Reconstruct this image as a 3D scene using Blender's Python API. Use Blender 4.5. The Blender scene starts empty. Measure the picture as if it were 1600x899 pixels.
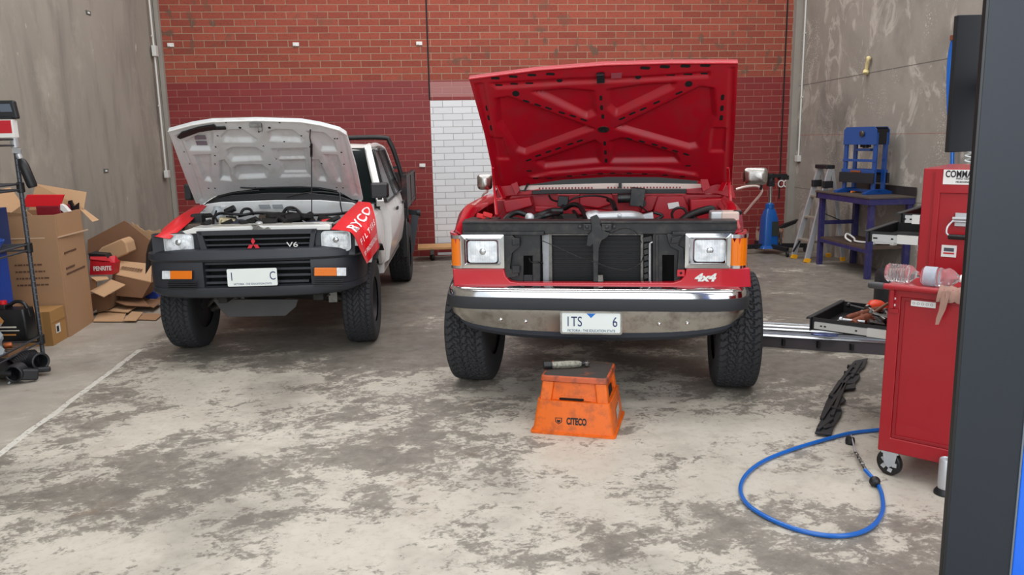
import bpy, bmesh, math, random
import numpy as np
from mathutils import Vector, Matrix, noise as mnoise
C = bpy.context.scene.collection
SC = bpy.context.scene
R = math.radians
# ---------------------------------------------------------------- camera
FP, PITCH, ROLL, YAW, EYE = 1230.73, 0.187219, -0.018846, 0.105543, 1.6828
WALL_Y, XL, XR = 11.551, -3.53, 5.54
_cy, _sy = math.cos(YAW), math.sin(YAW)
FWD = Vector((_sy*math.cos(PITCH), _cy*math.cos(PITCH), -math.sin(PITCH)))
_rt = Vector((_cy, -_sy, 0)); _up = _rt.cross(FWD)
RT = _rt*math.cos(ROLL)+_up*math.sin(ROLL)
UP = -_rt*math.sin(ROLL)+_up*math.cos(ROLL)
cd = bpy.data.cameras.new('camera'); cam = bpy.data.objects.new('camera', cd); C.objects.link(cam)
cd.sensor_fit = 'HORIZONTAL'; cd.sensor_width = 36; cd.lens = FP*36/1600
m = Matrix((RT, UP, -FWD)).transposed().to_4x4(); m.translation = (0, 0, EYE)
cam.matrix_world = m; cd.clip_end = 200; cd.clip_start = 0.05
SC.camera = cam
# ---------------------------------------------------------------- light
vs = SC.view_settings
vs.view_transform = 'Standard'; vs.look = 'None'; vs.gamma = 1; vs.use_curve_mapping = False
vs.exposure = -0.45
SC.cycles.use_denoising = True
SC.cycles.max_bounces = 8
w = bpy.data.worlds.new('overcast_sky'); SC.world = w; w.use_nodes = True
bg = w.node_tree.nodes['Background']; bg.inputs[0].default_value = (0.86, 0.93, 1.0, 1); bg.inputs[1].default_value = 1.9

def area(name, loc, rot, sx, sy, power, col=(1, 1, 1)):
    l = bpy.data.lights.new(name, 'AREA'); l.shape = 'RECTANGLE'; l.size = sx; l.size_y = sy
    l.energy = power; l.color = col
    o = bpy.data.objects.new(name, l); C.objects.link(o); o.location = loc; o.rotation_euler = rot
    return o
# overhead fill added under the solid roof, and daylight through the open roller door
for i, (yy, pw_) in enumerate(((2.6, 190), (6.0, 230), (9.2, 330))):
    area('overhead_fill_light', (1.0, yy, 5.86), (0, 0, 0), 7.6, 1.1, pw_, (0.98, 0.985, 1.0))
area('door_daylight', (1.0, -1.6, 3.2), (R(68), 0, 0), 9.0, 4.6, 340, (0.95, 0.98, 1.0))

# ---------------------------------------------------------------- pixel -> place
def ray(px, py):
    return FWD*FP + RT*(px-800) - UP*(py-449.5)
def floorpt(px, py, z=0.0):
    d = ray(px, py); t = (z-EYE)/d.z
    return Vector((d.x*t, d.y*t, z))
def onY(px, py, Y):
    d = ray(px, py); t = Y/d.y
    return Vector((d.x*t, Y, EYE+d.z*t))
def onX(px, py, X):
    d = ray(px, py); t = X/d.x
    return Vector((X, d.y*t, EYE+d.z*t))
class Frame:
    """a vehicle's own axes: x across, y towards its rear, z up"""
    def __init__(s, ox, oy, psi):
        s.o = Vector((ox, oy, 0)); s.psi = psi
        s.u = Vector((math.cos(psi), -math.sin(psi), 0)); s.v = Vector((math.sin(psi), math.cos(psi), 0))
        s.inv = Matrix((s.u, s.v, Vector((0, 0, 1))))
        s.cam = s.inv @ (Vector((0, 0, EYE))-s.o)
    def ray(s, px, py): return s.inv @ ray(px, py)
    def plane(s, px, py, p0, n):
        d = s.ray(px, py); n = Vector(n); t = (Vector(p0)-s.cam).dot(n)/d.dot(n)
        return s.cam + d*t
    def at(s, px, py, ly): return s.plane(px, py, (0, ly, 0), (0, 1, 0))
    def side(s, px, py, lx): return s.plane(px, py, (lx, 0, 0), (1, 0, 0))
    def flat(s, px, py, z): return s.plane(px, py, (0, 0, z), (0, 0, 1))

# ---------------------------------------------------------------- materials
def rgb(r, g, b): 
    f = lambda c: (c/255/12.92 if c/255 <= 0.04045 else ((c/255+0.055)/1.055)**2.4)
    return (f(r), f(g), f(b), 1)
class NT:
    def __init__(s, name):
        s.m = bpy.data.materials.new(name); s.m.use_nodes = True; s.t = s.m.node_tree
        s.b = s.t.nodes['Principled BSDF']; s.tc = None
    def n(s, ty, **kw):
        nd = s.t.nodes.new(ty)
        for k, v in kw.items():
            if k.startswith('i_'): s.set(nd.inputs[k[2:].replace('_', ' ')], v)
            elif k.startswith('i'): s.set(nd.inputs[int(k[1:])], v)
            else: setattr(nd, k, v)
        return nd
    def set(s, inp, v):
        if isinstance(v, bpy.types.NodeSocket): s.t.links.new(v, inp)
        else: inp.default_value = v
    def obj(s):
        if not s.tc: s.tc = s.n('ShaderNodeTexCoord')
        return s.tc.outputs['Object']
    def mapping(s, scale=(1, 1, 1), loc=(0, 0, 0), rot=(0, 0, 0), src=None):
        nd = s.n('ShaderNodeMapping'); s.set(nd.inputs[0], src or s.obj())
        nd.inputs['Scale'].default_value = scale; nd.inputs['Location'].default_value = loc; nd.inputs['Rotation'].default_value = rot
        return nd.outputs[0]
    def noise(s, scale, detail=4, rough=0.55, vec=None, dist=0.0):
        nd = s.n('ShaderNodeTexNoise'); s.set(nd.inputs['Vector'], vec or s.obj())
        nd.inputs['Scale'].default_value = scale; nd.inputs['Detail'].default_value = detail
        nd.inputs['Roughness'].default_value = rough; nd.inputs['Distortion'].default_value = dist
        return nd.outputs['Fac']
    def voro(s, scale, vec=None, feature='F1', out='Distance'):
        nd = s.n('ShaderNodeTexVoronoi', feature=feature); s.set(nd.inputs['Vector'], vec or s.obj()); nd.inputs['Scale'].default_value = scale
        return nd.outputs[out]
    def ramp(s, fac, stops):
        nd = s.n('ShaderNodeValToRGB'); s.set(nd.inputs[0], fac); e = nd.color_ramp.elements
        while len(e) < len(stops): e.new(0.5)
        for el, (p, c) in zip(e, stops):
            el.position = p; el.color = c if isinstance(c, tuple) else (c, c, c, 1)
        return nd.outputs[0]
    def mix(s, fac, a, b, mode='MIX'):
        nd = s.n('ShaderNodeMix', data_type='RGBA', blend_type=mode)
        s.set(nd.inputs[0], fac); s.set(nd.inputs[6], a); s.set(nd.inputs[7], b)
        return nd.outputs[2]
    def math(s, op, a, b=0.0, c=None, clamp=False):
        nd = s.n('ShaderNodeMath', operation=op, use_clamp=clamp); s.set(nd.inputs[0], a); s.set(nd.inputs[1], b)
        if c is not None: s.set(nd.inputs[2], c)
        return nd.outputs[0]
    def sep(s, v=None):
        nd = s.n('ShaderNodeSeparateXYZ'); s.set(nd.inputs[0], v or s.obj()); return nd.outputs
    def comb(s, x, y, z):
        nd = s.n('ShaderNodeCombineXYZ'); s.set(nd.inputs[0], x); s.set(nd.inputs[1], y); s.set(nd.inputs[2], z); return nd.outputs[0]
    def bump(s, h, strength=0.3, dist=0.01):
        nd = s.n('ShaderNodeBump'); s.set(nd.inputs['Height'], h); nd.inputs['Strength'].default_value = strength
        nd.inputs['Distance'].default_value = dist; s.t.links.new(nd.outputs[0], s.b.inputs['Normal'])
    def col(s, v): s.set(s.b.inputs['Base Color'], v)
    def p(s, **kw):
        for k, v in kw.items(): s.set(s.b.inputs[k.replace('_', ' ')], v)
        return s
    def between(s, v, lo, hi):
        return s.math('MULTIPLY', s.math('GREATER_THAN', v, lo), s.math('LESS_THAN', v, hi))
MATS = {}
def mat(name, c, rough=0.5, metal=0.0, var=0.0, vs=8.0, bump=0.0, bs=60.0, dirt=None, dirt_amt=0.5, ds=6.0, coat=0.0, **kw):
    """a plain material with a little colour variation, wear and grain of its own"""
    if name in MATS: return MATS[name]
    n = NT(name); c = c if len(c) == 4 else rgb(*c)
    n.p(Roughness=rough, Metallic=metal)
    if coat: n.p(Coat_Weight=coat, Coat_Roughness=0.05)
    cc = c
    if var:
        f = n.noise(vs, 4, 0.6)
        cc = n.mix(f, tuple(x*(1-var) for x in c[:3])+(1,), tuple(min(1, x*(1+var)) for x in c[:3])+(1,))
    if dirt:
        d = n.ramp(n.noise(ds, 8, 0.7), [(0.5-0.02, 0.0), (0.68, dirt_amt)])
        cc = n.mix(d, cc, dirt if len(dirt) == 4 else rgb(*dirt))
    n.col(cc)
    if bump: n.bump(n.noise(bs, 3, 0.6), bump, 0.002)
    for k, v in kw.items(): n.b.inputs[k.replace('_', ' ')].default_value = v
    MATS[name] = n.m
    return n.m

# ---------------------------------------------------------------- mesh building
def V3(*a): return Vector(a)
class MB:
    def __init__(s): s.v = []; s.f = []; s.mi = []
    def add(s, vs, fs, mi=0):
        b = len(s.v); s.v += [tuple(x) for x in vs]; s.f += [tuple(b+i for i in f) for f in fs]; s.mi += [mi]*len(fs); return s
    def box(s, x0, x1, y0, y1, z0, z1, mi=0, M=None):
        vs = [Vector((x, y, z)) for z in (z0, z1) for y in (y0, y1) for x in (x0, x1)]
        if M: vs = [M @ v for v in vs]
        return s.add(vs, [(0, 2, 3, 1), (4, 5, 7, 6), (0, 1, 5, 4), (2, 6, 7, 3), (0, 4, 6, 2), (1, 3, 7, 5)], mi)
    def cbox(s, c, sz, rot=(0, 0, 0), mi=0):
        from mathutils import Euler
        M = Matrix.Translation(c) @ Euler(rot).to_matrix().to_4x4()
        return s.box(-sz[0]/2, sz[0]/2, -sz[1]/2, sz[1]/2, -sz[2]/2, sz[2]/2, mi, M)
    def bar(s, a, b, w, h, up=(0, 0, 1), mi=0):
        a = Vector(a); b = Vector(b); d = (b-a); L = d.length; d.normalize(); u = Vector(up)
        if abs(d.dot(u)) > 0.98: u = Vector((0, 1, 0))
        r = d.cross(u).normalized(); u = r.cross(d)
        M = Matrix((r, d, u)).transposed().to_4x4(); M.translation = a
        return s.box(-w/2, w/2, 0, L, -h/2, h/2, mi, M)
    def tube(s, pts, r, n=10, mi=0, caps=True, closed=False):
        pts = [Vector(p) for p in pts]; N = len(pts); rs = r if isinstance(r, (list, tuple)) else [r]*N
        vs = []; prev = None
        for i, p in enumerate(pts):
            if closed: d = (pts[(i+1) % N]-pts[i-1])
            else: d = (pts[min(i+1, N-1)]-pts[max(i-1, 0)])
            if d.length < 1e-9: d = Vector((0, 0, 1))
            d.normalize()
            if prev is None:
                u = Vector((0, 0, 1)) if abs(d.z) < 0.9 else Vector((1, 0, 0))
                prev = d.cross(u).normalized()
            else:
                prev = (prev-d*prev.dot(d));
                prev = prev.normalized() if prev.length > 1e-6 else d.orthogonal().normalized()
            q = d.cross(prev)
            for k in range(n):
                a = 2*math.pi*k/n; vs.append(p+(prev*math.cos(a)+q*math.sin(a))*rs[i])
        fs = []
        for i in range(N if closed else N-1):
            for k in range(n):
                k2 = (k+1) % n; j = (i+1) % N
                fs.append((i*n+k, i*n+k2, j*n+k2, j*n+k))
        if caps and not closed: fs += [tuple(range(n))[::-1], tuple((N-1)*n+k for k in range(n))]
        return s.add(vs, fs, mi)
    def lathe(s, prof, c=(0, 0, 0), axis=(0, 0, 1), n=24, mi=0, caps=True):
        """prof = [(radius, height along the axis)...]"""
        ax = Vector(axis).normalized(); c = Vector(c); a = ax.orthogonal().normalized(); b = ax.cross(a)
        vs = []; fs = []
        for (r, h) in prof:
            for k in range(n):
                t = 2*math.pi*k/n; vs.append(c+ax*h+(a*math.cos(t)+b*math.sin(t))*r)
        for i in range(len(prof)-1):
            for k in range(n): fs.append((i*n+k, i*n+(k+1) % n, (i+1)*n+(k+1) % n, (i+1)*n+k))
        if caps: fs += [tuple(range(n))[::-1], tuple((len(prof)-1)*n+k for k in range(n))]
        return s.add(vs, fs, mi)
    def cyl(s, a, b, r, n=16, mi=0):
        a = Vector(a); b = Vector(b); return s.lathe([(r, 0), (r, (b-a).length)], a, b-a, n, mi)
    def poly(s, pts, d, mi=0):
        """outline pts extruded by the vector d"""
        pts = [Vector(p) for p in pts]; n = len(pts); d = Vector(d)
        fs = [tuple(range(n)), tuple(range(n, 2*n))[::-1]]+[(i, n+i, n+(i+1) % n, (i+1) % n) for i in range(n)]
        return s.add(pts+[p+d for p in pts], fs, mi)
    def ring(s, outer, inner, d, mi=0):
        """frame between two outlines of the same count, extruded by d"""
        n = len(outer); d = Vector(d); o = [Vector(p) for p in outer]; q = [Vector(p) for p in inner]
        vs = o+q+[p+d for p in o]+[p+d for p in q]; fs = []
        for i in range(n):
            j = (i+1) % n
            fs += [(i, j, n+j, n+i), (2*n+i, 3*n+i, 3*n+j, 2*n+j), (i, 2*n+i, 2*n+j, j), (n+i, n+j, 3*n+j, 3*n+i)]
        return s.add(vs, fs, mi)
    def grid(s, rows, mi=0, thick=None):
        """rows of points; thick = vector or None"""
        nr = len(rows); nc = len(rows[0]); vs = [Vector(p) for r in rows for p in r]
        fs = [(i*nc+j, i*nc+j+1, (i+1)*nc+j+1, (i+1)*nc+j) for i in range(nr-1) for j in range(nc-1)]
        if thick is None: return s.add(vs, fs, mi)
        t = Vector(thick); n = len(vs)
        vs2 = vs+[v+t for v in vs]; fs2 = fs+[tuple(n+i for i in f)[::-1] for f in fs]
        b = [j for j in range(nc)]+[i*nc+nc-1 for i in range(1, nr)]+[(nr-1)*nc+j for j in range(nc-2, -1, -1)]+[i*nc for i in range(nr-2, 0, -1)]
        for k in range(len(b)): fs2.append((b[k], n+b[k], n+b[(k+1) % len(b)], b[(k+1) % len(b)]))
        return s.add(vs2, fs2, mi)
    def loft(s, secs, mi=0, caps=True, closed=True):
        n = len(secs[0]); vs = [Vector(p) for r in secs for p in r]; fs = []
        for i in range(len(secs)-1):
            for k in range(n if closed else n-1): fs.append((i*n+k, i*n+(k+1) % n, (i+1)*n+(k+1) % n, (i+1)*n+k))
        if caps and closed: fs += [tuple(range(n))[::-1], tuple((len(secs)-1)*n+k for k in range(n))]
        return s.add(vs, fs, mi)
    def build(s, name, mats, parent=None, smooth=None, bevel=0.0, seg=2, sub=0, loc=None, rot=None):
        me = bpy.data.meshes.new(name); me.from_pydata(s.v, [], s.f); me.validate()
        ms = mats if isinstance(mats, (list, tuple)) else [mats]
        for x in ms: me.materials.append(x)
        if len(ms) > 1 and len(me.polygons) == len(s.mi): me.polygons.foreach_set('material_index', s.mi)
        b = bmesh.new(); b.from_mesh(me); bmesh.ops.recalc_face_normals(b, faces=b.faces); b.to_mesh(me); b.free()
        o = bpy.data.objects.new(name, me); C.objects.link(o)
        if parent: o.parent = parent
        if loc is not None: o.location = loc
        if rot is not None: o.rotation_euler = rot
        if smooth is not None:
            for p in me.polygons: p.use_smooth = True
            me.set_sharp_from_angle(angle=R(smooth))
        if bevel:
            md = o.modifiers.new('bevel', 'BEVEL'); md.width = bevel; md.segments = seg; md.limit_method = 'ANGLE'; md.angle_limit = R(35)
            if smooth is None:
                for p in me.polygons: p.use_smooth = True
                me.set_sharp_from_angle(angle=R(50)); md.harden_normals = True
        if sub:
            md = o.modifiers.new('sub', 'SUBSURF'); md.levels = sub; md.render_levels = sub
        return o
def tag(o, label, cat, group=None, kind=None):
    if label: o['label'] = label
    if cat: o['category'] = cat
    if group: o['group'] = group
    if kind: o['kind'] = kind
    return o
def thing(name, label, cat, loc=(0, 0, 0), rz=0.0, group=None):
    o = bpy.data.objects.new(name, None); C.objects.link(o); o.location = loc; o.rotation_euler = (0, 0, rz)
    o.empty_display_size = 0.1
    return tag(o, label, cat, group)
def dup(root, loc, rz, label, group=None):
    r = root.copy(); C.objects.link(r); r.location = loc; r.rotation_euler = (0, 0, rz); r['label'] = label
    if group: r['group'] = group
    for ch in list(root.children):
        c = ch.copy(); C.objects.link(c); c.parent = r
        for g in ch.children:
            d = g.copy(); C.objects.link(d); d.parent = c
    return r
def struct(o): o['kind'] = 'structure'; return o
def spline(pts, n=8):
    """smooth points through pts (Catmull-Rom)"""
    P = [Vector(p) for p in pts]; P = [P[0]*2-P[1]]+P+[P[-1]*2-P[-2]]; out = []
    for i in range(1, len(P)-2):
        for k in range(n):
            t = k/n; a, b, c, d = P[i-1:i+3]
            out.append(0.5*((2*b)+(c-a)*t+(2*a-5*b+4*c-d)*t*t+(3*b-a-3*c+d)*t**3))
    return out+[P[-2]]
def rrect(x0, x1, z0, z1, r, n=5, y=0.0):
    out = []
    for cx, cz, a0 in ((x1-r, z1-r, 0), (x0+r, z1-r, 90), (x0+r, z0+r, 180), (x1-r, z0+r, 270)):
        for k in range(n+1):
            a = R(a0+90*k/n); out.append(Vector((cx+r*math.cos(a), y, cz+r*math.sin(a))))
    return out
def text(name, s, size, m, parent, loc, rot=(R(90), 0, 0), ext=0.001, sx=1.0, align='CENTER', shear=0.0, bold=0.0):
    """lettering as real raised mesh"""
    cu = bpy.data.curves.new(name, 'FONT'); cu.body = s; cu.size = size; cu.extrude = ext; cu.align_x = align; cu.align_y = 'CENTER'
    cu.shear = shear; cu.offset = bold
    o = bpy.data.objects.new(name+'_curve', cu); C.objects.link(o)
    bpy.context.view_layer.update()
    me = bpy.data.meshes.new_from_object(o.evaluated_get(bpy.context.evaluated_depsgraph_get()))
    bpy.data.objects.remove(o); me.materials.clear(); me.materials.append(m)
    for v in me.vertices: v.co.x *= sx
    q = bpy.data.objects.new(name, me); C.objects.link(q)
    if parent: q.parent = parent
    q.location = loc; q.rotation_euler = rot
    return q
def sdist(px, pz, poly):
    """signed distance (positive inside) of numpy points to a 2-D polygon"""
    P = np.array(poly, float); n = len(P); d = np.full(px.shape, 1e9); ins = np.zeros(px.shape, bool)
    for i in range(n):
        ax, ay = P[i]; bx, by = P[(i+1) % n]
        ex, ey = bx-ax, by-ay; L = ex*ex+ey*ey+1e-12
        t = np.clip(((px-ax)*ex+(pz-ay)*ey)/L, 0, 1)
        d = np.minimum(d, np.hypot(px-ax-t*ex, pz-ay-t*ey))
        c = ((ay > pz) != (by > pz))
        with np.errstate(divide='ignore', invalid='ignore'):
            xi = (bx-ax)*(pz-ay)/((by-ay) if abs(by-ay) > 1e-12 else 1e-12)+ax
        ins ^= c & (px < xi)
    return np.where(ins, d, -d)
def sstep(x, a, b):
    t = np.clip((x-a)/(b-a), 0, 1); return t*t*(3-2*t)
# ================================================================ THE ROOM
def m_floor():
    n = NT('worn_painted_concrete'); o = n.obj()
    warp = n.mapping((1, 1, 1), src=o)
    base = n.mix(n.noise(1.3, 6, 0.6), rgb(112, 106, 97), rgb(146, 140, 129))
    base = n.mix(n.ramp(n.noise(9, 8, 0.7), [(0.42, 0.0), (0.7, 0.6)]), base, rgb(84, 80, 73))
    # cream paint that has flaked off in patches
    y = n.sep()[1]; x = n.sep()[0]
    sv = n.mapping((1.0, 1.25, 1), rot=(0, 0, R(-30)))
    big = n.noise(0.55, 3, 0.5, vec=n.mapping((1, 1, 1), loc=(3.1, 4.7, 0)))
    mid = n.noise(2.1, 5, 0.6, vec=sv, dist=0.3)
    fine = n.noise(11, 6, 0.7, vec=sv, dist=0.6)
    vf = n.noise(42, 4, 0.7, vec=sv, dist=0.4)
    s1 = n.math('MULTIPLY_ADD', big, 0.9, n.math('MULTIPLY', mid, 0.75))
    s2 = n.math('MULTIPLY_ADD', fine, 0.62, s1)
    s3 = n.math('MULTIPLY_ADD', vf, 0.34, s2)
    fade = n.n('ShaderNodeMapRange'); n.set(fade.inputs[0], y)
    for k, v in ((1, 4.6), (2, 8.2), (3, 1.262), (4, 1.46)): fade.inputs[k].default_value = v
    fac = n.math('MULTIPLY', n.math('SUBTRACT', s3, fade.outputs[0]), 14, clamp=True)
    worn = n.math('MULTIPLY', n.math('MULTIPLY', n.math('SUBTRACT', s3, n.math('SUBTRACT', fade.outputs[0], 0.12)), 5, clamp=True), 0.30)
    cream = n.mix(n.noise(5, 6, 0.65), rgb(180, 173, 159), rgb(208, 201, 187))
    cream = n.mix(n.ramp(n.noise(22, 8, 0.75), [(0.5, 0.0), (0.72, 0.6)]), cream, rgb(158, 148, 132))
    col = n.mix(worn, base, rgb(190, 182, 168))
    col = n.mix(fac, col, cream)
    # smoother beige strip beyond the painted line
    side = n.math('MULTIPLY', n.math('SUBTRACT', -2.41, x), 14, clamp=True)
    beige = n.mix(n.noise(3.5, 7, 0.65, vec=n.mapping((1, 1.6, 1))), rgb(158, 148, 134), rgb(200, 192, 180))
    col = n.mix(n.math('MULTIPLY', side, 0.8), col, beige)
    # oily stains
    st = n.noise(0.9, 5, 0.62, vec=n.mapping((1, 1, 1), loc=(7.3, 2.2, 0)))
    stf = n.ramp(st, [(0.52, 0.0), (0.70, 0.5)])
    col = n.mix(stf, col, rgb(84, 79, 73), 'MIX')
    st2 = n.ramp(n.noise(2.2, 7, 0.7, vec=n.mapping((1, 1.4, 1), loc=(1.3, 9.2, 0))), [(0.6, 0.0), (0.72, 0.5)])
    col = n.mix(st2, col, rgb(120, 96, 74))
    # broken painted line near the left side
    ln = n.between(n.math('ADD', x, n.math('MULTIPLY', n.noise(3, 4, 0.6), 0.05)), -2.43, -2.385)
    ln = n.math('MULTIPLY', ln, n.math('LESS_THAN', y, 6.7))
    ln = n.math('MULTIPLY', ln, n.math('GREATER_THAN', n.noise(30, 6, 0.7), 0.42))
    col = n.mix(ln, col, rgb(214, 210, 200))
    n.col(col)
    n.p(Roughness=n.ramp(n.noise(2.5, 5, 0.6), [(0.3, 0.38), (0.75, 0.75)]))
    h = n.math('MULTIPLY_ADD', fac, 0.5, n.math('MULTIPLY', n.noise(60, 5, 0.7), 0.4))
    n.bump(h, 0.35, 0.004)
    return n.m
def m_brick():
    n = NT('red_brick'); s = n.sep(); x, z = s[0], s[2]
    H, Wd = 0.093, 0.279
    vec = n.comb(x, z, 0.0)
    def brick(c1, c2, mo, ms=0.006):
        b = n.n('ShaderNodeTexBrick'); n.set(b.inputs['Vector'], vec); b.offset = 0.5
        n.set(b.inputs['Color1'], c1); n.set(b.inputs['Color2'], c2); n.set(b.inputs['Mortar'], mo)
        b.inputs['Scale'].default_value = 1; b.inputs['Mortar Size'].default_value = ms; b.inputs['Mortar Smooth'].default_value = 0.15
        b.inputs['Bias'].default_value = 0; b.inputs['Brick Width'].default_value = Wd; b.inputs['Row Height'].default_value = H
        return b
    speck = n.ramp(n.noise(34, 6, 0.75, vec=n.mapping((1, 1, 1.7))), [(0.52, 0.0), (0.68, 0.75)])
    up1 = n.mix(speck, rgb(158, 78, 60), rgb(94, 55, 45)); up2 = n.mix(speck, rgb(138, 64, 50), rgb(84, 50, 42))
    b1 = brick(up1, up2, rgb(158, 132, 110), .0055)
    # dark vertical smears on the bare upper bricks
    sm = n.noise(7.0, 3, 0.5, vec=n.mapping((1.0, 1, 0.75)))
    zone = n.ramp(n.noise(0.8, 2, 0.5, vec=n.mapping((0.5, 1, 1.6), loc=(2.2, 0, 0.3))), [(0.42, 0.0), (0.6, 1.0)])
    smf = n.math('MULTIPLY', n.ramp(sm, [(0.57, 0.0), (0.65, 0.8)]), zone)
    upper = n.mix(smf, b1.outputs[0], rgb(96, 78, 64))
    pv = n.noise(3.0, 5, 0.6)
    p1 = n.mix(pv, rgb(120, 33, 33), rgb(140, 46, 42)); p2 = n.mix(pv, rgb(112, 30, 31), rgb(132, 40, 38))
    b2 = brick(p1, p2, rgb(152, 96, 84), 0.0045)
    chip = n.math('GREATER_THAN', n.noise(22, 5, 0.7), 0.69)
    lower = n.mix(n.math('MULTIPLY', chip, 0.5), b2.outputs[0], rgb(176, 150, 132))
    edge = n.math('GREATER_THAN', z, 2.511)
    col = n.mix(edge, lower, upper)
    b3 = brick(rgb(226, 228, 230), rgb(218, 220, 222), rgb(168, 168, 168), 0.004)
    wp = n.math('MULTIPLY', n.between(x, PX0, PX1), n.between(z, 0.135, 2.232))
    wp2 = n.math('MULTIPLY', n.between(x, PX0+0.03, PX1), n.between(z, 0.012, 0.05))
    wm = n.math('MAXIMUM', wp, wp2)
    col = n.mix(wm, col, b3.outputs[0])
    pk = n.math('MULTIPLY', n.between(x, PX0, PX1), n.between(z, 2.28, 2.49))
    col = n.mix(n.math('MULTIPLY', pk, 0.25), col, rgb(230, 190, 185))
    # worn patch at the foot of the wall by the right corner
    wf = n.math('MULTIPLY', n.math('MULTIPLY', n.between(x, 5.0, 5.6), n.math('LESS_THAN', z, 0.28)), n.ramp(n.noise(9, 6, 0.7), [(0.44, 0.0), (0.56, 1.0)]))
    col = n.mix(wf, col, rgb(176, 150, 128))
    n.col(col)
    n.p(Roughness=n.mix(edge, (0.55,)*3+(1,), (0.9,)*3+(1,)))
    hh = n.math('MULTIPLY_ADD', b2.outputs[1], -1.0, n.math('MULTIPLY', n.noise(40, 4, 0.6), 0.25))
    n.bump(hh, 0.7, 0.008)
    return n.m
def m_conc_left():
    n = NT('streaked_concrete'); 
    v = n.noise(1.2, 8, 0.62, vec=n.mapping((1, 1, 0.45)))
    st = n.noise(3.4, 6, 0.6, vec=n.mapping((1, 1, 0.16), rot=(R(7), 0, 0)), dist=0.4)
    c = n.mix(v, rgb(132, 126, 116), rgb(168, 160, 148))
    c = n.mix(n.ramp(st, [(0.5, 0.0), (0.68, 0.55)]), c, rgb(108, 103, 97))
    c = n.mix(n.ramp(n.noise(2.0, 7, 0.7, vec=n.mapping((1, 1, 0.6), loc=(4, 4, 1))), [(0.55, 0.0), (0.75, 0.6)]), c, rgb(182, 174, 160))
    c = n.mix(n.ramp(n.noise(11, 3, 0.5, vec=n.mapping((1, 1, 0.4))), [(0.72, 0.0), (0.76, 0.5)]), c, rgb(208, 202, 190))
    n.col(c); n.p(Roughness=0.85); n.bump(n.noise(30, 6, 0.65), 0.25, 0.006)
    return n.m
def m_conc_right():
    n = NT('mottled_concrete')
    c = n.mix(n.noise(1.6, 8, 0.68, dist=0.6), rgb(120, 116, 108), rgb(170, 163, 152))
    c = n.mix(n.ramp(n.noise(2.3, 6, 0.6, vec=n.mapping((1, 1.0, 0.6), loc=(2, 5, 1)), dist=1.6), [(0.52, 0.0), (0.6, 0.5), (0.66, 0.0)]), c, rgb(208, 202, 190))
    sp = n.math('MULTIPLY', n.math('GREATER_THAN', n.noise(48, 4, 0.7), 0.6), n.ramp(n.noise(1.1, 4, 0.6, vec=n.mapping((1, 1, 1), loc=(1, 3, 8))), [(0.52, 0.0), (0.6, 1.0)]))
    c = n.mix(sp, c, rgb(212, 208, 200))
    c = n.mix(n.ramp(n.noise(1.0, 5, 0.6, vec=n.mapping((1, 1, 0.7), loc=(9, 2, 3))), [(0.55, 0.0), (0.75, 0.6)]), c, rgb(84, 80, 76))
    z = n.sep()[2]; y = n.sep()[1]
    # faint red chalk line, and pour joints
    ch = n.between(z, 1.647, 1.656)
    c = n.mix(n.math('MULTIPLY', ch, 0.6), c, rgb(150, 84, 74))
    jn = n.between(n.math('MULTIPLY_ADD', y, 0.018, z), 2.566, 2.578)
    c = n.mix(n.math('MULTIPLY', jn, 0.7), c, rgb(70, 66, 62))
    jn = n.between(z, 0.87, 0.882)
    c = n.mix(n.math('MULTIPLY', jn, 0.6), c, rgb(86, 84, 80))
    n.col(c); n.p(Roughness=0.85); n.bump(n.noise(34, 6, 0.7), 0.3, 0.008)
    return n.m
PX0 = onY(676, 270, WALL_Y).x; PX1 = PX0+2.4
b = MB(); b.box(XL-1.6, XR+0.4, -1.0, WALL_Y+0.4, -0.12, 0.0); struct(b.build('floor', m_floor()))
b = MB(); b.box(-14, 16, -16, -1.0, -0.14, -0.02)
struct(b.build('ground_outside', mat('outside_concrete', (176, 172, 164), 0.9, var=0.1)))
b = MB(); b.box(XL-0.3, XR+0.3, WALL_Y, WALL_Y+0.25, 0, 6.0); struct(b.build('wall_back', m_brick()))
LWS = 0.10                                       # the left side panel runs slightly outwards towards the door
b = MB(); b.poly([(XL, WALL_Y, 0), (XL-LWS*(WALL_Y+1), -1.0, 0), (XL-LWS*(WALL_Y+1)-.25, -1.0, 0), (XL-.25, WALL_Y, 0)], (0, 0, 6)); struct(b.build('wall_left', m_conc_left()))
def onLW(px, py, off=0.0):
    d = ray(px, py); t = (XL-LWS*WALL_Y+off)/(d.x-LWS*d.y); return Vector((d.x*t, d.y*t, EYE+d.z*t))
b = MB(); b.box(XR, XR+0.25, -1.0, WALL_Y, 0, 6.0); struct(b.build('wall_right', m_conc_right()))
b = MB(); b.box(XL-1.6, XR+0.25, -1.0, WALL_Y+0.25, 6.0, 6.15)
struct(b.build('ceiling', mat('pale_roof_sheet', (196, 198, 200), 0.6)))
# concrete edges of the side panels against the brick
m_edge = mat('concrete_edge', (150, 145, 136), 0.9, var=0.15, vs=5, bump=0.3)
b = MB(); x1 = onY(1251.5, 0, WALL_Y-0.09).x
b.box(x1-0.06, XR, WALL_Y-0.09, WALL_Y, 0, 6.0); struct(b.build('trim_1', m_edge))
b = MB(); b.box(XL, XL+0.055, WALL_Y-0.07, WALL_Y, 0, 6.0); struct(b.build('trim_2', m_edge))
# control joints cut into the brickwork
m_joint = mat('black_sealant', (26, 22, 22), 0.8)
for k, (px, py, zb) in enumerate(((665.6, 0, 2.24), (1229, 40, 0.7))):
    x = onY(px, py, WALL_Y).x
    b = MB(); b.box(x-0.011, x+0.011, WALL_Y-0.004, WALL_Y, zb, 6.0); struct(b.build('trim_%d' % (3+k), m_joint))
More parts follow.
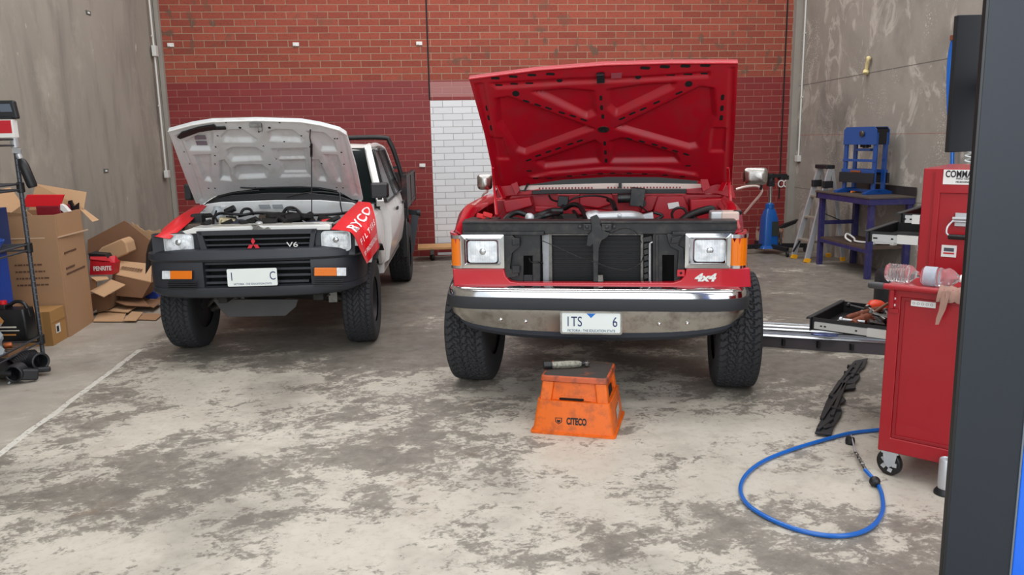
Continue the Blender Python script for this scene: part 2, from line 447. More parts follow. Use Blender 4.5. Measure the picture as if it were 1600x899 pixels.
# ================================================================ SHARED PARTS
m_rubber = mat('tyre_rubber', (44, 45, 48), 0.75, var=0.25, vs=20, bump=0.2, bs=200)
m_black = mat('black_plastic', (30, 31, 34), 0.5, var=0.1)
m_blackm = mat('black_painted_metal', (24, 25, 28), 0.4, var=0.2, vs=12, dirt=(92, 86, 78), dirt_amt=0.35, ds=12)
m_hose = mat('black_hose_rubber', (22, 22, 24), 0.45)
m_dark = mat('dark_underbody', (30, 29, 28), 0.8, var=0.3, vs=10)
m_chrome = mat('chrome', (214, 214, 214), 0.12, 1.0)
m_chrome_dull = mat('dulled_chrome', (176, 173, 168), 0.30, 1.0, dirt=(116, 110, 102), dirt_amt=0.7, ds=9)
m_alu = mat('aluminium', (196, 198, 200), 0.4, 0.55, var=0.08, vs=20)
m_steel = mat('worn_steel', (120, 118, 114), 0.45, 1.0, var=0.25, vs=25, dirt=(60, 52, 46), dirt_amt=0.6, ds=20)
m_white = mat('white_plastic', (225, 224, 220), 0.5)
m_amber = mat('amber_lens', (236, 120, 10), 0.2, coat=0.5, bump=0.6, bs=40)
m_glassd = mat('dark_window_glass', (16, 22, 22), 0.12, Specular_IOR_Level=0.06)
m_plate = mat('number_plate_white', (232, 238, 234), 0.4)
m_plate_ink = mat('number_plate_blue', (30, 44, 96), 0.5)
def _lens():
    n = NT('headlamp_glass'); n.p(Roughness=0.08, Metallic=0.0, Coat_Weight=1.0, Coat_Roughness=0.03)
    f = n.voro(26, feature='F1'); g = n.noise(10, 4, 0.6)
    c = n.mix(n.ramp(f, [(0.1, 0.0), (0.6, 1.0)]), rgb(252, 253, 254), rgb(226, 231, 235))
    c = n.mix(n.ramp(g, [(0.56, 0.0), (0.68, 0.4)]), c, rgb(150, 156, 160)); n.col(c)
    n.p(Emission_Color=(1, 1, 1, 1), Emission_Strength=0.0)
    s = n.sep(); fl = n.math('SINE', n.math('MULTIPLY', s[0], 420)); c = n.mix(n.math('MULTIPLY', n.math('GREATER_THAN', fl, .55), .14), c, rgb(150, 158, 166)); n.col(c); n.bump(n.voro(40), 0.6, 0.004); return n.m
m_lens = _lens()
m_bulb = mat('lamp_reflector', (205, 210, 214), 0.15, 0.9)

def tyre_mesh(rad, wid, kind, nu=560, nv=72):
    """a treaded tyre, axle along x, centred on the origin"""
    u = np.arange(nu)/nu*2*np.pi
    hw = wid/2
    prof = []                                   # (x, r, tread weight)
    rim = rad*0.53
    ks = np.linspace(-1, 1, nv)
    for k in ks:
        a = abs(k); sgn = -1 if k < 0 else 1
        if a < 0.72:
            t = a/0.72; prof.append((sgn*t*hw*0.86, rad-0.010*t**3, 1.0))
        else:
            t = (a-0.72)/0.28
            ang = t*math.pi/2
            x = hw*0.86+hw*0.16*math.sin(min(1, t*2.2)*math.pi/2)-0.10*hw*max(0, t-0.6)/0.4
            r = (rad-0.010)-(rad-0.010-rim)*(t**1.25)
            prof.append((sgn*x, r, 0.55 if t < 0.22 else 0.0))
    X = np.array([p[0] for p in prof]); Rr = np.array([p[1] for p in prof]); Wt = np.array([p[2] for p in prof])
    U, XX = np.meshgrid(u*rad, X, indexing='ij')
    circ = 2*np.pi*rad
    tri = lambda s: 2*np.abs(s-np.floor(s)-0.5)*2-1
    if kind == 'all_terrain':
        n = round(circ/0.052); P = circ/n
        g = np.zeros_like(U)
        for c0, sh in ((-0.52, 0), (-0.18, .5), (0.18, 0.0), (0.52, .5)):
            line = c0*hw+0.012*tri(U/P+sh)+0.004*np.sign(tri(2*U/P+sh))
            g = np.maximum(g, (np.abs(XX-line) < 0.0042))
        row = np.digitize(XX/hw, (-0.52, -0.18, 0.18, 0.52))
        sh = np.array([0.0, .45, .12, .62, .3])[row]; sl = np.array([.35, -1.1, 0.9, -1.1, .35])[row]
        ph = (U+sl*XX+0.006*tri(XX/0.03+sh))/P+sh
        fr = np.abs(ph-np.round(ph))*P
        g = np.maximum(g, fr < 0.0046)
        depth = 0.010
    else:
        n = round(circ/0.046); P = circ/n
        g = np.zeros_like(U)
        for c0, sh in ((-0.62, 0), (-0.22, .3), (0.22, .8), (0.62, .5)):
            line = c0*hw+0.005*np.sin(2*np.pi*(U/P+sh))
            g = np.maximum(g, (np.abs(XX-line) < 0.0038))
        row = np.digitize(XX/hw, (-0.62, -0.22, 0.22, 0.62))
        sh = np.array([0.0, .3, .6, .1, .5])[row]; sl = np.array([.3, -1.2, 1.3, -1.2, .3])[row]
        ph = (U+sl*XX+0.004*np.sin(XX*160))/P+sh
        fr = np.abs(ph-np.round(ph))*P
        g = np.maximum(g, fr < 0.0028)
        depth = 0.008
    D = g*depth*Wt[None, :]
    # raised ring and lugs on the side wall
    RR = Rr[None, :]-D
    co = np.stack([np.broadcast_to(X[None, :], RR.shape), -np.sin(u)[:, None]*RR, np.cos(u)[:, None]*RR], -1).reshape(-1, 3)
    me = bpy.data.meshes.new('tyre'); i, j = np.meshgrid(np.arange(nu), np.arange(nv-1), indexing='ij')
    i2 = (i+1) % nu
    f = np.stack([i*nv+j, i2*nv+j, i2*nv+j+1, i*nv+j+1], -1).reshape(-1, 4)
    me.vertices.add(len(co)); me.vertices.foreach_set('co', co.astype(np.float32).ravel())
    me.loops.add(f.size); me.loops.foreach_set('vertex_index', f.ravel().astype(np.int32))
    me.polygons.add(len(f)); me.polygons.foreach_set('loop_start', (np.arange(len(f))*4).astype(np.int32))
    me.update(calc_edges=True); me.validate()
    me.polygons.foreach_set('use_smooth', np.ones(len(f), bool)); me.set_sharp_from_angle(angle=R(40))
    me.materials.append(m_rubber)
    return me
def wheel(parent, me, loc, rad, wid, steer=0.0, outside=1, rim_mat=None):
    t = bpy.data.objects.new('tyre', me); C.objects.link(t); t.parent = parent; t.location = loc; t.rotation_euler = (0, 0, steer)
    b = MB(); q = rad*0.54; s = outside; hw = wid/2
    b.lathe([(q, -hw*0.8), (q*1.04, -hw*0.78), (q*0.95, -hw*0.4), (q*0.92, 0), (q*0.95, hw*0.5), (q*1.04, hw*0.8), (q, hw*0.82), (q*0.88, hw*0.55), (q*0.8, hw*0.35), (q*0.35, hw*0.45), (q*0.3, hw*0.6), (0.01, hw*0.62)], axis=(s, 0, 0), n=36)
    b.lathe([(q*0.85, -hw*0.5), (q*0.85, -hw*0.35), (q*0.3, -hw*0.3), (q*.3, -hw*.9), (.01, -hw*.9)], axis=(s, 0, 0), n=36)
    for k in range(6):
        a = k*math.pi/3; b.cyl((s*hw*0.42, math.cos(a)*q*0.45, math.sin(a)*q*0.45), (s*hw*0.56, math.cos(a)*q*0.45, math.sin(a)*q*0.45), 0.012, 8)
    o = b.build('rim', rim_mat or m_steel, t, smooth=35); 
    return t
def relief_panel(F, p0, nrm, left, right, top, bot, recess, holes, nu, nv, depth=0.022, soft=0.03, lip=0.012, flip=1):
    """inner skin of an opened bonnet: a pressed sheet traced in its own plane.
    left/right/top/bot: pixel polylines; recess: list of (pixel polygon, depth factor)."""
    nrm = Vector(nrm).normalized(); ex = Vector((1, 0, 0)); ey = nrm.cross(ex).normalized()
    if ey.z > 0: ey = -ey
    P0 = Vector(p0)
    def uv(px, py):
        q = F.plane(px, py, p0, nrm)-P0; return (q.dot(ex), q.dot(ey))
    def interp(line, k):
        pts = [uv(*p) for p in line]; xs = [p[k] for p in pts]; ys = [p[1-k] for p in pts]
        o = np.argsort(xs); return lambda t: np.interp(t, np.array(xs)[o], np.array(ys)[o])
    L = [uv(*p) for p in left]; Rr = [uv(*p) for p in right]; T = [uv(*p) for p in top]; B = [uv(*p) for p in bot]
    def along(pts, t):                          # resample a polyline at t in 0..1
        P = np.array(pts); d = np.r_[0, np.cumsum(np.hypot(*np.diff(P, axis=0).T))]; d /= d[-1]
        return np.stack([np.interp(t, d, P[:, 0]), np.interp(t, d, P[:, 1])], -1)
    a = np.linspace(0, 1, nu); c = np.linspace(0, 1, nv)
    l = along(L, c); r = along(Rr, c); t = along(T, a); bo = along(B, a)
    A, Cc = np.meshgrid(a, c)                   # rows c (top->bottom), cols a
    S = (1-A)[..., None]*l[:, None]+A[..., None]*r[:, None]+(1-Cc)[..., None]*t[None]+Cc[..., None]*bo[None] \
        - ((1-A)*(1-Cc))[..., None]*l[0]-(A*(1-Cc))[..., None]*r[0]-((1-A)*Cc)[..., None]*l[-1]-(A*Cc)[..., None]*r[-1]
    X, Y = S[..., 0], S[..., 1]
    Hh = np.zeros_like(X); polys = []
    for rc in recess:
        poly = [uv(*p) for p in rc[0]]; k = rc[1]; sf = rc[2] if len(rc) > 2 else soft
        polys.append((poly, k, sf))
    def height(x, y):
        h = np.zeros_like(x)
        for poly, k, sf in polys:
            s = sdist(x, y, poly)
            h = h+k*depth*sstep(s, -sf*0.3, sf*0.7)
        return h
    outline = [tuple(p) for p in (T+Rr[1:]+B[::-1][1:]+L[::-1][1:-1])]
    edge = sdist(X, Y, outline)
    Hh = height(X, Y)-lip*(1-sstep(edge, 0.0, 0.03))
    def pt(x, y, h): return P0+ex*float(x)+ey*float(y)+nrm*float(h)*flip
    mb = MB()
    rows = [[pt(X[i, j], Y[i, j], Hh[i, j]) for j in range(nu)] for i in range(nv)]
    mb.grid(rows)
    th = 0.035
    # outer skin: closes the back, slightly crowned
    rows2 = [[pt(X[i, j], Y[i, j], th+0.03*math.sin(math.pi*a[j])*0+(-lip-0.004 if (i in (0, nv-1) or j in (0, nu-1)) else 0)) for j in range(0, nu)] for i in range(0, nv)]
    mb2 = MB(); mb2.grid(rows2)
    mb.add(mb2.v, [f[::-1] for f in mb2.f])
    n0 = 0; nn = nu*nv
    b = [j for j in range(nu)]+[i*nu+nu-1 for i in range(1, nv)]+[(nv-1)*nu+j for j in range(nu-2, -1, -1)]+[i*nu for i in range(nv-2, 0, -1)]
    for k in range(len(b)):
        mb.f.append((b[k], b[(k+1) % len(b)], nn+b[(k+1) % len(b)], nn+b[k])); mb.mi.append(0)
    for (px, py, ln, wd, ang) in holes:         # punched slots: sizes in metres
        x, y = uv(px, py); h = float(height(np.array([x]), np.array([y]))[0])-0.002; ln *= 1.15; wd *= 1.6
        ca, sa = math.cos(R(ang)), math.sin(R(ang)); pts = []
        for k in range(12):
            q = 2*math.pi*k/12; lx = math.copysign(max(0, ln/2-wd/2), math.cos(q))+wd/2*math.cos(q); ly = wd/2*math.sin(q)
            pts.append(pt(x+lx*ca-ly*sa, y+lx*sa+ly*ca, h))
        mb.add(pts, [tuple(range(12))], 1)
    return mb, pt, uv, height
# ================================================================ RED PICKUP
m_red = mat('red_car_paint', (190, 8, 32), 0.32, coat=0.7, var=0.04)
m_redin = mat('red_paint_worn', (170, 6, 30), 0.42, var=0.10, vs=6, dirt=(120, 50, 56), dirt_amt=0.35, ds=7)
FF = Frame(1.0, 4.61, R(14.3))
ford = thing('pickup_truck', 'red four wheel drive pickup with its bonnet open and grille removed, chrome bumper', 'truck', FF.o, -FF.psi)
fz = lambda px, py, ly=0.0: FF.at(px, py, ly).z
fx = lambda px, py, ly=0.0: FF.at(px, py, ly).x
cxF = -0.015
path = [(-.935, .48), (-.94, .30), (-.925, .16), (-.885, .075), (-.80, .03), (-.62, .008), (-.3, 0), (0, -.004), (.3, 0), (.62, .008), (.80, .03), (.885, .075), (.925, .16), (.94, .30), (.935, .48)]
def band(profile_of_a, name, mats, bev=0.0, smooth=40):
    """loft a closed profile [(inset dy, z)...] along the bumper path"""
    secs = []
    P = spline([(p[0]+cxF, p[1], 0) for p in path], 4)
    for i, p in enumerate(P):
        d = (P[min(i+1, len(P)-1)]-P[max(i-1, 0)]).normalized(); nrm = Vector((-d.y, d.x, 0))
        a = abs(p.x-cxF)/0.94
        secs.append([p+nrm*dy+Vector((0, 0, z)) for dy, z in profile_of_a(a, p.y)])
    b = MB(); b.loft(secs); return b.build(name, mats, ford, smooth=smooth)
zt = 0.768
def prof_ch(a, y):
    zb = 0.477+0.085*a**3+0.05*min(1, y/0.4)
    return [(0.10, zt+.006), (0.035, zt+.004), (0.014, zt-.006), (0.004, zt-.022), (0.0, zt-.05), (0.004, 0.70), (0.004, 0.645), (0.006, 0.625), (0.016, 0.59), (0.05, zb), (0.11, zb-.004), (0.11, zb+.02), (.06, .62), (.06, .74)]
bump_o = band(prof_ch, 'bumper', m_chrome_dull)
def prof_top(a, y):
    return [(0.105, zt+.010), (0.033, zt+.009), (0.010, zt-.004), (-0.001, zt-.022), (-.004, .716), (0.004, .714), (.02, zt-.03), (.05, zt)]
band(prof_top, 'bumper_top_trim', m_chrome)
def prof_rub(a, y): return [(-0.016, 0.716), (-0.018, 0.70), (-0.018, 0.66), (-0.012, 0.641), (0.012, 0.640), (0.012, 0.718)]
band(prof_rub, 'rub_strip', mat('bumper_rubber', (46, 48, 52), 0.6, var=0.08), smooth=60)
def prof_val(a, y):
    zb = 0.482+0.085*a**3+0.05*min(1, y/0.4); return [(0.045, zb+.012), (0.05, zb-.02), (0.08, zb-.046), (0.12, zb-.045), (0.12, zb+.01)]
band(prof_val, 'valance', mat('valance_plastic', (40, 45, 54), 0.65, var=0.1))
for px, py in ((782, 500), (821, 503), (1030, 507), (1074, 506)):
    p = FF.at(px, py, 0.02); b = MB(); b.lathe([(0.013, 0), (0.012, 0.006), (0.006, 0.011), (0.001, .012)], (p.x, 0.03, p.z), (0, -1, 0), 12)
    b.build('bumper_bolt', m_chrome, ford, smooth=40)
# number plate
pl = FF.at(923.5, 505, -0.01); PW, PH = 0.362, 0.128
b = MB(); b.poly(rrect(pl.x-PW/2, pl.x+PW/2, pl.z-PH/2, pl.z+PH/2, 0.01, 4, -0.006), (0, 0.006, 0))
plate = b.build('number_plate', m_plate, ford)
b = MB(); fr = 0.008
b.ring(rrect(pl.x-PW/2-fr, pl.x+PW/2+fr, pl.z-PH/2-fr, pl.z+PH/2+fr, 0.014, 4, -0.009), rrect(pl.x-PW/2+.003, pl.x+PW/2-.003, pl.z-PH/2+.003, pl.z+PH/2-.003, 0.008, 4, -0.009), (0, 0.02, 0))
b.build('plate_surround', m_chrome_dull, ford)
text('plate_lettering', '1TS', 0.088, m_plate_ink, plate, (pl.x-.105, -0.0065, pl.z+0.004), sx=0.75)
text('plate_lettering', '6', 0.088, m_plate_ink, plate, (pl.x+.145, -0.0065, pl.z+0.004), sx=0.75)
text('plate_slogan', 'VICTORIA - THE EDUCATION STATE', 0.021, m_plate_ink, plate, (pl.x, -0.0065, pl.z-0.05), sx=0.85)
b = MB(); b.poly([(pl.x-.028, -.0068, pl.z+.058), (pl.x+.028, -.0068, pl.z+.058), (pl.x, -.0068, pl.z+.03)], (0, .001, 0)); b.build('plate_emblem', mat('emblem_blue', (20, 110, 200), .4), plate)

# red front panel under the lamps, notched in the middle
def px_poly(F, pts, ly): return [F.at(x, y, ly) for x, y in pts]
pp = [(707, 420), (787, 420), (790, 432), (797, 440), (810, 442), (1052, 442), (1064, 438), (1070, 430), (1072, 420), (1172, 419), (1174, 449), (1060, 455), (935, 457), (820, 454), (709, 449)]
b = MB(); b.poly(px_poly(FF, pp, 0.10), (0, 0.06, 0))
fp = b.build('front_panel', m_red, ford, bevel=0.008, seg=3)
t4 = FF.at(1101, 434.5, 0.094)
text('badge', '4x4', 0.064, m_white, fp, (t4.x, 0.096, t4.z), ext=0.003, sx=1.25, shear=0.25, bold=0.003)
# fenders
def fender(s, name):
    secs = []; N = 40
    for i in range(N+1):
        y = 0.10+(1.62-0.10)*i/N
        xo = 0.905+0.045*sstep(np.float64(y), 0.1, 0.7); xi = 0.845+0.01*min(1, y)
        z = 1.115+0.105*float(sstep(np.float64(y), 0.06, 0.7))+0.02*min(1, y/1.3)
        if y < 0.16: xo -= 0.04*(0.16-y)/0.06
        zl = 0.66
        dy = y-0.66
        if abs(dy) < 0.52: zl = max(zl, 0.40+math.sqrt(max(0, 0.52**2-dy*dy)))
        if y < 0.31: zl = 1.105
        if y > 1.1: zl = .70
        pr = [(xi-0.02, z-0.05), (xi-.004, z-0.012), (xi+0.012, z-0.002), ((xi+xo)/2, z+0.006), (xo-0.028, z-0.012), (xo-0.008, z-0.035), (xo, z-0.08), (xo+0.012, max(zl, 1.02)), (xo+0.012, max(zl, zl+0.12*(1.02-zl))), (xo+0.006, zl), (xo-.02, zl), (xo-.01, max(zl, 1.0)), (xo-.03, z-.07), (xi+.01, z-.03)]
        secs.append([Vector((cxF+s*x, y, zz)) for x, zz in pr])
    b = MB(); b.loft(secs); return b.build(name, m_red, ford, smooth=38)
for s in (-1, 1):
    f = fender(s, 'fender')
    b = MB()                                      # inner fender apron and wheel arch liner
    b.box(cxF+min(s*.60, s*.85), cxF+max(s*.60, s*.85), 0.32, 1.42, 0.90, 0.93)
    b.box(cxF+s*.80-.01, cxF+s*.80+.01, 0.3, 1.42, 0.9, 1.10)
    for k in range(10):
        a0, a1 = math.pi*k/10, math.pi*(k+1)/10
        p = [(.66+.5*math.cos(a), .42+.5*math.sin(a)) for a in (a0, a1)]
        if k in (0, 1, 8, 9): continue
        b.poly([(cxF+s*.60, p[0][0], p[0][1]), (cxF+s*.93, p[0][0], p[0][1]), (cxF+s*.93, p[1][0], p[1][1]), (cxF+s*.60, p[1][0], p[1][1])], (0, 0, 0.01))
    b.build('inner_fender', m_redin, ford)
# headlamps, corner lamps
def lampset(s):
    if s < 0: o = (721, 367, 787, 419.5); i = (731, 376, 777, 411); a = (704, 373, 721, 415); ay = (0.13, 0.10)
    else: o = (1070, 365, 1143, 419.5); i = (1084, 374, 1135, 409.5); a = (1144, 372, 1170, 415); ay = (0.10, 0.125)
    def rr(q, ly, r):
        p0 = FF.at(q[0], q[3], ly); p1 = FF.at(q[2], q[1], ly); return p0.x, p1.x, p0.z, p1.z
    x0, x1, z0, z1 = rr(o, 0.09, 0)
    h = thing_part = bpy.data.objects.new('headlamp', None); C.objects.link(h); h.parent = ford
    X0, X1, Z0, Z1 = rr(i, 0.13, 0)
    b = MB()
    oo = rrect(x0, x1, z0, z1, 0.006, 3, 0.09); e = 0.022
    mid = rrect(x0+e, x1-e, z0+e, z1-e, 0.006, 3, 0.086); inn = rrect(X0-.004, X1+.004, Z0-.004, Z1+.004, 0.02, 3, 0.128)
    back = rrect(x0, x1, z0, z1, 0.006, 3, 0.16)
    b.loft([back, oo, mid, [v+Vector((0, .006, 0)) for v in rrect(x0+e+.008, x1-e-.008, z0+e+.008, z1-e-.008, .006, 3, .09)], inn], caps=False)
    b.build('lamp_bezel', m_chrome, h, smooth=30)
    b = MB(); n = 12
    rows = []
    b.loft([rrect(X0, X1, Z0, Z1, .02, 4, .135), rrect(X0+.003, X1-.003, Z0+.003, Z1-.003, .02, 4, .124), rrect(X0+.02, X1-.02, Z0+.02, Z1-.02, .015, 4, .118), rrect(X0+.06, X1-.06, Z0+.045, Z1-.045, .01, 4, .114)])
    b.build('lamp_glass', m_lens, h, smooth=50)
    b = MB(); c = FF.at((i[0]+i[2])/2, (i[1]+i[3])/2, 0.112); b.lathe([(0.022, 0), (0.02, 0.004), (0.012, 0.007), (.001, .008)], (c.x, 0.116, c.z), (0, -1, 0), 16); b.build('bulb_cap', m_bulb, h, smooth=60)
    p0 = FF.at(a[0], a[3], 0.11); p1 = FF.at(a[2], a[1], 0.11)
    xo, xi = (p0.x, p1.x) if s < 0 else (p1.x, p0.x)
    k = bpy.data.objects.new('corner_lamp', None); C.objects.link(k); k.parent = ford
    def wrap(z0, z1, off, name, m, par):
        b = MB(); sec = []
        q = [(xi, .10), (xi+(xo-xi)*.5, .102), (xi+(xo-xi)*.85, .115), (xo, .15), (xo+s*.008, .22), (xo+s*.008, .30)]
        for (x, y) in q:
            sec.append([Vector((x+s*off*(1 if y > .14 else 0), y-off*(1 if y < .2 else 0), z0)), Vector((x+s*off*(1 if y > .14 else 0), y-off*(1 if y < .2 else 0), z1)), Vector((x-s*.02, y+.02, z1)), Vector((x-s*.02, y+.02, z0))])
        b.loft(sec); return b.build(name, m, par, smooth=50)
    wrap(p0.z, p1.z, 0.0, 'lens', m_amber, k)
    wrap(p1.z, p1.z+.022, 0.004, 'trim', m_chrome, k); wrap(p0.z-.018, p0.z, 0.004, 'trim', m_chrome, k)
    if s < 0: b = MB(); b.box(xi-.004, xi+.002, .088, .12, p0.z, p1.z); b.build('trim', m_chrome, k)
lampset(-1); lampset(1)
# radiator support
def PB(b, pts, ly, d, mi=0): b.poly(px_poly(FF, pts, ly), (0, d, 0), mi)
b = MB()
PB(b, [(722, 347), (1152, 346), (1152, 366), (1040, 366), (722, 366)], 0.16, 0.05)
PB(b, [(722, 346), (1152, 345), (1152, 349), (722, 350)], 0.13, 0.14)
PB(b, [(722, 362), (850, 362), (850, 368), (722, 368)], 0.13, 0.03); PB(b, [(1050, 362), (1152, 361), (1152, 367), (1050, 368)], 0.13, 0.03)
b.build('radiator_support', m_blackm, ford, bevel=0.004)
b = MB()
PB(b, [(786, 366), (844, 366), (844, 442), (832, 442), (832, 400), (818, 400), (818, 442), (786, 442)], 0.17, 0.02)
PB(b, [(818, 430), (832, 430), (832, 442), (818, 442)], 0.17, 0.02)
PB(b, [(786, 368), (800, 368), (812, 378), (812, 386), (800, 396), (797, 420), (810, 424), (810, 432), (790, 436), (786, 430)], 0.13, 0.04)
PB(b, [(800, 372), (812, 372), (812, 382), (800, 384)], 0.115, 0.02); PB(b, [(800, 416), (812, 416), (812, 426), (800, 428)], 0.115, 0.02)
b.build('support_panel', m_blackm, ford, bevel=0.003); b = MB()
PB(b, [(1020, 366), (1072, 366), (1072, 442), (1053, 442), (1053, 399), (1035, 399), (1035, 442), (1020, 442)], 0.17, 0.02)
PB(b, [(1042, 366), (1070, 366), (1064, 376), (1060, 384), (1068, 388), (1070, 420), (1062, 436), (1058, 430), (1060, 392), (1048, 386), (1044, 378)], 0.135, 0.035)
PB(b, [(1050, 372), (1066, 368), (1060, 380), (1048, 381)], 0.115, 0.02)
PB(b, [(1024, 368), (1029, 368), (1029, 440), (1024, 440)], 0.155, 0.02)
b.build('support_panel', m_blackm, ford, bevel=0.003)
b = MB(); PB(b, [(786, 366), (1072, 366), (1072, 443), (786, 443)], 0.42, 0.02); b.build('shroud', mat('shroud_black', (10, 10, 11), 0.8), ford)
# radiator core seen through the opening
m_core = mat('radiator_core', (7, 7, 9), 0.5, 0.2)
m_fin = mat('radiator_fins', (26, 27, 29), 0.45, 0.3)
b = MB(); PB(b, [(846, 366), (1020, 366), (1020, 442), (846, 442)], 0.27, 0.03)
for k in range(12):
    y = 370+k*6.15
    PB(b, [(862, y), (1000, y), (1000, y+1.1), (862, y+1.1)], 0.258, 0.012, 1)
b.build('radiator', [m_core, m_fin], ford)
b = MB()
PB(b, [(847, 368), (859, 366), (859, 440), (849, 440)], 0.24, 0.03)
for k in range(34): PB(b, [(848.5, 368+k*2.1), (857, 368+k*2.1), (857, 369+k*2.1), (848.5, 369+k*2.1)], 0.236, 0.006)
b.build('radiator_end_fins', mat('bare_fins', (168, 170, 172), 0.5, 0.6, var=.2, vs=40), ford)
b = MB(); PB(b, [(858, 366), (862, 366), (863, 441), (858, 441)], 0.23, 0.02); PB(b, [(1001, 366), (1005, 366), (1005, 441), (1001, 441)], 0.23, 0.02)
PB(b, [(862, 364), (1004, 364), (1004, 367.5), (862, 367.5)], 0.23, 0.02); b.build('radiator_frame', m_steel, ford)
b = MB(); p = [FF.at(1015.5, y, 0.2) for y in (380, 441)]; b.cyl(p[0], p[1], 0.0085, 12); p = [FF.at(x, y, 0.2) for x, y in ((1016, 380), (1023, 377), (1026, 379))]; b.tube(p, 0.006, 8)
b.build('coolant_pipe', m_alu, ford, smooth=40)
b = MB()
for k in range(6): b.poly(px_poly(FF, [(1006, 382+k*9.5), (1012, 380+k*9.5), (1013, 387+k*9.5), (1007, 389+k*9.5)], 0.21), (0, .02, 0))
PB(b, [(1004, 372), (1018, 370), (1020, 377), (1006, 378)], 0.2, 0.03); b.build('condenser_fitting', m_blackm, ford)
b = MB()
PB(b, [(922, 340), (932, 336), (938, 344), (938, 352), (946, 362), (954, 364), (948, 372), (940, 376), (936, 388), (934, 441), (927, 441), (926, 382), (922, 386), (916, 384), (918, 368), (924, 362), (924, 352)], 0.12, 0.03)
PB(b, [(911, 350), (924, 350), (924, 360), (911, 360)], 0.115, 0.02); PB(b, [(940, 350), (956, 350), (956, 361), (940, 361)], 0.115, 0.02)
for x in (917, 948, 906, 960):
    p = FF.at(x, 355, 0.11); b.lathe([(0.012, 0), (0.012, .006), (.004, .008)], p, (0, -1, 0), 8)
PB(b, [(934, 430), (942, 430), (943, 441), (934, 441)], 0.12, 0.02, 1)
b.build('bonnet_latch', [m_blackm, m_steel], ford, bevel=0.003)
b = MB(); b.tube(spline([FF.at(x, y, ly) for x, y, ly in ((846, 376, .15), (870, 386, .14), (905, 402, .14), (930, 410, .10), (955, 419, .12), (980, 422, .13), (1000, 412, .14), (1006, 398, .15))], 6), 0.0028, 6)
b.tube(spline([FF.at(x, y, ly) for x, y, ly in ((956, 364, .14), (975, 357, .14), (992, 362, .14), (1003, 380, .15))], 6), 0.0022, 6)
b.build('release_cable', m_hose, ford, smooth=60)
b = MB(); b.tube(spline([FF.at(x, y, ly) for x, y, ly in ((827, 404, .2), (830, 410, .16), (840, 410, .16), (848, 412, .2))], 5), 0.005, 8); b.build('coolant_pipe', m_hose, ford, smooth=60)
p = FF.at(1064, 427, .095); b = MB(); b.ring(rrect(p.x-.022, p.x+.022, p.z-.02, p.z+.02, .003, 2, .095), rrect(p.x-.007, p.x+.007, p.z-.008, p.z+.008, .005, 2, .095), (0, .012, 0)); b.build('mounting_tab', m_red, ford)
# engine bay
b = MB()
B = lambda pts, ly, d=0.02: PB(b, pts, ly, d)
b.box(-.83, .83, 1.27, 1.30, .62, 1.22)
B([(800, 302), (870, 300), (872, 304), (940, 303), (1060, 303), (1140, 304), (1150, 350), (770, 350)], 1.22, .03)
B([(905, 302), (955, 300), (962, 318), (935, 326), (905, 322)], 1.16, .05)
B([(1028, 306), (1068, 306), (1076, 322), (1078, 345), (1018, 345), (1022, 325)], 1.14, .08)
B([(1008, 308), (1030, 306), (1020, 330), (1000, 334)], 1.17, .05)
B([(1078, 312), (1130, 310), (1140, 345), (1080, 346)], 1.05, .16)
B([(785, 314), (828, 308), (832, 322), (790, 334)], 1.05, .16)
B([(835, 322), (940, 328), (1000, 334), (1000, 342), (835, 332)], 1.12, .1)
b.build('firewall', m_redin, ford, bevel=0.012, seg=3)
b = MB(); PB(b, [(831, 298), (880, 297), (960, 296), (1020, 296), (1073, 296), (1073, 302), (1010, 303), (870, 303), (831, 304)], 1.14, 0.03); b.build('bulkhead_seal', m_hose, ford, bevel=0.004)
m_cowl_bright = mat('overexposed_cowl', (222, 208, 198), 0.45, var=.05)  # red cowl coloured cream, its overexposed brightness put into the base colour
b = MB()
PB(b, [(808, 291), (870, 289), (940, 287), (1020, 286.5), (1096, 288), (1100, 295), (1020, 295), (940, 295), (870, 296), (806, 297)], 1.24, 0.02)
for k in range(44):
    x = 842+k*5.1
    if 925 < x < 945: continue
    y = 293.2-1.4*math.sin(min(1, (x-842)/180)*1.57)
    PB(b, [(x, y), (x+2.2, y), (x+2.2, y+2.6), (x, y+2.6)], 1.236, 0.006, 1)
b.build('cowl_grille', [m_cowl_bright, mat('cowl_slot', (150, 20, 34), .5)], ford)
for q in ([(776, 292), (808, 288), (810, 300), (842, 296), (846, 304), (800, 306), (776, 310)], [(1072, 296), (1100, 293), (1120, 288), (1145, 290), (1150, 312), (1120, 303), (1072, 303)]):
    b = MB(); PB(b, q, 1.2, 0.06); b.build('cowl_corner', m_redin, ford, bevel=0.006)
b = MB(); p = FF.at(826, 287, 1.2); b.tube(spline([p, p+V3(-.015, 0, -.02), p+V3(-.03, -.01, -.055)], 4), .008, 8); b.build('washer_jet', m_hose, ford)
b = MB(); p = FF.at(969, 287, 1.2); b.box(p.x-.012, p.x+.012, 1.19, 1.21, p.z-.035, p.z+.005)
b.build('washer_jet', m_hose, ford)
b = MB()
p0 = FF.at(965, 310, 1.05); p1 = FF.at(987, 309, 1.05); b.cyl(p0, p1, .035, 18)
p = FF.at(996, 308, 1.05); b.cbox(p, (.10, .1, .13), (0, .1, 0)); p = FF.at(1003, 318, 1.02); b.cyl(p, p+V3(0, .05, 0), .03, 12)
b.build('wiper_motor', m_blackm, ford, smooth=35, bevel=.003)
b = MB(); PB(b, [(1043, 318), (1060, 315.5), (1062, 324), (1045, 327)], 1.128, 0.003); b.build('sticker', m_white, ford)
b = MB()
b.tube(spline([FF.at(x, y, ly) for x, y, ly in ((921, 344, .45), (930, 340, .45), (950, 339, .45), (985, 338, .47), (1000, 342, .52), (1010, 349, .58))], 5), [.055]*4+[.048]*3+[.036]*15+[.034]*4, 18)
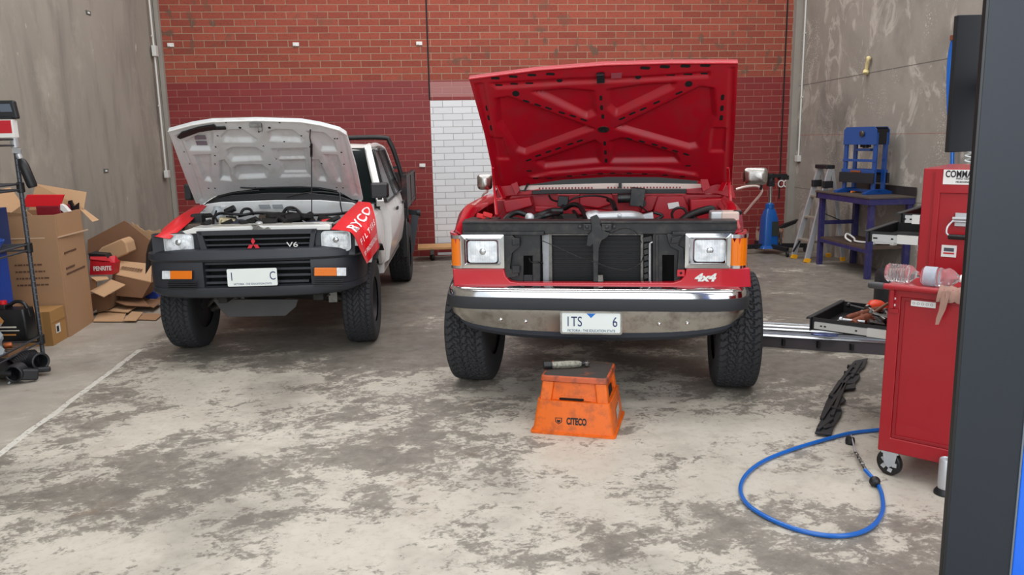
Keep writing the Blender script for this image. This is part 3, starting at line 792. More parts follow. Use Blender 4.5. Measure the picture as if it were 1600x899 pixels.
p = FF.at(968, 337, .42); b.lathe([(.014, 0), (.012, .008), (.001, .01)], p, (0, -1, 0), 10)
PB(b, [(1000, 337), (1020, 332), (1022, 348), (990, 349)], .5, .05)
b.build('intake_pipe', m_alu, ford, smooth=50)
rnd = random.Random(5)
def hose(pts, r, m=None, name='hose'):
    b = MB(); b.tube(spline([FF.at(*p) for p in pts], 5), r, 10); b.build(name, m or m_hose, ford, smooth=60)
hose([(1062, 349, .5), (1072, 340, .55), (1090, 332, .6), (1110, 327, .65), (1114, 330, .65)], .026)
hose([(1052, 345, .6), (1050, 334, .7), (1056, 326, .75), (1068, 326, .75), (1076, 338, .7)], .009)
hose([(1076, 336, .6), (1090, 344, .55), (1098, 350, .5)], .012)
hose([(818, 349, .6), (836, 340, .6), (850, 334, .6), (862, 330, .65), (880, 330, .65)], .022)
hose([(832, 346, .5), (845, 340, .5), (858, 336, .5), (872, 334, .6)], .016)
hose([(785, 349, .5), (795, 338, .55), (808, 332, .6), (822, 336, .6), (833, 342, .6)], .018)
hose([(880, 322, .95), (872, 338, .8), (862, 347, .7)], .014)
hose([(882, 326, .9), (894, 320, .85), (905, 322, .8), (912, 332, .7), (918, 344, .6)], .018)
hose([(884, 318, 1.0), (900, 309, 1.05), (925, 306, 1.05), (948, 309, 1.0), (955, 318, .9), (960, 332, .7)], .007)
hose([(896, 330, .85), (905, 340, .75), (912, 348, .65)], .012)
hose([(858, 306, 1.15), (862, 312, 1.1), (874, 316, 1.05), (880, 320, 1.0)], .007)
hose([(950, 312, 1.0), (957, 316, .95), (962, 328, .85)], .016)
hose([(1000, 322, 1.0), (1008, 328, .95), (1016, 336, .9)], .005)
hose([(1012, 348, .55), (1035, 338, .6), (1022, 332, .62)], .010)
b = MB(); b.cbox(FF.at(880, 315, .98), (.075, .07, .075), (0, .1, 0)); b.build('relay', m_black, ford, bevel=.006)
b = MB(); p = FF.at(827, 341, .45); b.lathe([(.03, 0), (.03, .02), (.02, .03), (.004, .032)], p+V3(0, .03, 0), (0, -1, .2), 16); b.build('filler_cap', m_alu, ford, smooth=40)
b = MB()
for k in range(26):
    p = FF.at(rnd.uniform(790, 905), rnd.uniform(340, 352), rnd.uniform(.45, .8)); b.cbox(p, (rnd.uniform(.03, .1), rnd.uniform(.03, .1), rnd.uniform(.02, .06)), (rnd.uniform(-.5, .5), rnd.uniform(-.5, .5), rnd.uniform(-1, 1)))
b.box(-.42, .45, .42, 1.15, .78, 1.03)
b.cbox(FF.at(845, 352, .6), (.34, .3, .06)); b.cbox(FF.at(1000, 354, .7), (.3, .3, .06))
b.build('engine_block', m_dark, ford, bevel=.006)
b = MB(); p = FF.at(1120, 342, .38); b.cbox(p, (.09, .12, .10)); p = FF.at(1139, 341, .38); b.cbox(p, (.11, .14, .09), mi=1); p = FF.at(1152, 336, .38); b.lathe([(.03, 0), (.03, .03)], p, (0, 0, 1), 12, mi=2)
b.build('coolant_reservoir', [m_alu, mat('milky_plastic', (214, 190, 178), .45, var=.1), m_hose], ford, bevel=.012)
b = MB()
for (x, y) in ((752, 338), (762, 336)): b.cbox(FF.at(x, y, .4), (.06, .04, .03), (0, .3, .3))
b.build('battery_terminal', mat('terminal_red', (216, 30, 34), .4), ford, bevel=.005)
b = MB(); b.cbox(FF.at(754, 347, .42), (.22, .16, .05)); b.build('battery', m_black, ford, bevel=.004)
# bonnet
P0F = (0, .5, 2.10); NF = (0, .80, .75)
A = lambda *p: list(p)
rec = [([(775, 155), (795, 152), (928, 202), (820, 241), (806, 236), (778, 192)], 1.0, .05),
       ([(832, 144), (881, 139), (928, 143), (931, 179), (916, 185)], .9, .045),
       ([(837, 253), (930, 220), (938, 226), (938, 254), (851, 263)], .9, .045),
       ([(962, 201), (1094, 136), (1115, 139), (1118, 183), (1091, 230), (1077, 233)], 1.0, .05),
       ([(949, 141), (1005, 133), (1056, 130), (1052, 138), (962, 181), (949, 169)], .9, .045),
       ([(953, 222), (972, 216), (1056, 241), (1062, 254), (953, 255)], .9, .045),
       ([(742, 131), (756, 130), (786, 292), (779, 294), (772, 255)], .35, .02), ([(1139, 106), (1148, 105), (1143, 285), (1133, 285)], .35, .02),
       ([(766, 216), (786, 216), (797, 250), (776, 250)], .4, .02), ([(1112, 200), (1136, 200), (1132, 238), (1108, 238)], .4, .02),
       ([(765, 130), (885, 123), (1000, 120), (1110, 112), (1108, 121), (1000, 127), (885, 132), (775, 139)], .35, .02),
       ([(822, 276), (860, 268), (940, 261), (1030, 262), (1088, 270), (1092, 277), (1020, 271), (940, 271), (860, 277)], -.5, .02)]
holes = []
for x, y in ((774, 122), (802, 119.5), (831, 117), (860, 115.5)): holes.append((x, y, .050, .013, 3))
for x, y in ((779, 135), (803, 133), (827, 132)): holes.append((x, y, .045, .009, 3))
for x, y in ((1008, 106), (1039, 104), (1071, 103), (1102, 102)): holes.append((x, y, .055, .015, 3))
for x, y in ((1048, 119), (1075, 118), (1102, 117)): holes.append((x, y, .05, .009, 3))
holes += [(874, 127, .028, .025, 0), (997, 120, .028, .025, 0), (806, 146, .022, .030, 80), (1076, 131, .022, .03, 80)]
for x, y in ((822, 158), (840, 164), (857, 169), (878, 176), (895, 181), (912, 187)): holes.append((x, y, .042, .010, 24))
for x, y in ((1061, 145), (1026, 160), (1005, 170), (988, 177), (972, 185)): holes.append((x, y, .042, .010, -30))
for x, y in ((826, 250), (841, 243), (857, 237), (872, 232), (891, 225), (906, 220)): holes.append((x, y, .040, .010, -24))
for x, y in ((983, 217), (1003, 221), (1023, 226), (1038, 231), (1055, 236), (1072, 241)): holes.append((x, y, .040, .010, 22))
for x, y in ((939, 153), (940, 168), (942, 182), (945, 224), (946, 238), (947, 251)): holes.append((x, y, .036, .012, 88))
for x, y in ((761, 171), (764, 186), (768, 201), (1129, 152), (1128, 169), (1127, 184)): holes.append((x, y, .042, .014, 88))
for x, y in ((827, 267), (837, 278.5), (859, 275.5), (890, 272), (913, 269.5), (938, 268), (957, 267.5), (983, 267.5), (1007, 268.5), (1039, 270.5), (1066, 273), (1075, 259)): holes.append((x, y, .034, .008, 0))
mb, ptF, uvF, hF = relief_panel(FF, P0F, NF, [(733, 123), (757, 210), (775, 294)], [(1153, 98), (1149, 190), (1143, 291)], [(733, 123), (840, 109), (943, 101), (1050, 98), (1153, 98)],
    [(775, 294), (800, 299), (812, 291), (880, 281), (950, 276.5), (1030, 277), (1094, 283), (1108, 290), (1143, 291)], rec, holes, 190, 110, depth=.040, lip=.0)
m_hole = mat('open_slot', (8, 5, 6), .9)
hood = mb.build('bonnet', [m_redin, m_hole], ford, smooth=55)
def onhood(px, py, h=-.004): x, y = uvF(px, py); return ptF(x, y, h)
c = onhood(943, 202); b = MB(); b.loft([[onhood(943+9*math.cos(t), 202+4.5*math.sin(t), h) for t in [2*math.pi*k/20 for k in range(20)]] for h in (.0, -.006)]); b.build('centre_plug', m_steel, hood, smooth=40)
b = MB(); b.poly([onhood(x, y, -.002) for x, y in ((932, 113), (944, 112), (945, 125), (933, 126))], V3(0, -.02, -.02)); b.build('latch_striker', m_blackm, hood, bevel=.003)
b = MB(); b.poly([onhood(x, y, -.002) for x, y in ((955, 114), (972, 113), (971, 121), (955, 122))], V3(0, -.003, -.003)); b.build('label_plate', mat('label_grey', (150, 66, 76), .5), hood)
b = MB()                                            # front lip of the bonnet
b.tube([onhood(x, y, -.004) for x, y in ((733, 123), (840, 109), (943, 101), (1050, 98), (1153, 98))], .007, 8); b.build('bonnet_lip', m_red, hood, smooth=60)
for s, pts in ((-1, ((770, 262), (772, 290), (774, 312), (776, 336))), (1, ((1137, 262), (1139, 285), (1140, 300), (1142, 318)))):
    b = MB(); q = [FF.at(x, y, ly) for (x, y), ly in zip(pts, (1.0, 1.12, 1.0, .8))]
    for i in range(3): b.bar(q[i], q[i+1], .02, .012)
    b.bar(q[1]+V3(s*-.03, 0, 0), q[2]+V3(s*-.05, .1, 0), .05, .008)
    b.build('bonnet_hinge', m_red, ford, bevel=.003)
for q in ([(798, 288), (808, 284), (812, 298), (806, 306)], [(1094, 280), (1106, 280), (1110, 294), (1098, 300)]):
    b = MB(); PB(b, q, 1.12, .03); b.build('bonnet_bracket', m_redin, ford, bevel=.003)
# windscreen, cab and bed
b = MB(); ww = [( -.74, 1.42, 1.24), (.74, 1.42, 1.24), (.62, 1.95, 1.74), (-.62, 1.95, 1.74)]
b.poly(ww, (0, .012, .008)); b.build('windscreen', m_glassd, ford)
b = MB(); 
for s in (-1, 1):
    b.bar((s*.80, 1.36, 1.2), (s*.64, 1.98, 1.76), .07, .05)
    b.bar((s*.80, 2.75, 1.2), (s*.66, 2.70, 1.76), .10, .05)
    b.box(min(s*.66, s*.72), max(s*.66, s*.72), 1.95, 2.75, 1.72, 1.79)
b.poly([(-.70, 1.95, 1.76), (.70, 1.95, 1.76), (.68, 2.75, 1.78), (-.68, 2.75, 1.78)], (0, 0, .05))
b.box(-.80, .80, 2.72, 2.78, .6, 1.25); b.box(-.85, .85, 1.45, 2.78, .56, .66)
b.build('cab', m_red, ford, bevel=.02, seg=3)
for s in (-1, 1):
    b = MB(); b.loft([[V3(s*x, y, z) for x, z in ((.90, .66), (.955, .72), (.965, 1.0), (.93, 1.2), (.90, 1.22), (.90, 1.0))] for y in (1.63, 2.76)]); d = b.build('door', m_red, ford, smooth=40)
    b = MB(); b.poly([(s*.88, 1.62, 1.22), (s*.88, 2.7, 1.22), (s*.72, 2.66, 1.73), (s*.72, 2.05, 1.73)], (s*.006, 0, 0)); b.build('window', m_glassd, d)
    b = MB(); b.bar((s*.97, 2.5, 1.05), (s*.97, 2.65, 1.05), .02, .03); b.build('handle', m_chrome, d)
b = MB()
b.loft([[V3(x, y, z) for x, z in ((-.96, .62), (-.98, .95), (-.95, 1.22), (-.88, 1.23), (-.88, .72), (.88, .72), (.88, 1.23), (.95, 1.22), (.98, .95), (.96, .62))] for y in (2.86, 3.3)])
b.loft([[V3(x, y, z) for x, z in ((-.96, .92), (-.98, 1.0), (-.95, 1.22), (-.88, 1.23), (-.88, .92), (.88, .92), (.88, 1.23), (.95, 1.22), (.98, 1.0), (.96, .92))] for y in (3.3, 4.3)])
b.loft([[V3(x, y, z) for x, z in ((-.96, .62), (-.98, .95), (-.95, 1.22), (-.88, 1.23), (-.88, .72), (.88, .72), (.88, 1.23), (.95, 1.22), (.98, .95), (.96, .62))] for y in (4.3, 4.9)])
b.box(-.95, .95, 4.86, 4.9, .62, 1.23); b.box(-.95, .95, 2.86, 2.9, .62, 1.23)
b.build('load_bed', m_red, ford, bevel=.006)
# mirrors
def mirror(px0, py0, px1, py1, ly, arm, s):
    p0 = FF.at(px0, py1, ly); p1 = FF.at(px1, py0, ly); b = MB(); r = .03
    b.loft([rrect(p0.x, p1.x, p0.z, p1.z, r, 4, ly), rrect(p0.x+.004, p1.x-.004, p0.z+.004, p1.z-.004, r, 4, ly-.02), rrect(p0.x+.02, p1.x-.02, p0.z+.02, p1.z-.02, r*.7, 4, ly-.04), rrect(p0.x+.05, p1.x-.05, p0.z+.035, p1.z-.035, r*.3, 4, ly-.046)])
    o = b.build('wing_mirror', m_chrome_dull, ford, smooth=60)
    b = MB(); b.tube(spline([FF.at(*p) for p in arm], 6), .009, 8); b.build('mirror_arm', mat('pale_arm_paint', (222, 206, 196), .3, .3), o, smooth=60)
mirror(746, 272, 769, 297, 1.55, [(761, 294, 1.56), (761, 300, 1.57), (756, 303, 1.6), (754, 308, 1.65), (758, 314, 1.7)], -1)
mirror(1161, 262, 1200, 289, 1.55, [(1150, 296, 1.6), (1165, 292, 1.6), (1182, 291, 1.6), (1190, 296, 1.6), (1188, 304, 1.62), (1176, 318, 1.68), (1163, 334, 1.75)], 1)
b = MB(); p = FF.at(1190, 288, 1.57); b.cyl(p, p+V3(0, .02, -.04), .01, 8); b.build('mirror_mount', m_blackm, ford)
# chassis and wheels
b = MB(); b.box(-.45, -.36, .15, 4.7, .46, .60); b.box(.36, .45, .15, 4.7, .46, .60)
for y in (.3, 1.5, 2.6, 4.4): b.box(-.4, .4, y, y+.1, .48, .58)
b.tube([(-.62, .74, .40), (-.2, .74, .42), (.2, .74, .42), (.62, .74, .40)], .045, 12); b.lathe([(.05, -.1), (.13, -.05), (.14, .05), (.05, .12)], (.18, .72, .42), (0, 1, 0), 18)
b.tube([(-.62, 3.8, .40), (.62, 3.8, .40)], .05, 12); b.lathe([(.05, -.12), (.15, -.05), (.15, .05), (.05, .12)], (0, 3.8, .40), (0, 1, 0), 18)
b.box(-.22, .22, .6, 2.4, .40, .62); b.box(-.85, .85, 1.5, 4.7, .60, .66)
b.build('chassis', m_dark, ford, bevel=.01)
me = tyre_mesh(0.395, 0.285, 'all_terrain')
p = FF.at(750, 470, .74)
for (cx_, s, st, ly) in ((-.868, -1, -R(3), .66), (.905, 1, -R(1), .64), (-.81, -1, 0, 3.80), (.83, 1, 0, 3.80)):
    wheel(ford, me, (cx_, ly, .388), .395, .285, st, s, mat('rim_dark', (60, 60, 62), .5, .6))
# ================================================================ WHITE TRAY UTILITY
m_wht = mat('white_car_paint', (226, 226, 222), 0.35, coat=0.5, var=.03)
m_whtin = mat('white_primer_inner', (206, 208, 208), 0.45, var=.06, vs=5, dirt=(168, 160, 152), dirt_amt=.5, ds=5)
m_bump = mat('grained_black_bumper', (44, 47, 53), 0.5, var=.08, bump=.15, bs=300)
TF = Frame(-1.30, 5.99, R(2.5))
ute = thing('utility_truck', 'white four wheel drive utility with black bumper and tray, bonnet propped open', 'truck', TF.o, -TF.psi)
cxT = 0.075
def TP(b, pts, ly, d, mi=0): b.poly(px_poly(TF, pts, ly), (0, d, 0), mi)
xl = TF.at(237, 420, .30).x; xr = TF.at(571, 420, .30).x
hwT = (xr-xl)/2; cb = (xl+xr)/2
pathT = [(-1.0, .62), (-1.005, .42), (-.99, .27), (-.94, .15), (-.84, .07), (-.66, .025), (-.35, .004), (0, 0), (.35, .004), (.66, .025), (.84, .07), (.94, .15), (.99, .27), (1.005, .42), (1.0, .62)]
def bandT(prof, name, m, x0=-9, x1=9, smooth=40, parent=None):
    P = [p for p in spline([(cb+p[0]*hwT, p[1], 0) for p in pathT], 5)]; secs = []
    for i, p in enumerate(P):
        if not (x0 <= p.x <= x1): continue
        d = (P[min(i+1, len(P)-1)]-P[max(i-1, 0)]).normalized(); nrm = Vector((-d.y, d.x, 0))
        secs.append([p+nrm*dy+Vector((0, 0, z)) for dy, z in prof(abs(p.x-cb)/hwT, p.y)])
    b = MB(); b.loft(secs); return b.build(name, m, parent or ute, smooth=smooth)
def zb(a, y): return 0.535+0.03*a**4+.06*max(0, y-.25)
bandT(lambda a, y: [(.16, .915-.02*a**4), (.05, .912-.02*a**4), (.015, .90-.02*a**4), (0.0, .875), (-.004, .835), (.012, .815), (.06, .81), (.16, .81)], 'bumper', m_bump)
bandT(lambda a, y: [(.16, .62), (.035, .63), (.008, .62), (.006, .585), (.022, zb(a, y)+.012), (.05, zb(a, y)), (.16, zb(a, y))], 'bumper_lower_lip', m_bump)
xo0 = TF.at(314, 430, 0).x; xo1 = TF.at(486, 430, 0).x
pr = lambda a, y: [(.16, .83), (.018, .83), (.012, .80), (.012, .64), (.02, .61), (.16, .61)]
e1 = bandT(pr, 'bumper_corner', m_bump, x1=xo0+.03); e2 = bandT(pr, 'bumper_corner', m_bump, x0=xo1-.03)
b = MB()
TP(b, [(300, 402), (500, 397), (490, 452), (312, 457)], .17, .02, 1)
for k, (ya, yb) in enumerate(((411, 415), (421, 425), (431, 435), (441, 445))):
    TP(b, [(308+k*3, ya), (492-k*3, ya-4), (492-k*3, yb-4), (308+k*3, yb)], .06, .05)
b.build('lower_grille', [m_bump, mat('grille_void', (9, 9, 10), .8)], ute, bevel=.003)
# indicators and slots in the bumper corners
for s, xs, yy in ((-1, (253, 266, 300), (423.5, 436.5)), (1, (541, 526, 491), (418.5, 431.5))):
    q = bpy.data.objects.new('indicator', None); C.objects.link(q); q.parent = ute
    def seg(xa, xb, name, m, ly0, ly1, par):
        xa, xb = (xa, xb) if xa < xb else (xb, xa); 
        f = lambda x: ly0+(ly1-ly0)*abs(x-xs[2])/abs(xs[0]-xs[2])
        b = MB(); b.loft([[TF.at(x, yy[0], f(x)), TF.at(x, yy[0], f(x)+.04), TF.at(x, yy[1], f(x)+.04), TF.at(x, yy[1], f(x))] for x in np.linspace(xa, xb, 5)])
        return b.build(name, m, par, bevel=.004)
    seg(xs[1], xs[2], 'amber_lens', m_amber, -.008, .035, q); seg(xs[0], xs[1], 'clear_lens', m_lens, -.008, .035, q)
    seg(xs[0]+s*2.5, xs[2]-s*2.5, 'housing', m_black, .006, .05, q)
    b = MB(); x0, x1 = (262, 307) if s < 0 else (490, 536); y0, y1 = (441, 453) if s < 0 else (437, 449)
    for k in range(4):
        ya = y0+(y1-y0)*k/4
        b.loft([[TF.at(x, ya, l), TF.at(x, ya, l+.03), TF.at(x, ya+1.4, l+.03), TF.at(x, ya+1.4, l)] for x, l in zip(np.linspace(x0, x1, 5), np.linspace(.03, -.022, 5) if s < 0 else np.linspace(-.022, .03, 5))])
    b.build('bumper_vent', m_black, ute)
# grille, headlamps
m_lens2 = m_lens.copy(); m_lens2.name = 'cut_glass_lens'
for nd in m_lens2.node_tree.nodes:
    if nd.type == 'VALTORGB' and nd.color_ramp.elements[0].position > .5: nd.color_ramp.elements[0].position = .44; nd.color_ramp.elements[1].color = (.8, .8, .8, 1)
    if nd.type == 'TEX_NOISE': nd.inputs['Scale'].default_value = 22
b = MB()
TP(b, [(308, 364), (494, 359), (490, 398), (478, 402), (330, 405), (318, 400)], .16, .02, 1)
TP(b, [(306, 362), (400, 359.5), (494, 358), (494, 365.5), (400, 367), (312, 369)], .05, .06)
TP(b, [(306, 362), (314, 362), (324, 392), (334, 399), (334, 404), (324, 403), (314, 394)], .05, .08)
TP(b, [(486, 358), (494, 358), (489, 393), (479, 400), (474, 401), (474, 396), (482, 388)], .05, .08)
TP(b, [(322, 396), (400, 396), (482, 391), (482, 402), (400, 404), (326, 405)], .03, .1)
for y in (374, 382.5, 390.5): TP(b, [(314, y), (400, y-1.6), (488, y-4), (487, y-1.2), (400, y+1.3), (316, y+3)], .065, .04)
gr = b.build('grille', [m_bump, mat('grille_void', (9, 9, 10), .8)], ute, bevel=.003)
m_badge = mat('badge_red', (206, 24, 44), .3)
c = TF.at(395.5, 381.5, .024); sz = .036
for ang in (90, 210, 330):
    a = R(ang); dx, dz = math.cos(a), math.sin(a); px, pz = -dz, dx
    b = MB(); pts = [(0, 0), (.5, .30), (1.0, 0), (.5, -.30)]
    b.poly([V3(c.x+sz*1.45*(t*dx+w*px), .024, c.z-.006+sz*1.45*(t*dz+w*pz)) for t, w in pts], (0, .006, 0)); b.build('diamond_badge', m_badge, gr, bevel=.001)
p = TF.at(457, 382.5, .03); text('badge', 'V6', .052, m_white, gr, (p.x, .026, p.z), ext=.003, sx=1.5, bold=.0)
for s, g, fr in ((-1, (258, 367, 299, 396), (240, 364, 310, 404)), (1, (504, 362, 545.5, 392), (494, 358, 553, 400))):
    h = bpy.data.objects.new('headlamp', None); C.objects.link(h); h.parent = ute
    p0 = TF.at(g[0], g[3], .07); p1 = TF.at(g[2], g[1], .07); X0, X1, Z0, Z1 = p0.x, p1.x, p0.z, p1.z
    b = MB(); b.loft([rrect(X0, X1, Z0, Z1, .028, 5, .13), rrect(X0, X1, Z0, Z1, .028, 5, .085), rrect(X0+.008, X1-.008, Z0+.008, Z1-.008, .024, 5, .078), rrect(X0+.03, X1-.03, Z0+.03, Z1-.03, .015, 5, .072)])
    b.build('lamp_glass', m_lens2, h, smooth=50)
    b = MB(); b.ring(rrect(X0-.007, X1+.007, Z0-.007, Z1+.007, .032, 5, .082), rrect(X0+.002, X1-.002, Z0+.002, Z1-.002, .027, 5, .082), (0, .03, 0)); b.build('lamp_rim', mat('lamp_rim_grey', (200, 202, 204), .3, .5), h, smooth=40)
    q0 = TF.at(fr[0], fr[3], .09); q1 = TF.at(fr[2], fr[1], .09)
    b = MB(); b.ring([V3(v.x, v.y, v.z) for v in rrect(q0.x, q1.x, q0.z, q1.z, .01, 5, .09)], rrect(X0-.006, X1+.006, Z0-.006, Z1+.006, .03, 5, .10), (0, .06, 0)); b.build('lamp_surround', m_bump, h, bevel=.002)
    b = MB(); c = V3((X0+X1)/2, .075, (Z0+Z1)/2+.01); b.lathe([(.024, 0), (.020, .006), (.001, .008)], c, (0, -1, 0), 14); b.build('bulb_cap', m_bulb, h, smooth=60)
# number plate
c = TF.at(394.5, 433.3, -.012); w2, h2 = .183, .066
b = MB(); b.poly(rrect(c.x-w2, c.x+w2, c.z-h2, c.z+h2, .01, 4, -.02), (0, .006, 0)); plate = b.build('number_plate', m_plate, ute)
text('plate_lettering', '1', .09, m_plate_ink, plate, (c.x-.15, -.0205, c.z+.006), sx=.75); text('plate_lettering', 'C', .09, m_plate_ink, plate, (c.x+.15, -.0205, c.z+.006), sx=.75)
text('plate_slogan', 'VICTORIA - THE EDUCATION STATE', .02, m_plate_ink, plate, (c.x, -.0205, c.z-.05), sx=.85)
b = MB(); b.box(c.x-.08, c.x+.08, -.016, .07, c.z-.03, c.z+.03); b.build('plate_bracket', m_black, ute)
# slam panel and fenders
b = MB(); TP(b, [(284, 362), (300, 357), (400, 353.5), (500, 352), (516, 353), (516, 359.5), (400, 361), (290, 366)], .08, .08); 
TP(b, [(300, 356), (515, 350.5), (515, 353.5), (300, 359)], .12, .22)
b.build('slam_panel', m_wht, ute, bevel=.006)
b = MB(); p = TF.at(403, 358, .07)
TP(b, [(392, 352), (396, 356), (392, 362), (400, 364), (406, 362), (414, 364), (424, 360), (418, 355), (412, 358), (404, 354)], .06, .05); b.build('bonnet_catch', m_steel, ute, bevel=.003)
def tfender(s):
    secs = []
    for i in range(37):
        y = .10+(1.35-.10)*i/36
        e = float(sstep(np.float64(y), .08, .5)); xo = .685+.07*e; xi = .65+.02*e
        z = .99+.05*e+.035*min(1, y/1.2)
        zl = .60; dy = y-.68
        if abs(dy) < .46: zl = max(zl, .38+math.sqrt(max(0, .46**2-dy*dy)))
        if y < .37: zl = .90
        pr = [(xi, z-.05), (xi+.004, z-.01), (xi+.016, z), (xo-.04, z+.002), (xo-.012, z-.018), (xo, z-.06), (xo+.014, max(zl, .93)), (xo+.018, max(zl, zl+.03)), (xo+.01, zl), (xo-.02, zl), (xo-.02, max(zl, .93)), (xo-.035, z-.05)]
        secs.append([V3(cxT+s*x, y, zz) for x, zz in pr])
    b = MB(); b.loft(secs); return b.build('fender', m_wht, ute, smooth=38)
for s in (-1, 1):
    tfender(s)
    b = MB()
    for k in range(10):
        a0, a1 = math.pi*k/10, math.pi*(k+1)/10
        p = [(.68+.45*math.cos(a), .38+.45*math.sin(a)) for a in (a0, a1)]
        if k in (0, 1, 2, 7, 8, 9): continue
        b.poly([(cxT+s*.42, *p[0]), (cxT+s*.80, *p[0]), (cxT+s*.80, *p[1]), (cxT+s*.42, *p[1])], (0, 0, .01))
    b.box(cxT+min(s*.42, s*.44), cxT+max(s*.42, s*.44), .2, 1.2, .66, .9)
    b.build('wheel_arch_liner', m_dark, ute)
    b = MB(); b.box(cxT+min(s*.56, s*.69), cxT+max(s*.56, s*.69), .2, 1.2, .90, .93); b.box(cxT+min(s*.67, s*.69), cxT+max(s*.67, s*.69), .12, 1.2, .9, 1.03); b.build('inner_fender', m_whtin, ute)
# engine bay
b = MB()
TP(b, [(300, 350), (308, 332), (322, 319), (345, 316), (430, 313), (500, 313), (550, 317), (558, 320), (560, 352)], 1.12, .03)
TP(b, [(335, 324), (352, 322), (352, 334), (336, 336)], 1.09, .04)
b.build('firewall', m_whtin, ute, bevel=.008)
b = MB()
for q in ([(404, 320), (421, 320), (423, 326), (406, 326)], [(425, 320), (441, 319.5), (443, 326), (427, 326)]): TP(b, q, 1.11, .01)
b.build('data_plate', mat('data_plate_grey', (136, 142, 146), .5), ute)
b = MB(); TP(b, [(318, 320), (330, 312), (360, 306), (420, 302), (480, 302), (530, 307), (556, 316), (558, 322), (530, 316), (480, 312.5), (420, 312), (350, 316), (326, 322)], 1.16, .05)
b.build('cowl_cover', m_black, ute, bevel=.004)
b = MB(); TP(b, [(330, 312), (345, 303), (363, 296), (401, 291), (491, 290), (532, 298), (556, 312)], 1.25, .02); b.build('windscreen', m_glassd, ute)
b = MB(); b.tube(spline([TF.at(x, y, 1.14) for x, y in ((322, 318), (340, 308), (370, 301), (405, 298))], 5), .007, 6); b.build('wiper', m_hose, ute)
b = MB(); b.tube(spline([TF.at(x, y, 1.14) for x, y in ((448, 308), (470, 303), (500, 300), (536, 304))], 5), .007, 6); b.build('wiper', m_hose, ute)
rnd = random.Random(11)
m_eng = mat('oily_engine_metal', (96, 90, 80), .55, .5, var=.35, vs=18, dirt=(40, 36, 32), dirt_amt=.8, ds=14)
b = MB(); b.box(cxT-.42, cxT+.42, .3, 1.0, .72, .96)
for k in range(46):
    p = TF.at(rnd.uniform(315, 525), rnd.uniform(337, 353), rnd.uniform(.3, .85)); b.cbox(p, (rnd.uniform(.03, .12), rnd.uniform(.03, .1), rnd.uniform(.02, .06)), (rnd.uniform(-.5, .5), rnd.uniform(-.5, .5), rnd.uniform(-1, 1)))
b.build('engine_block', m_dark, ute, bevel=.005)
b = MB(); rows = []
for i in range(9):
    rows.append([TF.at(404+38*j/12, 351-14*math.sin(math.pi*min(1, (i+1.5)/9)*.6)-3*math.sin(math.pi*j/12), .45+.04*i)+V3(0, 0, .006*math.sin(j*2.4+i)) for j in range(13)])
b.grid(rows, thick=(0, 0, -.05)); b.build('intake_plenum', m_eng, ute, smooth=40)
b = MB(); 
for y0, y1 in (((332, 357.5), (500, 355)),): b.bar(TF.at(332, 355.5, .2), TF.at(500, 352, .2), .03, .03)
b.build('radiator_top_tank', mat('aged_alloy', (150, 144, 130), .5, .5, var=.2), ute, bevel=.004)
def th(pts, r, m=None, name='hose'):
    b = MB(); b.tube(spline([TF.at(*p) for p in pts], 5), r, 9); b.build(name, m or m_hose, ute, smooth=60)
th([(333, 352, .5), (334, 340, .6), (342, 334, .65), (355, 334, .7), (380, 336, .75)], .012)
th([(340, 346, .5), (336, 338, .6), (338, 330, .7)], .008)
th([(375, 338, .8), (380, 328, .85), (390, 327, .85), (396, 335, .8)], .012)
th([(372, 338, .85), (400, 333, .9), (440, 334, .95), (480, 336, 1.0), (520, 335, 1.0), (545, 332, 1.0)], .013)
th([(442, 334, .9), (448, 326, .9), (458, 325, .9), (466, 330, .88), (474, 340, .85)], .014)
th([(452, 336, .85), (450, 328, .86), (462, 329, .86)], .008)
th([(400, 342, .4), (412, 350, .38), (430, 352, .38), (452, 346, .4)], .016)
th([(447, 341, .8), (458, 342, .8)], .020, mat('black_cylinder', (20, 20, 22), .35))
th([(455, 350, .5), (466, 345, .5), (474, 352, .45)], .018)
th([(535, 334, .98), (532, 320, 1.0), (531, 304, 1.1), (527, 298, 1.15)], .006)
b = MB(); b.cyl(TF.at(352, 332, .9), TF.at(367, 325, .9), .028, 14); b.build('vacuum_booster', m_black, ute, smooth=40, bevel=.004)
b = MB(); p = TF.at(340, 332, .9); b.lathe([(.05, 0), (.05, .05), (.03, .08), (.03, .1)], p-V3(0, 0, .05), (0, 0, 1), 16); b.build('fluid_reservoir', mat('translucent_plastic', (196, 206, 210), .35), ute, smooth=40)
b = MB(); b.cbox(TF.at(355, 348, .45), (.12, .1, .07), (0, .2, .2)); b.cyl(TF.at(348, 347, .4), TF.at(350, 347, .36), .02, 10); b.build('alternator', mat('cream_alloy', (196, 184, 150), .5, .3, var=.2), ute, bevel=.01)
b = MB(); b.lathe([(.075, 0), (.08, .01), (.075, .03), (.05, .035), (.001, .04)], TF.at(372, 354, .4), (0, -.3, 1), 20); b.build('pulley', mat('dusty_blue_black', (50, 54, 68), .5), ute, smooth=40)
b = MB(); b.cbox(TF.at(310, 344, .5), (.09, .1, .1)); b.build('relay_box', m_black, ute, bevel=.01)
b = MB(); b.cbox(TF.at(309, 354, .4), (.2, .16, .05), (0, .05, .3)); b.build('air_box', mat('brown_dusty', (96, 84, 72), .7), ute, bevel=.01)
b = MB(); b.cbox(TF.at(498, 354, .38), (.20, .14, .08)); bt = b.build('battery', mat('battery_blue', (34, 36, 64), .5), ute, bevel=.008)
b = MB(); b.cbox(TF.at(511, 345.5, .4), (.09, .05, .03), (0, -.1, .2)); b.build('terminal_cover', mat('terminal_red', (216, 30, 34), .4), bt, bevel=.008)
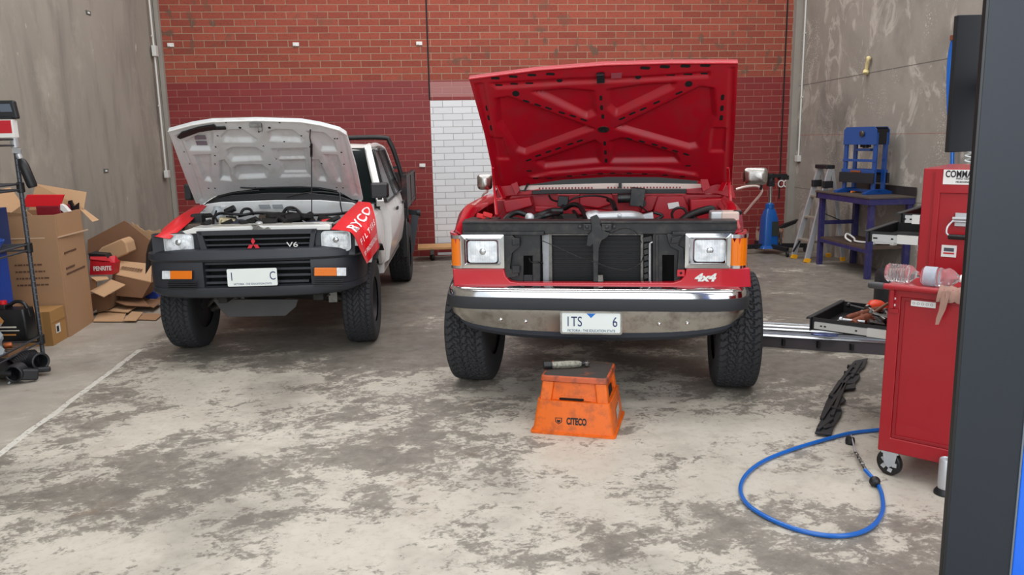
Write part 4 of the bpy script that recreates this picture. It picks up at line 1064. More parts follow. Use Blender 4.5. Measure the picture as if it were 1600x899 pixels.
b = MB(); b.cbox(TF.at(470, 354, .3), (.07, .06, .05)); b.cbox(TF.at(450, 353, .3), (.07, .06, .05)); b.build('fuse_block', m_eng, ute, bevel=.008)
b = MB(); b.lathe([(.028, 0), (.028, .015), (.02, .022), (.001, .023)], TF.at(405, 351, .24), (0, -.2, 1), 16); b.build('radiator_cap', m_alu, ute, smooth=40)
# bonnet with its pressed inner frame
P0T = (0, .3, 1.80); NT_ = (0, .62, .76)
rec = [([(290, 221), (322, 205), (333, 208), (333, 227), (329, 235), (297, 235)], 1, .03), ([(345, 215), (354, 204), (379, 203), (400, 218), (394, 222), (350, 222)], 1, .03),
       ([(418, 207), (430, 203), (457, 203.5), (474, 218), (470, 222), (421, 220)], 1, .03), ([(355, 235), (363, 231), (399, 231), (411, 239), (409, 250), (363, 252), (356, 244)], 1, .03),
       ([(365, 263), (373, 258), (409, 258), (419, 267), (416, 277.5), (373, 279.5), (367, 273)], 1, .03), ([(303, 243), (329, 242), (331, 284), (320, 282)], 1, .03),
       ([(343, 252), (350, 250), (360, 265), (362, 283), (344.5, 281)], 1, .025), ([(424, 233), (480, 232), (486, 276), (438, 277)], .55, .03), ([(433, 238), (475, 237), (476.5, 250), (436, 251)], .5, .012), ([(437, 254), (477, 253), (479.5, 272), (444, 272)], .5, .012),
       ([(487, 250), (498, 250), (511, 278), (509, 283), (498, 282), (490, 263)], 1, .025), ([(506, 242), (527, 243), (533, 261), (533, 284), (527, 283)], 1, .03),
       ([(479, 206), (506, 208), (523, 223), (526, 236), (502, 236), (491, 222)], 1, .03),
       ([(273, 213), (300, 202), (298, 206), (282, 214), (302, 262), (318, 312), (312, 314), (296, 262)], .4, .02), ([(528, 208), (538, 212), (560, 305), (552, 306), (540, 262)], .4, .02)]
holes = [(x, y, .016, .014, 0) for x, y in ((375, 199.5), (421, 199.5))]+[(x, y, .011, .009, 0) for x, y in ((353, 191.5), (437, 191.5), (340, 212), (337, 229.5), (336, 243), (336, 256), (287, 239), (295.5, 257.5), (326, 294), (336, 294), (404.5, 206), (411.5, 228), (420.5, 257), (471, 212), (484.5, 229.5), (533.5, 238), (537.5, 256.5), (502.5, 255.5), (523, 216.5), (527, 216.5), (526, 293), (536, 293.5), (422, 257), (444, 221.5), (399, 293), (431, 250))]
mb, ptT, uvT, hT = relief_panel(TF, P0T, NT_, [(263, 205), (285, 265), (306, 318)], [(541, 210), (556, 260), (567, 313)], [(263, 205), (300, 195), (330, 190), (400, 188), (470, 190), (500, 195), (530, 203), (541, 210)],
    [(306, 318), (319, 318), (335, 307), (363, 300), (401, 295), (440, 293.5), (491, 293.5), (532, 301), (551, 312), (567, 313)], rec, holes, 210, 130, depth=.034, lip=.0)
thood = mb.build('bonnet', [m_whtin, m_hole], ute, smooth=55)
def onT(px, py, h=-.004): x, y = uvT(px, py); return ptT(x, y, h)
b = MB(); b.tube([onT(x, y, -.004) for x, y in ((263, 205), (300, 195), (330, 190), (400, 188), (470, 190), (500, 195), (530, 203), (541, 210))], .006, 8); b.build('bonnet_lip', m_wht, thood, smooth=60)
b = MB(); b.poly([onT(x, y, -.004) for x, y in ((277, 212), (284, 205), (310, 197), (335, 193), (338, 197), (352, 196.5), (354, 200), (335, 200.5), (312, 204), (282, 215))], V3(0, -.010, -.012)); b.build('foam_strip', m_hose, thood, bevel=.003)
b = MB()
for q in ([(303, 216.5), (320, 216), (322, 222), (304, 222.5)], [(305, 225), (322, 225), (323.5, 231), (307, 231)]): b.poly([onT(x, y, .028) for x, y in q], V3(0, -.002, -.002))
b.build('warning_label', mat('label_mauve', (120, 112, 122), .5), thood)
b = MB(); b.cbox(onT(400, 193.5, -.015), (.09, .03, .03)); b.cbox(onT(407, 195.5, -.03), (.03, .02, .05)); b.build('bonnet_latch', m_steel, thood, bevel=.004)
b = MB(); b.tube([onT(x, y, -.012) for x, y in ((376, 291.5), (400, 292.5), (440, 291), (470, 290.5), (500, 292), (527, 297))], .006, 7); b.build('seal_strip', m_hose, thood, smooth=60)
b = MB(); b.tube([TF.at(487, 348, .45), TF.at(487, 300, .45), onT(487, 235, -.03)], .0045, 8); b.cyl(onT(487, 239, -.035), onT(487, 221, -.03), .010, 8); b.tube([onT(487, 222, -.03), onT(484.5, 212, -.02), onT(485, 202, -.005)], .0045, 8)
b.build('prop_rod', m_hose, ute, smooth=50)
for s, pts in ((-1, ((306, 300), (315, 318), (318, 330))), (1, ((558, 296), (563, 312), (560, 324)))):
    b = MB(); q = [TF.at(x, y, ly) for (x, y), ly in zip(pts, (1.0, 1.08, .98))]; b.bar(q[0], q[1], .03, .012); b.bar(q[1], q[2], .03, .012); b.build('bonnet_hinge', m_whtin, ute, bevel=.003)
# cab
def mir(b, s, pts_y, prof): b.loft([[V3(cxT+s*x, y, z) for x, z in prof(y)] for y in pts_y])
RZ = 1.665
b = MB()
for s in (-1, 1):
    b.bar((cxT+s*.76, 1.20, 1.13), (cxT+s*.60, 1.82, 1.62), .06, .06)
    b.bar((cxT+s*.765, 3.05, 1.13), (cxT+s*.62, 2.93, 1.62), .05, .05, up=(0, 1, 0))
    b.bar((cxT+s*.785, 2.22, 1.13), (cxT+s*.635, 2.17, 1.60), .04, .05, up=(0, 1, 0))
    b.tube(spline([(cxT+s*.76, 1.2, 1.13), (cxT+s*.62, 1.72, 1.58), (cxT+s*.61, 2.1, 1.63), (cxT+s*.62, 2.7, 1.625), (cxT+s*.66, 2.98, 1.54), (cxT+s*.77, 3.08, 1.13)], 6), .03, 8)
rows = []
for i in range(9):
    y = 1.78+(3.0-1.78)*i/8; zz = RZ-.05*max(0, (2.0-y)/.22)**2-.05*max(0, (y-2.8)/.2)**2
    rows.append([V3(cxT+.63*math.sin(t), y, zz-.035+.035*math.cos(t)) for t in np.linspace(-1.5, 1.5, 11)])
b.grid(rows, thick=(0, 0, -.03))
b.box(cxT-.76, cxT+.76, 3.04, 3.08, .6, 1.13); b.poly([V3(cxT-.76, 3.04, 1.13), V3(cxT+.76, 3.04, 1.13), V3(cxT+.60, 2.96, 1.62), V3(cxT-.60, 2.96, 1.62)], (0, .03, 0)); b.box(cxT-.76, cxT+.76, 1.2, 3.05, .5, .58)
b.box(cxT-.70, cxT+.70, 1.22, 1.3, .6, 1.14)
b.build('cab', m_wht, ute, smooth=35)
b = MB(); b.poly([(cxT-.74, 1.21, 1.13), (cxT+.74, 1.21, 1.13), (cxT+.58, 1.80, 1.61), (cxT-.58, 1.80, 1.61)], (0, .008, .01)); b.build('windscreen', m_glassd, ute)
for s in (-1, 1):
    for y0, y1, w in ((1.36, 2.24, ((1.30, 1.13), (2.18, 1.13), (2.14, 1.60), (1.86, 1.60))), (2.26, 3.06, ((2.26, 1.13), (2.98, 1.13), (2.84, 1.60), (2.22, 1.60)))):
        b = MB(); b.loft([[V3(cxT+s*x, y, z) for x, z in ((.74, .56), (.80, .60), (.835, .80), (.835, .98), (.80, 1.10), (.77, 1.14), (.74, 1.14))] for y in np.linspace(y0, y1-.01, 4)]); d = b.build('door', m_wht, ute, smooth=40)
        b = MB(); q = [V3(cxT+s*(.81-.155*(z-1.13)/.48), y, z) for y, z in w]; cc = sum(q, V3(0, 0, 0))/4; 
        b.poly(q, (s*.005, 0, 0)); b.build('window', m_glassd, d)
        b = MB(); b.ring([p+V3(s*.008, 0, 0) for p in q], [p+(cc-p)*.06+V3(s*.008, 0, 0) for p in q], (s*.006, 0, 0)); b.build('window_seal', m_hose, d)
        b = MB(); b.box(cxT+s*.84-.008, cxT+s*.84+.008, y1-.2, y1-.08, 1.0, 1.03); b.build('handle', m_black, d, bevel=.004)
    b = MB(); b.box(cxT+min(s*.68, s*.76), cxT+max(s*.68, s*.76), 1.3, 3.06, .50, .58); b.build('sill', m_wht, ute, bevel=.01)
def tmirror(px0, py0, px1, py1, ly, s):
    p0 = TF.at(px0, py1, ly); p1 = TF.at(px1, py0, ly); b = MB()
    b.loft([rrect(p0.x, p1.x, p0.z, p1.z, .02, 4, ly+.02), rrect(p0.x, p1.x, p0.z, p1.z, .02, 4, ly-.03), rrect(p0.x+.015, p1.x-.015, p0.z+.015, p1.z-.015, .015, 4, ly-.06)])
    o = b.build('wing_mirror', m_black, ute, smooth=50); b = MB(); b.bar((cxT+s*.76, ly+.05, p0.z-.01), ((p0.x+p1.x)/2, ly, p0.z+.02), .04, .03); b.build('mirror_arm', m_black, o, bevel=.004)
tmirror(580, 285, 607, 309.5, 1.12, 1); tmirror(291, 287, 302, 313, 1.5, -1)
# tray with headboard hoop
b = MB(); b.tube(spline([(cxT-.80, 3.2, 1.0), (cxT-.80, 3.2, 1.45), (cxT-.74, 3.2, 1.66), (cxT-.62, 3.2, 1.72), (cxT, 3.2, 1.72), (cxT+.60, 3.2, 1.72), (cxT+.70, 3.2, 1.66), (cxT+.78, 3.2, 1.42), (cxT+.84, 3.2, 1.15), (cxT+.84, 3.2, .95)], 7), .026, 12)
b.bar((cxT-.8, 3.2, 1.38), (cxT+.79, 3.2, 1.38), .03, .03); b.build('headboard_hoop', m_hose, ute, smooth=60)
m_tray = mat('scuffed_tray_steel', (42, 38, 40), .5, .3, var=.3, vs=8, dirt=(110, 64, 60), dirt_amt=.6, ds=8)
b = MB(); b.box(cxT-.84, cxT+.86, 3.16, 5.0, .90, .95)
for x in (-.84, .84): b.box(cxT+x-.015, cxT+x+.015, 3.2, 5.0, .95, 1.28); b.box(cxT+x-.03, cxT+x+.03, 3.16, 3.22, .80, 1.30); b.box(cxT+x-.025, cxT+x+.025, 4.05, 4.1, .88, 1.29); b.box(cxT+x-.025, cxT+x+.025, 3.2, 5.0, 1.26, 1.29); b.box(cxT+x-.025, cxT+x+.025, 4.94, 5.0, .88, 1.29)
b.box(cxT-.84, cxT+.86, 4.97, 5.0, .9, 1.26); b.build('tray', m_tray, ute, bevel=.004)
for s in (-1, 1):
    b = MB(); b.poly([(cxT+s*.80, y, z) for y, z in ((3.10, .36), (3.10, .92), (3.3, .92), (3.24, .7), (3.16, .36))], (s*.05, 0, 0)); b.build('mudguard', m_black, ute, bevel=.005)
    b = MB(); b.box(cxT+s*.68-.12, cxT+s*.68+.12, 4.35, 4.36, .42, .9); b.build('mud_flap', m_hose, ute)
# running gear
b = MB(); b.box(cxT-.40, cxT-.33, .12, 4.9, .48, .6); b.box(cxT+.33, cxT+.40, .12, 4.9, .48, .6)
for y in (.3, 1.3, 2.4, 3.6, 4.6): b.box(cxT-.36, cxT+.36, y, y+.08, .5, .58)
b.tube([(cxT-.6, .72, .36), (cxT, .74, .42), (cxT+.6, .72, .36)], .035, 10); b.tube([(cxT-.6, 3.65, .36), (cxT+.6, 3.65, .36)], .05, 12); b.lathe([(.05, -.12), (.15, -.05), (.15, .05), (.05, .12)], (cxT, 3.65, .37), (0, 1, 0), 16)
b.box(cxT-.2, cxT+.2, .5, 2.2, .46, .7); b.box(cxT-.75, cxT+.75, 1.3, 3.0, .56, .62)
b.build('chassis', m_dark, ute, bevel=.008)
b = MB(); TP(b, [(332, 468), (466, 468), (462, 480), (446, 494), (356, 496), (344, 484)], .34, .012); b.build('skid_plate', mat('dusty_skid_plate', (74, 74, 74), .6, .3, var=.2), ute, bevel=.004)
for s in (-1, 1):
    b = MB(); m0 = cxT+s*.30
    b.tube([(m0, .55, .47), (cxT+s*.62, .66, .33)], .028, 8); b.tube([(m0, .9, .47), (cxT+s*.62, .7, .33)], .028, 8); b.tube([(m0, .5, .50), (cxT+s*.5, .5, .48), (cxT+s*.62, .56, .38)], .016, 8)
    b.tube([(m0, .42, .43), (m0, .42, .5)], .035, 8); b.cbox((cxT+s*.4, .6, .42), (.07, .1, .09)); b.build('suspension_arm', m_steel, ute, smooth=40)
me2 = tyre_mesh(.362, .245, 'highway', nu=640)
for (cx_, s, st, ly) in ((-.76+cxT-.05, -1, -R(4), .74), (.69, 1, -R(1), .74), (cxT-.72, -1, 0, 3.65), (cxT+.73, 1, 0, 3.65)):
    wheel(ute, me2, (cx_, ly, .356), .362, .245, st, s, mat('rim_dark', (60, 60, 62), .5, .6))

# ---------------------------------------------------------------- red fender covers laid over the wings
m_cover = mat('red_vinyl_cover', (226, 20, 32), .38, var=.06, vs=9)
m_coverb = mat('cover_backing', (14, 14, 16), .7)
m_print = mat('cover_print_white', (244, 236, 236), .5)
def cover(lines, name, label, nu=26, nv=20, off=.006):
    """lines: a few rails (front..rear points), from the engine bay side over the wing and down"""
    Rl = [spline([TF.inv.transposed() @ p + TF.o for p in l], 6) for l in lines]
    def S(u, v, h=0.0):
        q = []
        for l in Rl:
            t = u*(len(l)-1); i = min(int(t), len(l)-2); q.append(l[i].lerp(l[i+1], t-i))
        n = len(q)-1; t = v*n; i = min(int(t), n-1); f = t-i
        P = [q[0]*2-q[1]]+q+[q[-1]*2-q[-2]]; a, b_, c, d = P[i:i+4]
        p = 0.5*((2*b_)+(c-a)*f+(2*a-5*b_+4*c-d)*f*f+(3*b_-a-3*c+d)*f**3)
        w = .008*math.sin(9*u+3*v)*v+.006*math.sin(17*u*v+2)
        return p+h_dir*(h+w)
    h_dir = Vector((.35, -.75, .45)).normalized() if 'right' in label else Vector((-.2, -.7, .6)).normalized()
    b = MB(); rows = [[S(i/nu, j/nv) for i in range(nu+1)] for j in range(nv+1)]; b.grid(rows)
    k = len(b.v); rows2 = [[S(i/nu, j/nv)-h_dir*.004 for i in range(nu+1)] for j in range(nv+1)]; b.grid(rows2, 1)
    o = b.build(name, [m_cover, m_coverb], None, smooth=70)
    return o, S
A_ = TF.at
linesR = [[A_(517, 359, .05), A_(540, 334, .45), A_(560, 315, 1.0)],
          [A_(534, 361, .01), A_(556, 338, .42), A_(574, 316, .95)],
          [A_(550, 366, -.01), A_(569, 345, .38), A_(582, 322, .8)],
          [A_(562, 391, .0), A_(578, 366, .3), A_(588, 350, .62)],
          [A_(573, 413, .04), A_(583, 400, .28), A_(593, 387, .55)]]
covR, SR = cover(linesR, 'fender_cover', 'red fender cover with white lettering draped over the right wing of the white utility')
tag(covR, 'red vinyl cover with white lettering draped over the wing beside the large black mirror', 'cover', 'red fender covers')
def wrap_text(s, u0, u1, v0, v1, name, sx=1.0, off=.006):
    """print lettering on the cloth: u along, v down"""
    cu = bpy.data.curves.new(name, 'FONT'); cu.body = s; cu.size = 1; cu.resolution_u = 3; cu.offset = .02
    o = bpy.data.objects.new(name, cu); C.objects.link(o); bpy.context.view_layer.update()
    me = bpy.data.meshes.new_from_object(o.evaluated_get(bpy.context.evaluated_depsgraph_get())); bpy.data.objects.remove(o)
    bm = bmesh.new(); bm.from_mesh(me); bmesh.ops.triangulate(bm, faces=bm.faces); bmesh.ops.subdivide_edges(bm, edges=bm.edges, cuts=1, use_grid_fill=False)
    xs = [v.co.x for v in bm.verts]; ys = [v.co.y for v in bm.verts]; x0, x1, y0, y1 = min(xs), max(xs), min(ys), max(ys)
    for v in bm.verts:
        u = u0+(u1-u0)*(v.co.x-x0)/(x1-x0); w_ = v1+(v0-v1)*(v.co.y-y0)/(y1-y0); v.co = SR(u, w_, off)
    bm.to_mesh(me); bm.free(); me.materials.clear(); me.materials.append(m_print)
    q = bpy.data.objects.new(name, me); C.objects.link(q); q.parent = covR
wrap_text('RYCO', .10, .84, .27, .54, 'brand_lettering')
wrap_text('F I L T E R S', .12, .90, .66, .74, 'brand_lettering')
wrap_text('BY PROFESSIONALS', .1, .92, .84, .90, 'brand_lettering')
linesL = [[A_(266, 374, .03), A_(300, 345, .38), A_(324, 322, .9)],
          [A_(256, 373, .02), A_(288, 342, .36), A_(316, 320, .88)],
          [A_(244, 371, .03), A_(276, 342, .36), A_(306, 321, .88)],
          [A_(240, 372, .06), A_(262, 352, .38), A_(292, 330, .88)]]
covL, SL = cover(linesL, 'fender_cover', 'left')
tag(covL, 'red vinyl cover with black backing folded over the wing nearest the cardboard boxes', 'cover', 'red fender covers')
b = MB(); b.grid([[A_(243, 371, .16), A_(240, 371, .22), A_(238, 370, .30)], [A_(242, 385, .17), A_(236, 386, .23), A_(232, 384, .31)], [A_(240, 400, .19), A_(234, 402, .25), A_(229, 398, .33)], [A_(238, 412, .22), A_(233, 420, .27), A_(228, 428, .34)]], thick=(-.004, 0, .0)); 
for i in range(len(b.v)): b.v[i] = tuple(TF.inv.transposed() @ Vector(b.v[i]) + TF.o)
b.build('backing_flap', m_coverb, covL, smooth=60)
# ================================================================ MIDDLE AND RIGHT OF THE SHOP
def G(px, py, z=0.0): return floorpt(px, py, z)
class Local(Frame):
    pass
def wl(F, p): return F.inv.transposed() @ Vector(p) + F.o      # local -> world
# ---- orange step
A0, B0, C0 = G(832, 676), G(959, 686), G(979, 644)
ux = (B0-A0).normalized(); psi = math.atan2(-ux.y, ux.x); SF = Frame(A0.x, A0.y, psi)
W = (B0-A0).length; Dp = .43; Hh = .335
m_or = mat('orange_plastic', (228, 104, 18), .42, var=.06, vs=12, dirt=(120, 66, 46), dirt_amt=.55, ds=14, bump=.15, bs=120)
def _steptop():
    n = NT('grimy_step_top'); c = n.mix(n.ramp(n.noise(12, 8, .72), [(.56, 0.), (.68, 1.)]), rgb(60, 52, 46), rgb(150, 70, 36)); c = n.mix(n.ramp(n.noise(30, 8, .7), [(.4, 0.), (.6, .6)]), c, rgb(48, 44, 42)); n.col(c); n.p(Roughness=.7); n.bump(n.noise(60, 5, .7), .4, .003); return n.m
step = thing('step_stool', 'grimy orange plastic step stool in front of the red pickup bumper', 'stool', (A0.x, A0.y, 0), -psi)
def frus(z, i): return [V3(i, i*1.0, z), V3(W-i, i*1.0, z), V3(W-i, Dp-i, z), V3(i, Dp-i, z)]
def rfr(z, i, r=.02):
    return [V3(p.x, p.z, z) for p in rrect(i, W-i, i, Dp-i, r, 3)]
H1 = .192
b = MB(); b.loft([rfr(0, -.012, .02), rfr(.012, -.012, .02), rfr(.014, 0, .02), rfr(H1, .024, .025), rfr(H1+.002, .030, .025), rfr(H1-.01, .040, .02), rfr(.0, .016, .02)], caps=False)
base = b.build('skirt', m_or, step, smooth=35)
b = MB(); b.loft([rfr(H1-.004, .030, .02), rfr(H1-.002, .060, .02)], caps=True)
b.build('ledge', m_or, step)
                                                   # four corner legs of the upper tier with sunken faces between
for sx in (0, 1):
    for sy in (0, 1):
        def leg(z, i):
            x0 = i; x1 = i+.07; y0 = i; y1 = i+.06
            pts = [V3(x0, y0, z), V3(x1, y0, z), V3(x1, y1, z), V3(x0, y1, z)]
            return [V3(W-p.x if sx else p.x, Dp-p.y if sy else p.y, z) for p in pts]
        b = MB(); b.loft([leg(H1-.01, .034), leg(Hh-.03, .050)]); b.build('upper_post', m_or, step, bevel=.012)
b = MB(); b.loft([rfr(H1-.01, .054, .02), rfr(Hh-.03, .070, .02)]); b.build('upper_body', m_or, step, smooth=35)
b = MB(); b.loft([rfr(Hh-.034, .044, .02), rfr(Hh-.03, .040, .022), rfr(Hh-.006, .044, .022), rfr(Hh, .052, .02)]); b.build('top_rim', mat('scuffed_orange', (190, 84, 40), .5, var=.2, vs=14, dirt=(62, 50, 46), dirt_amt=1., ds=9), step, smooth=35)
b = MB(); b.loft([rfr(Hh-.001, .053, .02), rfr(Hh+.002, .056, .02)]); b.build('tread', _steptop(), step)
b = MB(); b.loft([[V3(p.x, .060, p.z) for p in rrect(W*.32, W*.62, H1+.002, H1+.014, .004, 3)], [V3(p.x, .046, p.z) for p in rrect(W*.32, W*.62, H1+.002, H1+.014, .004, 3)]])
b.v = [(x, y+.0, z) for x, y, z in b.v]; b.build('hand_slot', m_hole, step)
b = MB(); b.poly([V3(W*.24, .050, H1-.002), V3(W*.34, .052, H1+.024), V3(W*.60, .052, H1+.024), V3(W*.72, .050, H1-.002)], (0, .012, .0)); b.build('hand_grip', m_or, step, bevel=.004)
b = MB(); b.poly([V3(W-.052, .14, H1), V3(W-.056, .15, H1+.05), V3(W-.056, .28, H1+.05), V3(W-.052, .29, H1)], (.004, 0, 0)); b.build('side_slot', m_hole, step)
m_ink = mat('black_print', (18, 16, 16), .5)
tl = math.atan2(.024, H1)
def on_skirt(x, z): return V3(x, z*.024/H1-.0015, z)
text('brand_lettering', 'CITECO', .054, m_ink, step, on_skirt(W*.545, .080), rot=(R(90)-tl, 0, 0), sx=.60, bold=.0024, ext=.0006)
b = MB()
sh = [(-.020, .018), (.020, .018), (.020, -.006), (0, -.020), (-.020, -.006)]
b.ring([on_skirt(W*.325+x, .080+z) for x, z in sh], [on_skirt(W*.325+x*.78, .080+z*.78) for x, z in sh], (0, -.001, 0)); 
b.poly([on_skirt(W*.325+x*.5, .080+z*.5-.002) for x, z in ((-.02, .018), (0, .010), (.02, .018), (.02, -.006), (0, -.020), (-.02, -.006))], (0, -.001, 0)); b.build('shield_emblem', m_ink, step)
b = MB(); M = [(W-.006, .17, .05), (W-.013, .17, .11), (W-.016, .28, .13), (W-.009, .28, .07)]; b.poly([V3(x+.004, y, z) for x, y, z in M], (.001, 0, 0)); b.build('torn_label', mat('torn_label', (196, 190, 180), .6, var=.3, vs=40, dirt=(60, 50, 44), dirt_amt=.9, ds=40), step)
# ---- air ratchet on the step
L0, L1 = G(862, 571, Hh+.022), G(905, 569, Hh+.022)
rt = thing('air_ratchet', 'worn air ratchet lying on top of the orange step stool', 'power tool', (L0.x, L0.y, Hh+.003))
o_ = V3(L0.x, L0.y, Hh+.003); a = L0-o_; c = L1-o_; d = (c-a).normalized()
m_grip = mat('worn_tool_grip', (150, 146, 132), .5, .3, var=.35, vs=40, dirt=(54, 52, 48), dirt_amt=.9, ds=60)
b = MB(); b.tube([a, a+d*.01, a+(c-a)*.7, c, c+d*.012], [.019, .022, .023, .019, .014], 16); b.build('handle', m_grip, rt, smooth=50)
b = MB(); b.cyl(a-d*.05, a+d*.002, .023, 16); b.build('end_cap', m_hose, rt, smooth=40, bevel=.003)
b = MB(); b.tube([c, c+d*.03, c+d*.035], [.014, .012, .010], 12); b.build('neck', m_hose, rt, smooth=50)
b = MB(); e = c+d*.045; b.lathe([(.010, -.010), (.019, -.008), (.019, .008), (.010, .012)], e, (0, 0, 1), 16); b.cyl(e, e+V3(.008, -.004, .02), .006, 8); b.build('ratchet_head', m_chrome_dull, rt, smooth=40)
# ---- blue air hose
m_bluehose = mat('blue_air_hose', (10, 98, 186), .3, var=.08, vs=3, coat=.3)
hp = [(1410, 667), (1372, 672), (1330, 677), (1290, 687), (1240, 702), (1195, 720), (1168, 740), (1157, 762), (1164, 784), (1188, 803), (1228, 822), (1270, 834), (1312, 838), (1346, 832), (1368, 818), (1379, 798), (1378, 775), (1372, 757)]
hs = thing('air_hose', 'blue air hose looping over the floor in front of the red trolley', 'hose', G(1157, 762))
ho = G(1157, 762)
b = MB(); b.tube(spline([G(x, y, .012)-ho for x, y in hp], 8), .0105, 12); b.build('hose', m_bluehose, hs, smooth=60)
q = G(1372, 757, .02)-ho; q2 = G(1352, 735, .03)-ho
b = MB(); b.tube([q, q.lerp(q2, .6), q2], .0105, 12); b.build('hose', m_bluehose, hs, smooth=60)
b = MB(); b.lathe([(.001, -.022), (.018, -.018), (.026, -.004), (.026, .006), (.018, .02), (.001, .022)], G(1367, 753, .026)-ho, (q2-q), 18); b.build('rubber_ball', m_hose, hs, smooth=60)
b = MB(); q3 = G(1337, 708, .03)-ho; q4 = G(1330, 680, .035)-ho
dd = q3-q2
for k in range(7):
    p = q2+dd*(k/7); r = (.011, .008, .012, .009, .011, .007, .010)[k]; b.lathe([(r*.7, 0), (r, .003), (r, dd.length/7-.004), (r*.7, dd.length/7)], p, dd, 10)
b.build('coupling', m_chrome_dull, hs, smooth=30)
b = MB(); b.tube([q3, q4], [.006, .003], 8); b.build('nozzle', m_alu, hs, smooth=40)
cp = G(1328, 694); b = MB(); b.lathe([(.001, 0), (.024, .001), (.026, .02), (.022, .036), (.001, .038)], (0, 0, 0), (0, 0, 1), 18)
tag(b.build('rubber_bung', m_hose, None, smooth=40, loc=cp), 'small round black rubber bung on the floor beside the hose nozzle', 'bung')
# ---- torn black plastic strip
pts = [(1356, 562), (1335, 566), (1326, 577), (1320, 589), (1309, 598), (1298, 616), (1291, 629), (1281, 655), (1283, 658), (1278, 666), (1273, 679), (1299, 682), (1303, 668), (1313, 653), (1316, 645), (1312, 634), (1322, 628), (1316, 620), (1318, 611), (1337, 609), (1336, 600), (1344, 591), (1342, 582), (1351, 575)]
o0 = G(1310, 620); b = MB(); b.poly([G(x, y, .012)-o0 for x, y in pts], (0, 0, .012))
for (xa, ya), (xb, yb) in (((1335, 568), (1297, 620)), ((1326, 590), (1284, 655)), ((1345, 566), (1330, 590)), ((1300, 655), (1278, 672)), ((1320, 600), (1300, 650))): b.bar(G(xa, ya, .03)-o0, G(xb, yb, .03)-o0, .022, .018)
for x, y in ((1330, 585), (1322, 600), (1306, 622), (1303, 640), (1290, 668), (1335, 575)): b.cbox(G(x, y, .02)-o0, (.09, .05, .03), (.2, .1, rnd.uniform(0, 2)))
tag(b.build('splash_shield', mat('dusty_black_plastic', (32, 32, 34), .55, var=.2, vs=20), None, loc=o0, bevel=.003), 'jagged strip of black plastic shield lying on the flaked floor', 'car part')
# ---- grille taken off the pickup
g0, g1 = G(1178, 543), G(1388, 558); gu = (g1-g0).normalized(); gl = (g1-g0).length+.25; gv = Vector((-gu.y, gu.x, 0))
gr2 = thing('radiator_grille', 'long chrome radiator grille lying on the floor beneath the open drawer', 'car part', g0)
def bars(n0, z, y0, w, h, m, nm):
    b = MB(); P = [V3(0, 0, 0), gu*.05+gv*.015, gu*(gl*.5)+gv*.03, gu*gl+gv*.03]; b.loft([[p+gv*y0+V3(0, 0, z), p+gv*(y0+w*.2)+V3(0, 0, z+h), p+gv*(y0+w*.8)+V3(0, 0, z+h), p+gv*(y0+w)+V3(0, 0, z)] for p in spline(P, 6)]); b.build(nm, m, gr2, smooth=40)
m_gr = mat('grey_grille_plastic', (92, 96, 104), .35, .6); m_silver = mat('bright_strip', (210, 212, 212), .2, 1.)
bars(0, .10, .06, .08, .012, m_gr, 'slat'); bars(0, .09, .02, .025, .014, m_silver, 'trim_bar'); bars(0, .115, .15, .02, .012, m_silver, 'trim_bar'); bars(0, .11, .18, .06, .01, m_gr, 'slat'); bars(0, .12, .25, .02, .012, m_silver, 'trim_bar'); bars(0, .11, .28, .05, .01, m_gr, 'slat'); bars(0, .12, .34, .03, .012, m_silver, 'trim_bar')
b = MB(); b.loft([[gu*t+gv*.04+V3(0, 0, .0), gu*t+gv*.06+V3(0, 0, .09), gu*t+gv*.33+V3(0, 0, .10), gu*t+gv*.33+V3(0, 0, .0)] for t in (.0, gl)])
b.build('back_frame', mat('grille_back_dark', (62, 56, 60), .6, var=.2), gr2)
b = MB()
for t in (.22, .48, .72): b.cbox(gu*t+gv*.035+V3(0, 0, .05), (.02, .03, .05))
b.build('mounting_clip', m_hose, gr2)
oc = (G(1288, 524, .13)-g0); b = MB(); b.loft([[oc+gu*(.10*math.cos(t)*s)+gv*(.045*math.sin(t)*s)+V3(0, 0, h) for t in [2*math.pi*k/24 for k in range(24)]] for s, h in ((1, 0), (1, .008), (.9, .012))]); b.build('oval_emblem', mat('emblem_dark_blue', (60, 78, 130), .2, .4, coat=.5), gr2, smooth=40)
# ---- red trolley and the tall cabinet behind it
P0 = G(1371, 703, .13); CF = Frame(P0.x, P0.y, R(46.2))
m_tred = mat('tool_chest_red', (156, 8, 24), .38, coat=.15, var=.05, vs=3)
m_tred2 = mat('tool_chest_red_dark', (138, 6, 20), .4, coat=.1)
tr = thing('tool_trolley', 'red metal tool trolley on castors with a black grip rail and bottles on top', 'tool trolley', (P0.x, P0.y, 0), -R(46.2))
TW, TD, TZ0, TZ1 = .72, .46, .13, .955
b = MB(); b.box(0, TW, 0.012, TD, TZ0, TZ1); 
b.ring([V3(0, .0, TZ0), V3(TW, 0, TZ0), V3(TW, 0, TZ1), V3(0, 0, TZ1)], [V3(.055, 0, TZ0+.075), V3(TW-.05, 0, TZ0+.075), V3(TW-.05, 0, TZ1-.045), V3(.055, 0, TZ1-.045)], (0, .014, 0))
b.build('body', m_tred, tr, bevel=.005, seg=3)
b = MB(); b.ring([V3(.056, .004, TZ0+.076), V3(TW-.051, .004, TZ0+.076), V3(TW-.051, .004, TZ1-.046), V3(.056, .004, TZ1-.046)], [V3(.072, .004, TZ0+.092), V3(TW-.067, .004, TZ0+.092), V3(TW-.067, .004, TZ1-.062), V3(.072, .004, TZ1-.062)], (0, .01, 0)); b.build('side_panel', m_tred2, tr, bevel=.002)
b = MB(); b.box(-.01, TW+.01, -.01, TD+.01, TZ1, TZ1+.012); b.build('worktop', m_tred, tr, bevel=.004)
